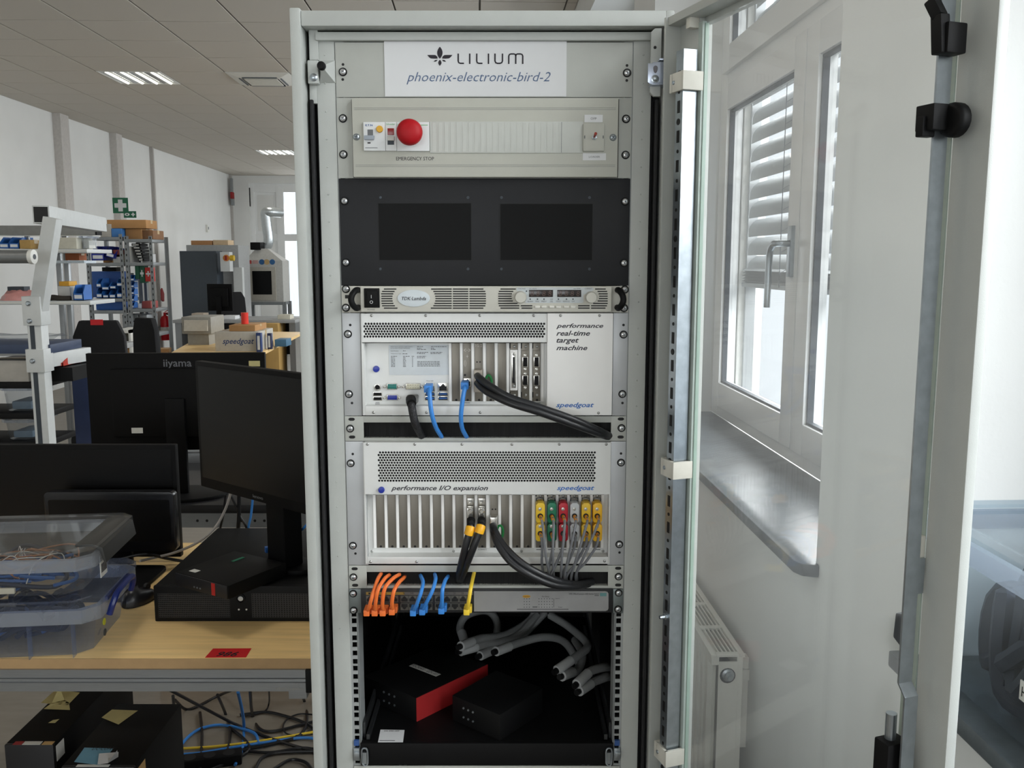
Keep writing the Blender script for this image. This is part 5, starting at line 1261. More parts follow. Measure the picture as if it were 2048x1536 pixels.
# cables behind the bench
wcable('power_cable', 'pale grey cable sagging from the tilted monitor towards the bench', [PY(462, 985, 2.42), PY(450, 1020, 2.44), PY(430, 1055, 2.44), PY(395, 1085, 2.42), PY(350, 1105, 2.42), PY(310, 1115, 2.4), PY(280, 1122, 2.36)], .0036, M('cable pale', (176, 170, 164), .5))
for k, (a, b, mt, nm) in enumerate(((451, 440, m_cblk, 'thin black cable hanging straight down behind the server, nearest the boxes'), (478, 476, m_cblk, 'thick black cable hanging behind the tilted monitor'), (506, 496, m_cblue, 'blue cable hanging behind the tilted monitor'), (462, 494, m_cblk, 'black cable crossing diagonally behind the tilted monitor'))):
    wcable('hanging_cable', nm, [PY(a, 990, 2.56), PY((a + b)/2 + 1, 1030, 2.56), PY(b, 1062, 2.56), PY(b - 2, 1120, 2.57)], .0035 if k != 1 else .006, mt)
wcable('hanging_cable', 'short black cable lying across the bench behind the stacked boxes', [PZ(240, 1118, ZB + .03), PZ(290, 1108, ZB + .05), PZ(330, 1116, ZB + .02), PZ(372, 1124, ZB + .01)], .0045, m_cblk)
# under the bench: two black computer towers, notes
def tower(label, x0, x1, yfront, ztop, dp, fr):
    a, b = PZ(x0, yfront, ztop), PZ(x1, yfront, ztop)
    o = thing('computer_tower', label, 'computer', ((a.x + b.x)/2, a.y, 0)); w = (b.x - a.x)/2
    MB().box(-w, w, .01, dp, .015, ztop).build('case', m_black, o, bevel=.003); MB().box(-w, w, 0, .01, .015, ztop).build('front_panel', m_sw, o, bevel=.003)
    for x in (-w + .03, w - .03):
        for y in (.03, dp - .04): MB().cyl((x, y, 0), (x, y, .016), .015, n=10).build('foot', m_rubber, o)
    fr(o, w, ztop); return o
m_note = M('yellow note', (206, 196, 140), .7); m_noteb = M('blue note', (110, 160, 184), .7)
def fr1(o, w, zt_):
    MB().box(-w + .02, -w*.3, .001, .016, zt_, zt_ + .0006).build('red_label', M('label red', (150, 40, 40), .6), o); MB().box(-w*.28, w*.45, .001, .016, zt_, zt_ + .0006).build('white_label', m_lab, o); MB().box(w*.52, w*.95, .001, .016, zt_, zt_ + .0006).build('tan_label', M('label tan', (196, 160, 104), .6), o)
    MB().box(w, w + .0008, .012, .05, zt_ - .05, zt_ - .01).build('side_label', m_lab, o)
tower('black computer tower with red and white strip labels under the workbench', 8, 106, 1490, .44, .45, fr1)
def fr2(o, w, zt_):
    MB().box(w, w + .0008, .012, .06, zt_ - .07, zt_ - .015).build('side_label', M('label tan'), o); MB().box(-w*.6, w*.3, .0005, .01, zt_, zt_ + .0006).build('white_label', m_lab, o)
tower('black computer tower with a blue note on top under the workbench', 122, 268, 1534, .44, .3, fr2)

def note(name, label, pts, z, mat, lift=None):
    P = [PZ(a, b, z + .001) for a, b in pts]; c = P[0].copy(); P = [p - c for p in P]; o = thing(name, label, 'note', c)
    mid = [(P[i] + P[(i + 1) % 4])/2 for i in range(4)]; cen = sum(P, Vector())/4
    if lift is not None: P[lift] = P[lift] + Vector((0, 0, .03))
    vv = [P[0], mid[0], P[1], mid[1], P[2], mid[2], P[3], mid[3], cen]
    MB().add(vv, [(0,1,8,7),(1,2,3,8),(8,3,4,5),(7,8,5,6)]).build('paper', mat, o, smooth=True); return o
note('sticky_note', 'large yellow note lying flat near the back of the labelled tower', ((81, 1406), (136, 1410), (160, 1385), (112, 1379)), .44, m_note)
note('sticky_note', 'curled yellow note on top of the labelled tower', ((87, 1418), (140, 1420), (138, 1405), (120, 1394)), .44, m_note, 3)
note('sticky_note', 'tiny yellow paper scrap on the labelled tower', ((96, 1446), (110, 1446), (119, 1438), (106, 1440)), .44, m_note)
note('sticky_note', 'yellow note with bent corner on the tower with the blue note', ((203, 1435), (237, 1449), (276, 1421), (224, 1419)), .44, m_note)
nb = note('sticky_note', 'blue note with handwriting on top of the middle tower', ((148, 1524), (198, 1530), (227, 1497), (169, 1495)), .44, m_noteb)
flat_text('DC-CONV', .02, .075, .045, .06, .004, m_ink, nb, .3)
note('sticky_note', 'folded white paper on the blue note of the middle tower', ((195, 1529), (236, 1524), (237, 1504), (198, 1507)), .446, m_paper, 1)
# floor cables and cardboard behind the bench
m_card = M('cardboard', (176, 132, 84), .8, var=.06, scale=8)
def card_box(label, loc, rz, w, d, h, mat=None, tape=True, name='cardboard_box', extra=None, flap=True):
    o = thing(name, label, 'box', loc, rz); mt = mat or m_card
    MB().box(-w/2, w/2, 0, d, 0, h).build('carton', mt, o, bevel=min(.004, h*.05))
    if flap: MB().box(-w/2 + .002, w/2 - .002, d/2 - .001, d/2 + .001, h, h + .0012).build('flap_seam', M('carton seam', (110, 80, 50), .8), o)
    if tape: MB().box(-w/2 - .0006, w/2 + .0006, d/2 - .025, d/2 + .025, h + .0003, h + .0018).box(w/2, w/2 + .001, d/2 - .025, d/2 + .025, h*.6, h + .0018).box(-w/2 - .001, -w/2, d/2 - .025, d/2 + .025, h*.6, h + .0018).build('packing_tape', M('packing tape', (196, 172, 130), .3), o)
    return o
pb_ = PZ(470, 1400, 0); card_box('brown cardboard box on the floor behind the tangle of cables', (pb_.x, pb_.y + .08, 0), 0, .62, .3, .2)
rn = random.Random(11)
def fl(px, py, z=.006): return PZ(px, py, z)
def fcable(label, pts, r, mat, grp=None): return wcable('floor_cable', label, [fl(a, b, (c[0] if c else .008)) for a, b, *c in pts], r, mat, grp)
fcable('yellow cable lying straight across the floor under the workbench', [(345, 1498), (420, 1494), (500, 1485), (570, 1474), (640, 1462)], .0045, m_cyel)
fcable('blue cable arching over the floor cables under the workbench', [(352, 1508), (372, 1478), (400, 1458), (440, 1450), (485, 1458), (510, 1468), (518, 1488)], .005, m_cblue)
fcable('blue cable lying along the yellow one on the floor', [(345, 1510), (400, 1506), (460, 1496), (530, 1485), (600, 1476), (640, 1478)], .005, m_cblue)
fcable('blue cable hanging down to the floor under the bench rail', [(476, 1384, .3), (484, 1420, .15), (488, 1455), (484, 1500), (470, 1530)], .005, m_cblue)
blk = 'black cable in the tangle on the floor under the workbench'; gb = 'black floor cables under the workbench'
for pts in ([(340, 1380, .3), (400, 1412, .15), (470, 1448), (550, 1480), (640, 1506)], [(346, 1392, .2), (350, 1450), (348, 1536)], [(400, 1425), (404, 1470), (400, 1540)], [(435, 1390, .2), (450, 1425), (460, 1460), (455, 1500), (440, 1520)], [(500, 1380, .25), (505, 1430), (520, 1458), (550, 1462), (600, 1450), (640, 1440)],
            [(590, 1376, .25), (608, 1400), (614, 1440), (600, 1470), (560, 1484), (480, 1500), (350, 1516)], [(470, 1500), (540, 1505), (600, 1496), (640, 1500)], [(420, 1540), (470, 1518), (498, 1500), (490, 1480), (460, 1455)], [(510, 1540), (525, 1515), (560, 1505), (640, 1502)], [(545, 1540), (580, 1520), (610, 1524), (625, 1540)],
            [(480, 1430), (530, 1424), (570, 1432), (610, 1446), (632, 1462)], [(350, 1400, .1), (370, 1418), (392, 1414), (440, 1390), (470, 1378, .1)]): fcable(blk, pts, .0052, m_cblk, gb)
fcable('thin black cable with inline switch on the floor below the bench rail', [(538, 1380, .2), (538, 1405, .03), (530, 1422), (500, 1430), (480, 1428)], .003, m_cblk)
fcable('thin black cable forming an open loop near the rack', [(632, 1430), (600, 1428), (575, 1438), (566, 1455), (575, 1468), (600, 1470), (630, 1456)], .003, m_cblk)
pz0 = PZ(420, 1530, .0); po = thing('power_strip', 'black power strip lying among the cables on the floor', 'power strip', pz0, .25)
MB().box(-.1, .1, -.025, .025, 0, .035).build('housing', m_black, po, bevel=.005)
for x in (-.06, 0, .06): MB().cyl((x, 0, .035), (x, 0, .0355), .019, n=16).build('socket', m_rubber, po)
# ================================================================= ROOM BEHIND (left)
def pb(b, Y):
    x0, y0, x1, y1 = b; a, c = PY(x0, (y0 + y1)/2, Y), PY(x1, (y0 + y1)/2, Y); return a.x, c.x, PY((x0 + x1)/2, y1, Y).z, PY((x0 + x1)/2, y0, Y).z
# second bench, back to back, with the monitor seen from behind
m_grey = M('bench grey top', (150, 152, 152), .5)
b2_ = thing('workbench', 'grey-topped workbench with a punched beam, carrying the monitor seen from behind', 'workbench', (-1.2, 3.04, 0))
MB().box(-1.0, .6, 0, .75, ZB - .03, ZB).build('tabletop', m_sw, b2_, bevel=.002)
z_ = ZB - .03; bm_ = MB().box(-1.0, .55, .012, .03, z_ - .055, z_).build('punched_beam', m_alu, b2_)
for px in (394, 413, 441, 482, 509, 528): p = PY(px, 1030, 3.05); MB().cyl((p.x + 1.2, .0115, z_ - .03), (p.x + 1.2, .0125, z_ - .03), .005, n=10).build('beam_hole', m_dark, bm_)
for x in (-.95, .5):
    for y in (.05, .7): MB().box(x - .02, x + .02, y - .02, y + .02, 0, z_).build('leg', m_alu, b2_)
x0, x1, z0, z1 = pb((250, 897, 640, 936), 3.7); MB().box(x0 + 1.2, .6, .66, .7, z0, z1).box(x0 + 1.2, .6, .655, .66, z1 - .02, z1 - .008).build('rear_rail', m_alu, b2_, bevel=.002)
for x in (-.9, .55): MB().box(x - .02, x + .02, .66, .7, ZB, z0).build('rail_post', m_alu, b2_)
x0, x1, z0, z1 = pb((181, 706, 530, 900), 3.2)
zbB = z0 - ZB; mBk = monitor('large black monitor seen from behind, beyond the near workbench', ((x0 + x1)/2, 3.22, ZB), math.pi + math.radians(3), x1 - x0, z1 - z0, zbB, 0, (.17, .11))
text('iiyama', 0, .1, 0, .035, 0, M('grey badge', (96, 98, 104), .4), mBk, 0, .01, 'badge_lettering')
bo = [c for c in mBk.children if c.name.startswith('badge_lettering')][0]; lx = -(PY(355, 733, 3.2).x - (x0 + x1)/2)
bo.location = (lx + .05, .0226, PY(355, 738, 3.2).z - ZB); bo.rotation_euler.z = math.pi
vm = MB()
for k in range(90): xx = -.24 + k*.0052; vm.box(xx, xx + .003, .0222, .0228, zbB + (z1 - z0) - .075, zbB + (z1 - z0) - .069)
vm.build('vent_slots', M('vent shade', (62, 54, 40), .5), mBk)
MB().box(.12, .16, .051, .0518, zbB + .07, zbB + .09).build('rating_label', m_lab, mBk); MB().box(-.3, -.26, .0222, .0226, zbB + (z1 - z0) - .05, zbB + (z1 - z0) - .03).build('yellow_sticker', m_note, mBk)
# ---- adjustable trolley with white steel gantry
YT = 4.3
tr = thing('assembly_trolley', 'white steel assembly trolley with slanted gantry arm and blue worktop', 'trolley', (-2.3, YT, 0))
TO = Vector((-2.3, YT, 0)); q = lambda px, py, Y=YT: PY(px, py, Y) - TO
ztp = PY(90, 690, YT).z
MB().box(-1.3, .05, .02, .34, ztp - .045, ztp).build('blue_worktop', M('worktop blue', (50, 64, 92), .5), tr, bevel=.004)
a = q(86, 800); MB().box(a.x - .034, a.x + .034, -.034, .034, .02, q(86, 640).z).build('upright', m_steelw, tr, bevel=.004)
MB().box(a.x - .02, a.x + .002, -.0352, -.033, .1, q(86, 650).z).build('upright_slot', m_gasket, tr)
sl1 = MB().box(a.x - .045, a.x + .043, -.045, .045, q(86, 650).z, q(86, 592).z).build('clamp_sleeve', m_steelw, tr, bevel=.003)
for py in (606, 641): p = q(58, py); MB().lathe([(.012, 0), (.012, .006), (.007, .011)], (a.x - .012, -.045, q(58, py).z), n=12).build('clamp_bolt', m_zinc, sl1, smooth=True)
sl2 = MB().box(a.x - .045, a.x + .043, -.045, .045, q(86, 743).z, q(86, 697).z).build('clamp_sleeve', m_steelw, tr, bevel=.003)
MB().lathe([(.012, 0), (.012, .006), (.007, .011)], (a.x - .012, -.045, q(86, 720).z), n=12).build('clamp_bolt', m_zinc, sl2, smooth=True)
arm = MB().obox((a.x + .01, 0, q(86, 622).z), q(106, 436) + Vector((-.0, 0, 0)), .065, .065, (0, 1, 0)); arm.build('slanted_tube', m_steelw, tr, bevel=.003)
e0 = q(82, 429); e1 = PY(200, 452, 5.5) - TO; e1.z = e0.z
tb_ = MB().obox(e0, e1, .075, .085).build('top_tube', m_steelw, tr, bevel=.003)
dd = (e1 - e0).normalized(); MB().obox(e0 - dd*.002, e0 + dd*.001, .062, .072).build('tube_mouth', m_dark, tr)
MB().obox((a.x, .03, ztp - .08), (a.x + .06, .36, ztp - .08), .045, .07).build('support_arm', m_steelw, tr, bevel=.003)
for py in (768, 830, 888):
    zz = q(40, py).z; MB().box(-1.3, a.x - .03, .05, .36, zz - .03, zz).build('black_shelf', m_black, tr, bevel=.003)
MB().box(-1.3, -1.24, -.03, .03, .02, ztp).build('upright', m_steelw, tr)
foil = MB(); rn = random.Random(2); nx, ny = 10, 5; vs_ = [(-1.2 + 1.22*i/nx, .04 + .28*j/ny, ztp + .012 + rn.uniform(0, .03)) for j in range(ny + 1) for i in range(nx + 1)]
fo_ = thing('plastic_foil', 'crumpled clear plastic foil spread over the blue trolley worktop', 'foil', TO); foil.add(vs_, [(j*(nx + 1) + i, j*(nx + 1) + i + 1, (j + 1)*(nx + 1) + i + 1, (j + 1)*(nx + 1) + i) for j in range(ny) for i in range(nx)]); foil.build('sheet', MG('foil film', (225, 228, 230), haze=.15, rough=.15), fo_)
for k, (b, lab_) in enumerate((((6, 774, 70, 830), 'clear plastic bin on the middle black trolley shelf'), ((10, 838, 72, 886), 'clear plastic bin of blue parts on the lowest black trolley shelf'))):
    x0, x1, z0, z1 = pb(b, YT + .1); z0 = TO.z + q(40, (830, 888)[k]).z + .001; o = thing('plastic_bin', lab_, 'bin', ((x0 + x1)/2, YT + .2, z0)); tub(o, x1 - x0, .24, z1 - z0, m_box2, .01, .015, False)
    MB().box(-.05, .05, -.08, .08, .006, (z1 - z0)*.4).build('contents', M('contents blue grey', (96, 116, 132), .6), o, bevel=.01)
x0, x1, z0, z1 = pb((-30, 722, 52, 765), YT + .05); o = card_box('grey cardboard box on the top black trolley shelf', ((x0 + x1)/2, YT + .07, q(40, 768).z + .001), 0, x1 - x0, .24, z1 - z0, M('carton grey', (176, 172, 164), .7))
# storage bins
m_bin = M('bin blue', (44, 104, 180), .4, var=.05); m_card_w = M('bin card', (224, 226, 226), .6)
def bin_proto(w, d, h, mat, lab_, grp):
    o = thing('storage_bin', lab_, 'storage bin', (0, 0, 0), 0, grp); t = .004
    mb = MB(); mb.box(-w/2, w/2, 0, d, 0, t); mb.box(-w/2, w/2, d - t, d, 0, h); mb.box(-w/2, w/2, 0, t, 0, h*.45)
    for s_ in (-1, 1):
        xx = s_*(w/2 - t); mb.prism([(0, 0), (d, 0), (d, h), (d*.3, h), (0, h*.45)], xx, s_*w/2, 'x')
    mb.build('shell', mat, o); MB().box(-w*.38, w*.38, -.002, 0, h*.12, h*.36).build('label_card', m_card_w, o); MB().box(-w*.4, w*.4, t*2, d*.8, t, h*.38).build('contents', M('bin contents', (58, 56, 58), .7), o)
    return o
_bins = {}
def bin_at(b, Y, d=.2, lab_='blue open-front storage bin on the steel shelving', grp='blue bins on the steel shelving', mat=None):
    x0, x1, z0, z1 = pb(b, Y); key = (round(x1 - x0, 2), round(z1 - z0, 2), lab_, mat and mat.name)
    if key in _bins: return dup(_bins[key], ((x0 + x1)/2, Y, z0))
    o = bin_proto(x1 - x0, d, z1 - z0, mat or m_bin, lab_, grp); o.location = ((x0 + x1)/2, Y, z0); _bins[key] = o; return o
x0, x1, z0, z1 = pb((90, 722, 126, 740), YT + .12); o = bin_proto(x1 - x0, .2, z1 - z0, M('bin red', (190, 52, 34), .4), 'red open-front bin under the blue trolley worktop', None); o.location = ((x0 + x1)/2, YT + .12, q(40, 768).z + .07)
MB().box(-.1, .1, -.02, .18, -.07, -.001).build('tray', m_black, o)
x0, x1, z0, z1 = pb((101, 746, 170, 960), YT + .4); o = thing('steel_cabinet', 'dark blue steel cabinet beside the white trolley', 'cabinet', ((x0 + x1)/2, YT + .66, 0)); w_ = (x1 - x0)/2
MB().box(-w_, w_, 0, .5, .03, z1).build('body', M('cabinet blue', (46, 62, 104), .45), o, bevel=.006); MB().box(-w_ + .01, w_ - .01, -.012, 0, .06, z1 - .02).build('door', M('cabinet blue'), o, bevel=.004); MB().box(w_ - .06, w_ - .045, -.03, -.012, z1*.5, z1*.5 + .12).build('handle', m_black, o)
MB().box(-w_ + .02, w_ - .02, .04, .46, 0, .03).build('plinth', m_black, o)
# task light tube
x0, x1, z0, z1 = pb((-60, 500, 60, 527), 4.1); zc = (z0 + z1)/2; r_ = (z1 - z0)/2
tl = thing('task_lamp', 'grey tubular task lamp with white end cap hung from the gantry', 'lamp', (x1, 4.1, zc))
MB().cyl((x0 - x1 - .6, 0, 0), (0, 0, 0), r_, n=20).build('tube_housing', M('lamp grey', (128, 130, 130), .4, metal=.4), tl, smooth=True)
MB().prism([(.0 + r_*1.1*math.cos(t), r_*1.1*math.sin(t)) for t in [k*math.pi/8 for k in range(16)]], 0, .02, 'x').build('end_cap', m_white, tl, bevel=.003); MB().cyl((.02, 0, .0), (.022, 0, 0), .012, n=12).build('cap_grommet', m_gasket, tl)
MB().tube([(-.3, 0, r_), (-.3, .1, r_ + .1), (-.2, .1, .3)], .012, 8).build('hanger', m_steelw, tl)
# ---- bench D with two shelf boards
YD = 6.4
bd_ = thing('shelf_bench', 'bench with two white shelf boards on aluminium uprights behind the trolley', 'workbench', (-3.6, YD, 0)); DO = Vector((-3.6, YD, 0))
xr_ = PY(174, 500, YD).x + 3.6; shz = []
for py in (498, 602):
    zz = PY(100, py, YD).z; shz.append(zz); MB().box(-1.6, xr_, 0, .4, zz - .028, zz).build('shelf_board', m_steelw, bd_, bevel=.003); MB().box(-1.6, xr_, -.004, 0, zz - .02, zz - .006).build('label_rail', m_white, bd_)
for px in (117, -60):
    xx = PY(px, 560, YD + .35).x + 3.6
    for k in (-.03, .03): MB().box(xx + k - .018, xx + k + .018, .42, .46, .02, shz[0] + .2).build('upright', m_alu, bd_, bevel=.002)
MB().box(-1.6, xr_, 0, .75, .93, .97).build('tabletop', m_grey, bd_, bevel=.003)
for x in (-1.5, xr_ - .1):
    for y in (.05, .7): MB().box(x - .02, x + .02, y - .02, y + .02, 0, .93).build('leg', m_alu, bd_)
x0, x1, z0, z1 = pb((-40, 451, 190, 470), YD + .1); gb_ = thing('lamp_beam', 'long grey lamp beam running above the white shelf boards', 'lamp', ((x0 + x1)/2, YD + .1, z0)); w_ = (x1 - x0)/2
MB().box(-w_, w_, 0, .08, 0, z1 - z0).build('beam_housing', M('beam grey', (140, 140, 136), .45, metal=.3), gb_, bevel=.004); MB().box(-w_ + .05, w_ - .05, .01, .07, -.006, 0).build('diffuser', m_white, gb_); MB().box(w_, w_ + .012, .0, .08, 0, z1 - z0).build('end_cap', m_black, gb_)
for x in (-w_ + .3, w_ - .35): MB().box(x, x + .03, .03, .05, shz[0] - z0, 0).build('stay', m_alu, gb_)
def on_shelf(lab_, b, Y, z, d=.2, mat=None, kind='carton'):
    x0, x1, z0, z1 = pb(b, Y); h = z1 - z0
    return card_box(lab_, ((x0 + x1)/2, Y, z + .0012), 0, x1 - x0, d, h, mat, kind == 'carton', 'cardboard_box' if kind == 'carton' else 'storage_carton', None, kind == 'carton')
bin_at((-2, 474, 17, 497), YD + .02, .2, 'blue bin on the upper white shelf board', 'blue bins on the upper white shelf board'); bin_at((18, 474, 37, 497), YD + .02, .2, 'blue bin on the upper white shelf board', 'blue bins on the upper white shelf board')
on_shelf('small yellowish carton on the upper white shelf board', (39, 479, 61, 497), YD + .02, shz[0], .15, M('carton yellow', (186, 150, 88), .7))
on_shelf('pile of cream papers on the upper white shelf board', (112, 474, 153, 497), YD + .05, shz[0], .25, M('paper cream', (206, 202, 186), .8), 'papers')
x0, x1, z0, z1 = pb((153, 471, 173, 497), YD + .05); o = thing('plastic_bin', 'clear plastic bin at the end of the upper white shelf board', 'bin', ((x0 + x1)/2, YD + .17, shz[0] + .001)); tub(o, x1 - x0 - .02, .2, z1 - z0, m_box2, .008, .012, False); MB().box(-.02, .02, -.05, .05, .006, .06).build('contents', m_lab, o)
pk = thing('bubble_wrap', 'crumpled pink bubble wrap lump on the lower white shelf board', 'packaging', (PY(20, 590, YD).x, YD + .12, shz[1])); rn = random.Random(4); mv, fs = [], []
nu, nv = 12, 6
for j in range(nv + 1):
    for i in range(nu): t = 2*math.pi*i/nu; v_ = j/nv*math.pi/2; k = rn.uniform(.85, 1.1); mv.append((.13*math.cos(v_)*math.cos(t)*k, .1*math.cos(v_)*math.sin(t)*k, max(0, .09*math.sin(v_)*k)))
for j in range(nv):
    for i in range(nu): fs.append((j*nu + i, j*nu + (i + 1) % nu, (j + 1)*nu + (i + 1) % nu, (j + 1)*nu + i))
MB().add(mv, fs).build('wrap', M('pink film', (214, 150, 144), .3, bump=.6, bscale=90), pk, smooth=True); MB().box(-.06, .06, -.04, .04, .07, .1).build('wire_bundle', m_gasket, pk)
on_shelf('yellow box on the lower white shelf board', (118, 563, 138, 572), YD + .1, shz[1] + PY(128, 572, YD + .1).z - PY(128, 600, YD + .1).z + .002, .12, M('box yellow', (216, 158, 40), .5), 'plain')
wcable('wire_bundle', 'bundle of dark component strips along the lower white shelf board', [PY(88, 600, YD + .05) + Vector((0, 0, .0)), PY(105, 595, YD + .06), PY(122, 597, YD + .05), PY(142, 597, YD + .06)], .02, M('strip dark', (54, 48, 40), .7, bump=.8, bscale=200))
on_shelf('small supporting carton under the yellow box', (116, 572, 140, 600), YD + .1, shz[1], .14, M('carton white', (206, 206, 202), .7), 'plain')
bin_at((146, 570, 166, 601), YD + .03, .14, 'blue bin at the end of the lower white shelf board', 'end bins of white shelf boards')
on_shelf('orange brown carton between the white shelf boards and the steel shelving', (130, 503, 158, 520), YD + .3, PY(140, 521, YD + .3).z, .12, M('carton orange', (160, 88, 48), .7))
zz = PY(140, 521, YD + .3).z; xx = PY(117, 560, YD + .35).x + 3.6; MB().box(xx - .04, xx + .24, .27, .46, zz - .02, zz).build('short_shelf', m_zinc, bd_)
# ---- steel shelving E, two bays
YE = 9.6
m_st = M('shelf steel', (136, 140, 142), .4, metal=.5, var=.05)
SH = []
def shelving(lab_, pxs, levels, Y, d=.45):
    x0, x1 = PY(pxs[0], 560, Y).x, PY(pxs[1], 560, Y).x; o = thing('steel_shelving', lab_, 'shelving', ((x0 + x1)/2, Y, 0), 0, None); w = (x1 - x0)/2; top = PY(250, levels[0] - 6, Y).z; zl = []
    for sx_ in (-1, 1):
        for y in (0, d): 
            MB().box(sx_*w - .018, sx_*w + .018, y - .002, y + .002, 0, top).box(sx_*w - sx_*.018 - .002, sx_*w - sx_*.018 + .002, y - .018 if y else y, y + .03, 0, top).build('post', m_st, o)
    ho = MB()
    for sx_ in (-1, 1):
        for k in range(int(top/.06)): ho.box(sx_*w - .005, sx_*w + .005, -.0034, -.0018, .04 + .06*k, .065 + .06*k)
    ho.build('post_holes', m_dark, o, kind='stuff')
    for py in levels:
        zz = PY(250, py, Y).z; zl.append(zz); MB().box(-w + .02, w - .02, .0, d, zz - .035, zz).build('shelf_board', m_st, o, bevel=.003)
    SH.append(o); return zl
zl1 = shelving('grey steel shelving bay holding many blue bins', (178, 246), (474, 526, 597, 621), YE)
zl2 = shelving('grey steel shelving bay with first-aid boxes, next to the wall', (256, 305), (478, 525, 618, 668), YE)
YS = YE + .03
on_shelf('long brown carton on top of the steel shelving', (214, 440, 292, 457), YS + .02, PY(230, 457, YS).z + .002, .3)
on_shelf('grey machine part box on top of the steel shelving', (200, 448, 222, 474), YS, zl1[0], .3, M('carton grey'), 'plain')
on_shelf('blue carton on top of the steel shelving', (223, 457, 243, 474), YS, zl1[0], .3, M('carton blue', (62, 120, 184), .6), 'plain')
on_shelf('brown carton with green tape on top of the wall bay', (251, 456, 283, 477), YS + .08, zl2[0], .3)
on_shelf('brown printed carton overhanging the end of the wall bay', (284, 459, 306, 477), YS + .1, zl2[0], .3, M('carton dark', (132, 96, 66), .7))
# tilted blue crates and other shelf goods
x0, x1, z0, z1 = pb((182, 490, 212, 522), YS); bin_at((182, 492, 208, 521), YS, .25, 'deep blue crate with a round hole on the second shelf', 'crates', M('crate blue', (34, 50, 152), .4)); o = bin_at((210, 500, 228, 521), YS, .25, 'deep blue crate leaning at an angle on the second shelf', 'crates', M('crate blue')); o.rotation_euler = (0, math.radians(14), 0); o.location.z += .03
on_shelf('red and white small carton on the second shelf', (226, 493, 240, 508), YS + .05, zl1[1] + .06, .15, M('carton red', (150, 70, 66), .6), 'plain'); on_shelf('pale carton under the red and white carton', (226, 508, 242, 525), YS + .05, zl1[1], .2, m_lab, 'plain')
for k in range(6):
    x0, x1, z0, z1 = pb((263 + k*2.6, 487 + k*6, 281 + k*1.5, 492 + k*6), YS + .06)
    o = thing('component_tray', 'flat black component tray on the wall bay, %s of the leaning pile' % ('topmost', 'second from the top', 'third from the top', 'third from the bottom', 'second from the bottom', 'lowest')[k], 'tray', ((x0 + x1)/2, YS + .06, PY(270, 492 + k*6, YS + .06).z), 0, 'black trays on the wall bay'); w_ = (x1 - x0)/2; MB().box(-w_, w_, 0, .2, 0, .028).build('tray_body', m_black, o, bevel=.003); MB().box(-w_ + .01, w_ - .02, -.002, 0, .006, .02).build('tray_label', m_lab, o)
on_shelf('white stack of folders beside the black trays', (254, 493, 262, 525), YS + .06, zl2[1], .2, m_lab, 'plain')
for (b) in ((203, 566, 218, 580), (219, 564, 232, 578), (192, 576, 204, 596), (205, 582, 217, 596), (218, 580, 231, 596), (233, 574, 244, 596), (233, 556, 244, 573), (192, 557, 202, 575)): bin_at(b, YS - .02, .2)
on_shelf('dark blue long bin block behind the small blue bins', (183, 545, 246, 597), YS + .22, zl1[2], .2, M('bin dark blue', (36, 84, 156), .5), 'plain')
on_shelf('long dark blue bin block on the lowest visible shelf', (192, 602, 245, 621), YS + .05, zl1[3], .3, M('bin dark blue'), 'plain')
for k in range(5): bin_at((259.5, 550 + 13.5*k, 268, 562 + 13.5*k), YS - .0, .1, 'tiny blue drawer bin in the narrow bin column', 'bin column')
px0 = PY(264, 600, YS + .1).x - SH[1].location.x; MB().box(px0 - .022, px0 + .03, .14, .146, zl2[2], PY(256, 546, YS + .1).z).build('louvre_panel', m_st, SH[1])
def hang_box(lab_, b, mat, cross, cat='first-aid box'):
    x0, x1, z0, z1 = pb(b, YS + .02); o = thing('first_aid_box', lab_, cat, ((x0 + x1)/2, YS + .02, z0)); w = (x1 - x0)/2; h = z1 - z0; MB().box(-w, w, 0, .1, 0, h).build('case', mat, o, bevel=.005); MB().box(-w - .001, w + .001, .045, .05, 0, h).build('case_seam', m_dark, o)
    if cross: MB().box(-w*.2, w*.2, -.001, 0, h*.36, h*.74).box(-w*.7, w*.7, -.0011, 0, h*.49, h*.61).build('white_cross', m_paper, o)
    MB().tube([(-w*.6, .05, h), (-w*.5, .05, h + .02), (w*.5, .05, h + .02), (w*.6, .05, h)], .004, 6).build('carry_handle', m_gasket, o); return o
m_fag = M('first aid green', (16, 84, 58), .5)
hang_box('green first-aid box hanging on the wall bay, nearer the blue bins', (270, 530, 278, 558), m_fag, False); hang_box('green first-aid box hanging beside the red box', (279, 531, 289, 566), m_fag, True); hang_box('red emergency box hanging on the wall bay', (290, 535, 303, 563), M('box red', (186, 40, 34), .5), True, 'emergency box')
for k in range(3): 
    b = (253 + 17*k, 632, 268 + 17*k, 668); x0, x1, z0, z1 = pb(b, YS + .2); o = thing('metal_case', 'light grey instrument case standing at the foot of the wall bay', 'case', ((x0 + x1)/2, YS + .1, zl2[3] + .001), 0, 'instrument cases'); w_ = (x1 - x0)/2; h = z1 - z0; MB().box(-w_, w_, 0, .3, -.0, h).build('case_body', m_st, o, bevel=.005); MB().box(-w_*.5, w_*.5, -.012, 0, h*.6, h*.68).build('case_handle', m_black, o)
on_shelf('flat black box lying on the dark blue bin block', (204, 537, 232, 545), YS + .24, zl1[2] + PY(215, 545, YS + .22).z - PY(215, 597, YS + .22).z + .002, .15, m_black, 'plain')
on_shelf('brown carton at the back of the second shelf', (206, 506, 224, 526), YS + .3, zl1[1], .12, None)
on_shelf('clear-white carton on the wall bay beside the folders', (284, 508, 301, 525), YS + .25, zl2[1], .15, m_paper, 'plain')
on_shelf('red tool case on the third shelf of the wall bay', (284, 604, 302, 618), YS + .1, zl2[2], .2, M('carton red'), 'plain')
on_shelf('white paper stack on the third shelf of the wall bay', (271, 609, 283, 618), YS + .1, zl2[2], .2, m_paper, 'plain')
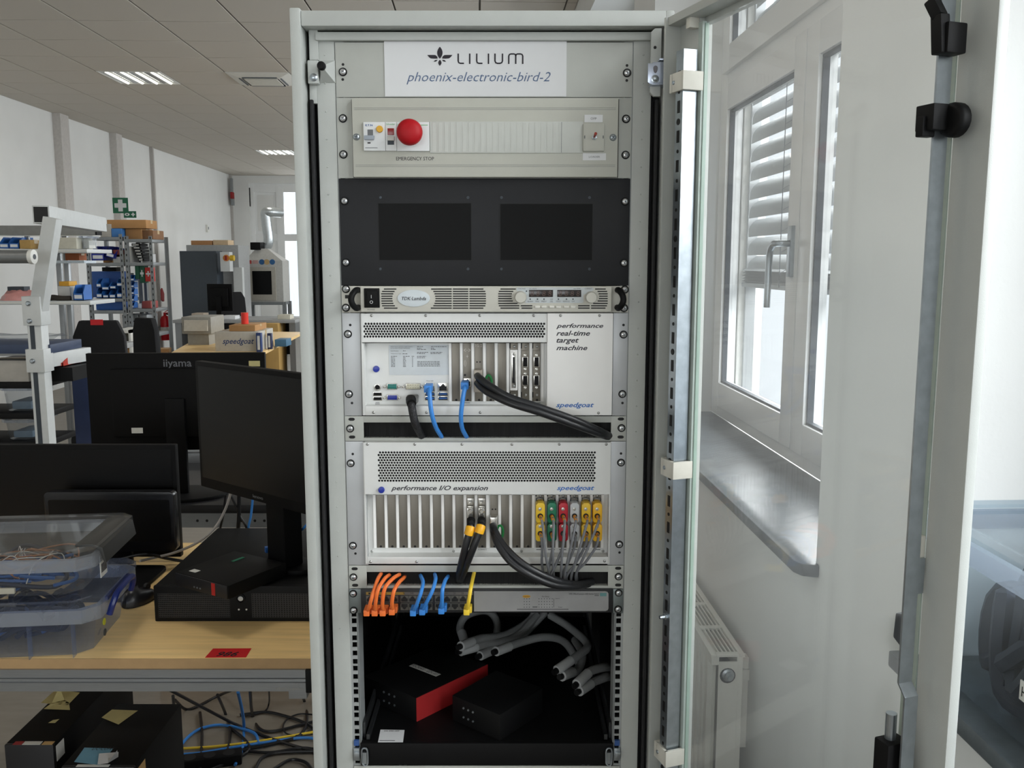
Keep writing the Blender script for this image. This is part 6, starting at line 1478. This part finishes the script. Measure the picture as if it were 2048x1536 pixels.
# signs on the left wall
m_sgreen = M('sign green', (18, 96, 66), .5)
def wsign(name, lab_, px, py, w, h, parts, cat='sign'):
    Yg = rw(XL, on_left(234, 411).y).y*.93; p = PY(px, py, Yg); o = thing(name, lab_, cat, p, PHI)
    MB().box(-w/2, w/2, -.002, .002, -h/2, h/2).build('plate', m_sgreen, o)
    parts(o); return o
def p1_(o): MB().box(-.03, .03, -.004, -.002, -.08, .08).box(-.08, .08, -.0041, -.002, -.03, .03).build('white_cross', m_paper, o)
def p2_(o):
    MB().prism([(-.038 + .034*math.cos(t), .02*math.sin(t)) for t in [k*math.pi/8 for k in range(16)]], -.004, -.002).build('eye_symbol', m_paper, o); MB().prism([(-.038 + .011*math.cos(t), .011*math.sin(t)) for t in [k*math.pi/6 for k in range(12)]], -.005, -.003).build('eye_pupil', m_sgreen, o)
    MB().box(.018, .068, -.004, -.002, -.008, .008).box(.035, .051, -.0041, -.002, -.025, .025).build('small_cross', m_paper, o)
S_ = 1.0
pp = on_left(241, 411); k_ = pp.y/1763*1.0
wsign('first_aid_sign', 'green first-aid sign with white cross on the wall above the shelving', 241, 411, .21, .21, p1_); wsign('eyewash_sign', 'small green eyewash sign with eye and cross below the first-aid sign', 260, 429, .17, .09, p2_)
# wall things: fire extinguisher, red bag, small box, cable riser
p = on_left(318, 680); fe = thing('fire_extinguisher', 'red fire extinguisher hanging on the white wall beside the shelving', 'fire extinguisher', rw(XL + .12, p.y, p.z), PHI)
m_fire = M('extinguisher red', (200, 24, 36), .3)
MB().lathe([(.075, 0), (.08, .01), (.08, .34), (.06, .39), (.025, .41), (.025, .43)], (0, 0, 0), (0, 0, 1), 20).build('cylinder', m_fire, fe, smooth=True); MB().box(-.02, .1, -.015, .015, .43, .46).obox((0, 0, .47), (.11, 0, .52), .02, .012).build('valve_lever', m_fire, fe); MB().tube([(.02, 0, .44), (.09, -.05, .4), (.1, -.06, .2), (.09, -.05, .08)], .012, 8).build('hose', m_rubber, fe, smooth=True); MB().lathe([(.0815, .12), (.0815, .22)], (0, 0, 0), (0, 0, 1), 20).build('instruction_label', m_lab, fe, smooth=True)
MB().box(-.11, -.08, -.03, .03, .2, .24).build('wall_hook', m_st, fe)
p = on_left(318, 600); o = thing('red_bag', 'small red cloth bag hanging on the white wall above the fire extinguisher', 'bag', rw(XL + .03, p.y, p.z), PHI + math.pi/2); MB().prism([(-.07, .0), (.09, -.03), (.11, .1), (.03, .2), (-.05, .18)], -.03, .02).build('bag_body', M('bag red', (142, 34, 36), .8), o, bevel=.01); MB().tube([(-.04, 0, .18), (-.05, 0, .3), (-.05, .02, .36)], .005, 6).build('hanging_cord', m_gasket, o)
p = on_left(413, 457); o = thing('wall_thermostat', 'small white thermostat box on the white wall above the grey cabinet', 'thermostat', rw(XL + .02, p.y, p.z), PHI + math.pi/2); MB().box(-.05, .05, -.02, .02, -.07, .07).build('case', m_white, o, bevel=.004); MB().box(-.02, .02, -.022, -.02, -.02, .03).build('dark_window', m_gasket, o)
p = on_left(457, 390); o = thing('junction_box', 'red and grey junction box on the cable duct near the far corner', 'junction box', rw(XL + .075, p.y, p.z), PHI + math.pi/2); MB().box(-.08, .08, -.03, .02, -.08, .06).build('red_body', M('bag red'), o, bevel=.01); MB().box(-.06, .06, -.035, .02, -.22, -.08).build('socket_body', m_st, o, bevel=.006); MB().box(-.05, .05, -.02, .02, .06, .35).build('conduit', m_st, o)
# ---- chairs
m_fab = M('chair fabric', (17, 17, 19), .85, bump=.4, bscale=500)
def chair(lab_, px, pytop, Y, rz, w=.44, h=.6, tagc=False):
    p = PY(px, pytop, Y); o = thing('office_chair', lab_, 'chair', (p.x, Y, 0), rz); zt = p.z
    prof = [(-w*.36, zt - h), (w*.36, zt - h), (w*.5, zt - h*.6), (w*.46, zt - h*.15), (w*.34, zt), (-w*.34, zt), (-w*.46, zt - h*.15), (-w*.5, zt - h*.6)]
    MB().prism(prof, 0, .05).build('backrest', m_fab, o, bevel=.015); MB().box(-.24, .24, -.5, -.02, zt - h - .16, zt - h - .08).build('seat', m_fab, o, bevel=.03); MB().obox((0, .03, zt - h*.7), (0, -.1, zt - h - .16), .06, .02).build('back_bar', m_black, o); zs_ = zt - h - .16
    MB().cyl((0, -.26, .08), (0, -.26, zs_), .03, n=12).build('gas_column', m_black, o)
    for k in range(5): t = 2*math.pi*k/5; MB().obox((0, -.26, .09), (.3*math.cos(t), -.26 + .3*math.sin(t), .06), .04, .03).build('base_arm', m_black, o); MB().cyl((.3*math.cos(t) - .02, -.26 + .3*math.sin(t), .03), (.3*math.cos(t) + .02, -.26 + .3*math.sin(t), .03), .03, n=12).build('caster', m_rubber, o)
    if tagc: MB().box(-.07, .08, .0505, .052, zt - .075, zt - .01).build('red_tag', M('tag red'), o)
    return o
chair('black office chair with a red tag on its backrest', 200, 640, 5.6, math.pi + .1, .34, .66).rotation_euler.z = math.pi + .1
ct = [o for o in C.objects if o.name.startswith('office_chair')][0]; MB().box(-.035, .04, .0505, .053, PY(206, 649, 5.6).z, PY(206, 638, 5.6).z).build('red_tag', M('tag red'), ct)
chair('black office chair without tag, next to the one with the red tag', 296, 635, 6.6, math.pi - .5, .26, .6); chair('black office chair in front of the far fume hood', 463, 584, 13.2, .5, .42, .6)
# ---- grey machine cabinet, fume hood
YFc = 14.0
x0, x1, z0, z1 = pb((362, 502, 435, 640), YFc); o = thing('machine_cabinet', 'tall dark grey machine cabinet with control box by the left wall', 'cabinet', (x0, YFc, 0)); w_ = x1 - x0
MB().box(0, w_, 0, .7, .02, z1).build('front_door', M('cabinet slate', (56, 64, 72), .45), o, bevel=.008); xs_ = PY(479, 560, YFc + .3).x - x0; zt = PY(400, 490, YFc + .3).z
MB().box(0, xs_, .3, .9, .02, zt).build('rear_housing', M('housing grey', (160, 162, 162), .45), o, bevel=.008)
cx0, cx1, cz0, cz1 = pb((442, 504, 461, 543), YFc - .02); cb_ = MB().box(cx0 - x0, cx1 - x0, -.06, .1, cz0, cz1).build('control_box', m_steelw, o, bevel=.005)
pc_ = PY(452, 516, YFc - .08) - Vector((x0, YFc, 0)); MB().cyl((pc_.x, -.06, pc_.z), (pc_.x, -.075, pc_.z), .05, n=16).build('rotary_switch', M('switch orange', (206, 128, 48), .5), o); MB().box(pc_.x - .012, pc_.x + .012, -.095, -.075, pc_.z - .035, pc_.z + .035).build('switch_grip', M('bag red'), o)
MB().cyl((cx1 - x0, -.02, pc_.z), (cx1 - x0 + .06, -.02, pc_.z), .045, n=14).build('yellow_knob', M('knob yellow', (216, 178, 40), .4), o)
pq = PY(466, 600, YFc) - Vector((x0, YFc, 0)); MB().box(pq.x - .04, pq.x + .1, .2, .3, .02, PY(460, 535, YFc).z).build('side_column', m_steelw, o)
on_shelf('wooden slatted pallet piece on top of the grey machine cabinet', (382, 481, 424, 490), YFc + .4, zt, .3, M('pallet wood', (176, 128, 84), .7), 'plain'); on_shelf('light wooden box on top of the grey machine cabinet', (426, 480, 456, 490), YFc + .4, zt, .3, M('light wood', (206, 180, 146), .7), 'plain')
YH = 15.2
x0, x1, z0, z1 = pb((490, 522, 566, 604), YH); fh = thing('fume_hood', 'grey spray booth with pyramid roof, dark window and fan duct at the far wall', 'fume hood', ((x0 + x1)/2, YH, 0)); w_ = (x1 - x0)/2; ox = (x0 + x1)/2; m_hood = M('hood grey', (180, 180, 176), .45)
MB().box(-w_, w_, 0, .45, z0, z1).build('hood_body', m_hood, fh, bevel=.005)
zap = PY(520, 497, YH).z; ax0, ax1 = PY(507, 500, YH).x - ox, PY(530, 500, YH).x - ox
MB().add([(-w_, 0, z1), (w_, 0, z1), (w_, .45, z1), (-w_, .45, z1), (ax0, .15, zap), (ax1, .15, zap), (ax1, .3, zap), (ax0, .3, zap)], [(0,1,5,4),(1,2,6,5),(2,3,7,6),(3,0,4,7),(4,5,6,7)]).build('pyramid_roof', m_hood, fh)
dx0, dx1, dz0, dz1 = pb((497, 534, 552, 601), YH - .02); do = MB().box(dx0 - ox, dx1 - ox, -.03, 0, dz0, dz1).build('hatch', M('hatch beige', (164, 160, 150), .5), fh, bevel=.005)
wx0, wx1, wz0, wz1 = pb((505, 542, 543, 589), YH - .04); MB().box(wx0 - ox, wx1 - ox, -.036, -.03, wz0, wz1).build('dark_window', m_lcd, do)
for k, (px, cc) in enumerate(((497, (176, 60, 56)), (510, (186, 150, 146)), (523, (40, 92, 142)), (533, (190, 160, 110)), (544, (48, 100, 150)))):
    p = PY(px, 524, YH - .02); s_ = MB().box(p.x - ox - .045, p.x - ox + .045, -.004, 0, p.z - (.03 if k < 2 else .045), p.z + (.03 if k < 2 else .045)) if k < 2 else MB().cyl((p.x - ox, 0, p.z), (p.x - ox, -.004, p.z), .046, n=16); s_.build('safety_sticker', M('sticker %d' % k, cc, .5), fh)
for s_ in (-1, 1):
    for y in (.05, .4): MB().box(s_*w_ - .03, s_*w_ + .03, y - .03, y + .03, 0, z0).build('leg', m_st, fh)
MB().box(-w_, w_, 0, .45, z0 - .05, z0).build('base_frame', m_st, fh)
fx0, fx1, fz0, fz1 = pb((507, 485, 527, 500), YH + .3); MB().box(fx0 - ox, fx1 - ox, .1, .4, fz0, fz1).build('fan_box', m_black, fh, bevel=.01)
pts = [PY(a, b, YH + .45) - Vector((ox, YH, 0)) for a, b in ((527, 494), (535, 490), (537, 478), (534, 455), (531, 430), (533, 424), (541, 424))]; pts.append(pts[-1] + Vector((.1, .25, 0)))
MB().tube(pts, .085, 14, 5).build('exhaust_duct', M('foil duct', (190, 196, 198), .3, metal=.6, bump=.8, bscale=40), fh, smooth=True)
# ---- desks in the middle distance
YHD = 11.3; zd = PY(480, 640, YHD).z
o = thing('office_desk', 'grey desk with the small black monitor in front of the machine cabinet', 'desk', (PY(470, 640, YHD).x, YHD, 0)); xa, xb = PY(345, 640, YHD).x - PY(470, 640, YHD).x, PY(590, 640, YHD).x - PY(470, 640, YHD).x
MB().box(xa, xb, 0, .8, zd - .04, zd).build('tabletop', m_grey, o, bevel=.003)
for x in (xa + .05, xb - .05): MB().box(x - .04, x + .04, .05, .75, 0, zd - .04).build('leg', m_alu, o)
MB().box(xa + .1, xb - .1, .6, .62, zd - .5, zd - .05).build('modesty_panel', m_sw, o)
x0, x1, z0, z1 = pb((412, 568, 465, 622), YHD + .35); monitor('small black monitor on the grey desk, seen from behind', ((x0 + x1)/2, YHD + .4, zd), math.pi - .15, x1 - x0, z1 - z0, z0 - zd, 0, (.12, .09))
for k, (b, lab_, mt) in enumerate((((383, 625, 407, 637), 'heap of beige cloth on the grey desk', M('cloth beige', (176, 162, 146), .9)), ((555, 625, 580, 634), 'flat cream folder on the grey desk', M('paper cream')), ((442, 629, 470, 636), 'flat white papers at the edge of the grey desk', m_paper))): on_shelf(lab_, b, YHD + .1, zd, .2, mt, 'plain')
o = on_shelf('large yellowish carton under the grey desk', (512, 647, 556, 672), YHD - .1, PY(530, 672, YHD - .1).z, .4, M('carton yellow'))
o.location.z = 0; [setattr(c, 'scale', (1, 1, PY(530, 647, YHD - .1).z/(PY(530, 647, YHD - .1).z - PY(530, 672, YHD - .1).z))) for c in o.children]
# near wooden desk with the labelled carton
ZW = .80; Pw = [PZ(a, b, ZW) for a, b in ((330, 712), (522, 706), (606, 664), (420, 662))]; ow = thing('wooden_desk', 'wooden desk carrying the white lettered carton and a red tape roll', 'desk', (Pw[0].x, Pw[0].y, 0)); B = [Vector((p.x, p.y, ZW)) - ow.location for p in Pw]
MB().add(B + [p - Vector((0, 0, .03)) for p in B], [(0,1,2,3),(7,6,5,4),(0,4,5,1),(1,5,6,2),(2,6,7,3),(3,7,4,0)]).build('tabletop', m_wood, ow)
for p in B:
    c = sum(B, Vector())/4; p_ = p + (c - p)*.08; MB().box(p_.x - .03, p_.x + .03, p_.y - .03, p_.y + .03, 0, ZW - .03).build('leg', m_steelw, ow)
yk = PZ(480, 703, ZW).y; x0, x1, z0, z1 = pb((430, 664, 517, 702), yk); m_cw = M('carton pale', (186, 182, 172), .7)
bxw = card_box('pale carton with blue lettering on the wooden desk', ((x0 + x1)/2, yk, ZW), 0, x1 - x0, .5, z1 - ZW, m_cw); w_ = x1 - x0
text('speedgoat', -w_*.33, w_*.4, (z1 - ZW)*.3, (z1 - ZW)*.68, -.001, M('carton blue ink', (40, 62, 108), .7), bxw, .35, .012)
x0, x1, za, zb_ = pb((453, 651, 505, 665), yk + .05); card_box('flat brown carton lying on the lettered carton', ((x0 + x1)/2 + .02, yk + .06, z1 + .002), .0, x1 - x0, .38, zb_ - z1 + .0, None)
pr2 = PY(490, 648, yk + .2); rr_ = thing('tape_roll', 'red tape roll standing on the flat brown carton', 'tape', (pr2.x, yk + .2, zb_ + .004)); hh = PY(490, 626, yk + .2).z - zb_
MB().cyl((0, 0, 0), (0, 0, hh), .033, n=20).build('roll', M('tape red', (226, 52, 34), .35), rr_, smooth=True); MB().cyl((0, 0, hh), (0, 0, hh + .001), .018, n=16).build('core', m_card, rr_)
for k, (b, mt, lab_) in enumerate((((514, 664, 524, 702), M('binder blue', (40, 62, 112), .45), 'blue ring binder standing against the lettered carton'), ((533, 661, 541, 693), M('binder navy', (26, 34, 72), .45), 'navy ring binder standing apart on the wooden desk'))):
    x0, x1, z0, z1 = pb(b, yk - .03 + .2*k); o = thing('ring_binder', lab_, 'binder', ((x0 + x1)/2, yk - .06 + .25*k, ZW + .001)); w = (x1 - x0)/2; h = z1 - z0; MB().box(-w, w, 0, .05, 0, h).build('cover', mt, o, bevel=.003); MB().box(-w*.5, w*.5, -.001, 0, h*.12, h*.85).build('spine_label', m_lab, o)
x0, x1, z0, z1 = pb((547, 668, 572, 682), yk + .45); on_shelf('small teal instrument on the wooden desk', (549, 668, 572, 682), yk + .45, ZW, .2, M('instrument teal', (70, 112, 140), .5), 'plain')
# beige lidded container on a stand
x0, x1, z0, z1 = pb((363, 634, 422, 668), 8.6); o = thing('document_scanner', 'beige boxy cabinet with slanted front panel standing on the wooden desk', 'cabinet', ((x0 + x1)/2, 8.6, ZW)); w_ = (x1 - x0)/2
z0 -= ZW; z1 -= ZW; MB().box(-w_, w_, 0, .4, z0, z1).build('head', M('beige grey', (148, 146, 138), .5), o, bevel=.008); MB().prism([(-.03, z0 + .03), (0, z0 + .03), (0, z1 - .03), (-.008, z1 - .03)], -w_ + .03, w_ - .03, 'x').build('front_flap', M('beige pale', (188, 182, 168), .5), o); MB().box(-w_ + .04, w_ - .04, .04, .38, 0, z0).build('pedestal', M('beige grey'), o)
# white low cabinet and carton beyond the chairs
x0, x1, z0, z1 = pb((222, 660, 262, 706), 8.4); o = thing('white_cabinet', 'low white open cabinet beside the black chairs', 'cabinet', ((x0 + x1)/2, 8.4, 0)); w_ = (x1 - x0)/2
mb = MB().box(-w_, w_, 0, .4, z1 - .03, z1).box(-w_, -w_ + .02, 0, .4, 0, z1).box(w_ - .02, w_, 0, .4, 0, z1).box(-w_, w_, .38, .4, 0, z1); mb.build('carcass', m_white, o)
card_box('tall brown carton standing in the low white cabinet', ((x0 + x1)/2, 8.5, .002), 0, .13, .22, z1*.8)
card_box('brown carton leaning beside the low white cabinet', (PY(318, 690, 8.7).x, 8.7, 0), .2, .16, .2, .75)
# ceiling fixtures
m_lamp = M('louvre aluminium', (226, 228, 228), .2, metal=.9); m_tube = M('lamp tube', (238, 238, 232), .4); _b = m_tube.node_tree.nodes['Principled BSDF']; _b.inputs['Emission Color'].default_value = (1, .96, .88, 1); _b.inputs['Emission Strength'].default_value = 2.2
def fixture(k, lab_):
    i, j = cell(lights_at[k]); return c0.x + i*T, c0.y + j*T
for k in (0, 2):
    x, y = fixture(k, ''); o = thing('ceiling_light', ('four-tube louvred ceiling light near the air conditioner' if k == 0 else 'four-tube louvred ceiling light towards the far wall'), 'ceiling light', rw(x, y, ZC), PHI, None)
    fr = MB().box(.005, T - .005, .005, .02, -.004, .02).box(.005, T - .005, T - .02, T - .005, -.004, .02).box(.005, .02, .02, T - .02, -.004, .02).box(T - .02, T - .005, .02, T - .02, -.004, .02); fr.build('frame', m_white, o); MB().box(.02, T - .02, .02, T - .02, .006, .0115).build('back_plate', m_lab, o)
    for q_ in range(4):
        xx = .02 + q_*.147; MB().add([(xx, .02, -.002), (xx, T - .02, -.002), (xx + .035, T - .02, .006), (xx + .035, .02, .006)], [(0,1,2,3)]).add([(xx + .14, .02, -.002), (xx + .14, T - .02, -.002), (xx + .105, T - .02, .006), (xx + .105, .02, .006)], [(0,1,2,3)]).build('reflector', m_lamp, o)
        MB().cyl((xx + .07, .03, .0), (xx + .07, T - .03, .0), .012, n=10).build('tube', m_tube, o)
        lv = MB()
        for t in range(12): lv.box(xx + .03, xx + .11, .05 + t*.046, .053 + t*.046, -.004, .006)
        lv.build('louvre', m_lamp, o)
proto = [o for o in C.objects if o.name.startswith('ceiling_light') and o.parent is None][0]
def downlight(x, y, z, p=9):  # added light, lamps assumed on, to brighten the table tops
    l = bpy.data.lights.new('added_lamp_glow', 'AREA'); l.shape = 'SQUARE'; l.size = .56; l.energy = p; l.color = (1, .95, .86); o = bpy.data.objects.new('added_lamp_glow', l); C.objects.link(o); o.location = rw(x + T/2, y + T/2, z - .012); o.rotation_euler = (0, 0, PHI)
for x, y, n_ in ((-1.5, 1.9, 'above the near workbench'), (-1.5, -1.2, 'behind the near workbench'), (-3.9, 1.9, 'near the left wall beside the bench'), (-3.9, -1.2, 'near the left wall behind the bench')):  # unseen fixtures added to light the near bench from above
    dup(proto, rw(x, y, ZC - .014), PHI, 'added four-tube louvred ceiling light ' + n_); downlight(x, y, ZC - .014, 10 if y > 0 else 3)
for k in (0, 2): x, y = fixture(k, ''); downlight(x, y, ZC, 9)
x, y = fixture(1, ''); o = thing('air_conditioner', 'white ceiling cassette air conditioner set in the tile ceiling', 'air conditioner', rw(x, y, ZC), PHI)
mb = MB(); a = .0; mb.add([(0, 0, -.004), (T, 0, -.004), (T, T, -.004), (0, T, -.004), (.13, .13, -.035), (T - .13, .13, -.035), (T - .13, T - .13, -.035), (.13, T - .13, -.035)], [(0,1,5,4),(1,2,6,5),(2,3,7,6),(3,0,4,7)]); mb.build('fascia', m_white, o)
MB().box(.15, T - .15, .15, T - .15, -.04, -.03).build('intake_grille', M('grille cream', (206, 204, 192), .5, bump=.6, bscale=300), o)
for b in ((.1, .115, .14, T - .14), (T - .115, T - .1, .14, T - .14)): MB().box(*b, -.036, -.027).build('air_slot', m_gasket, o)
for b in ((.14, T - .14, .1, .115), (.14, T - .14, T - .115, T - .1)): MB().box(*b, -.036, -.027).build('air_slot', m_gasket, o)
MB().box(0, T, 0, T, -.004, .011).build('surround', m_white, o)
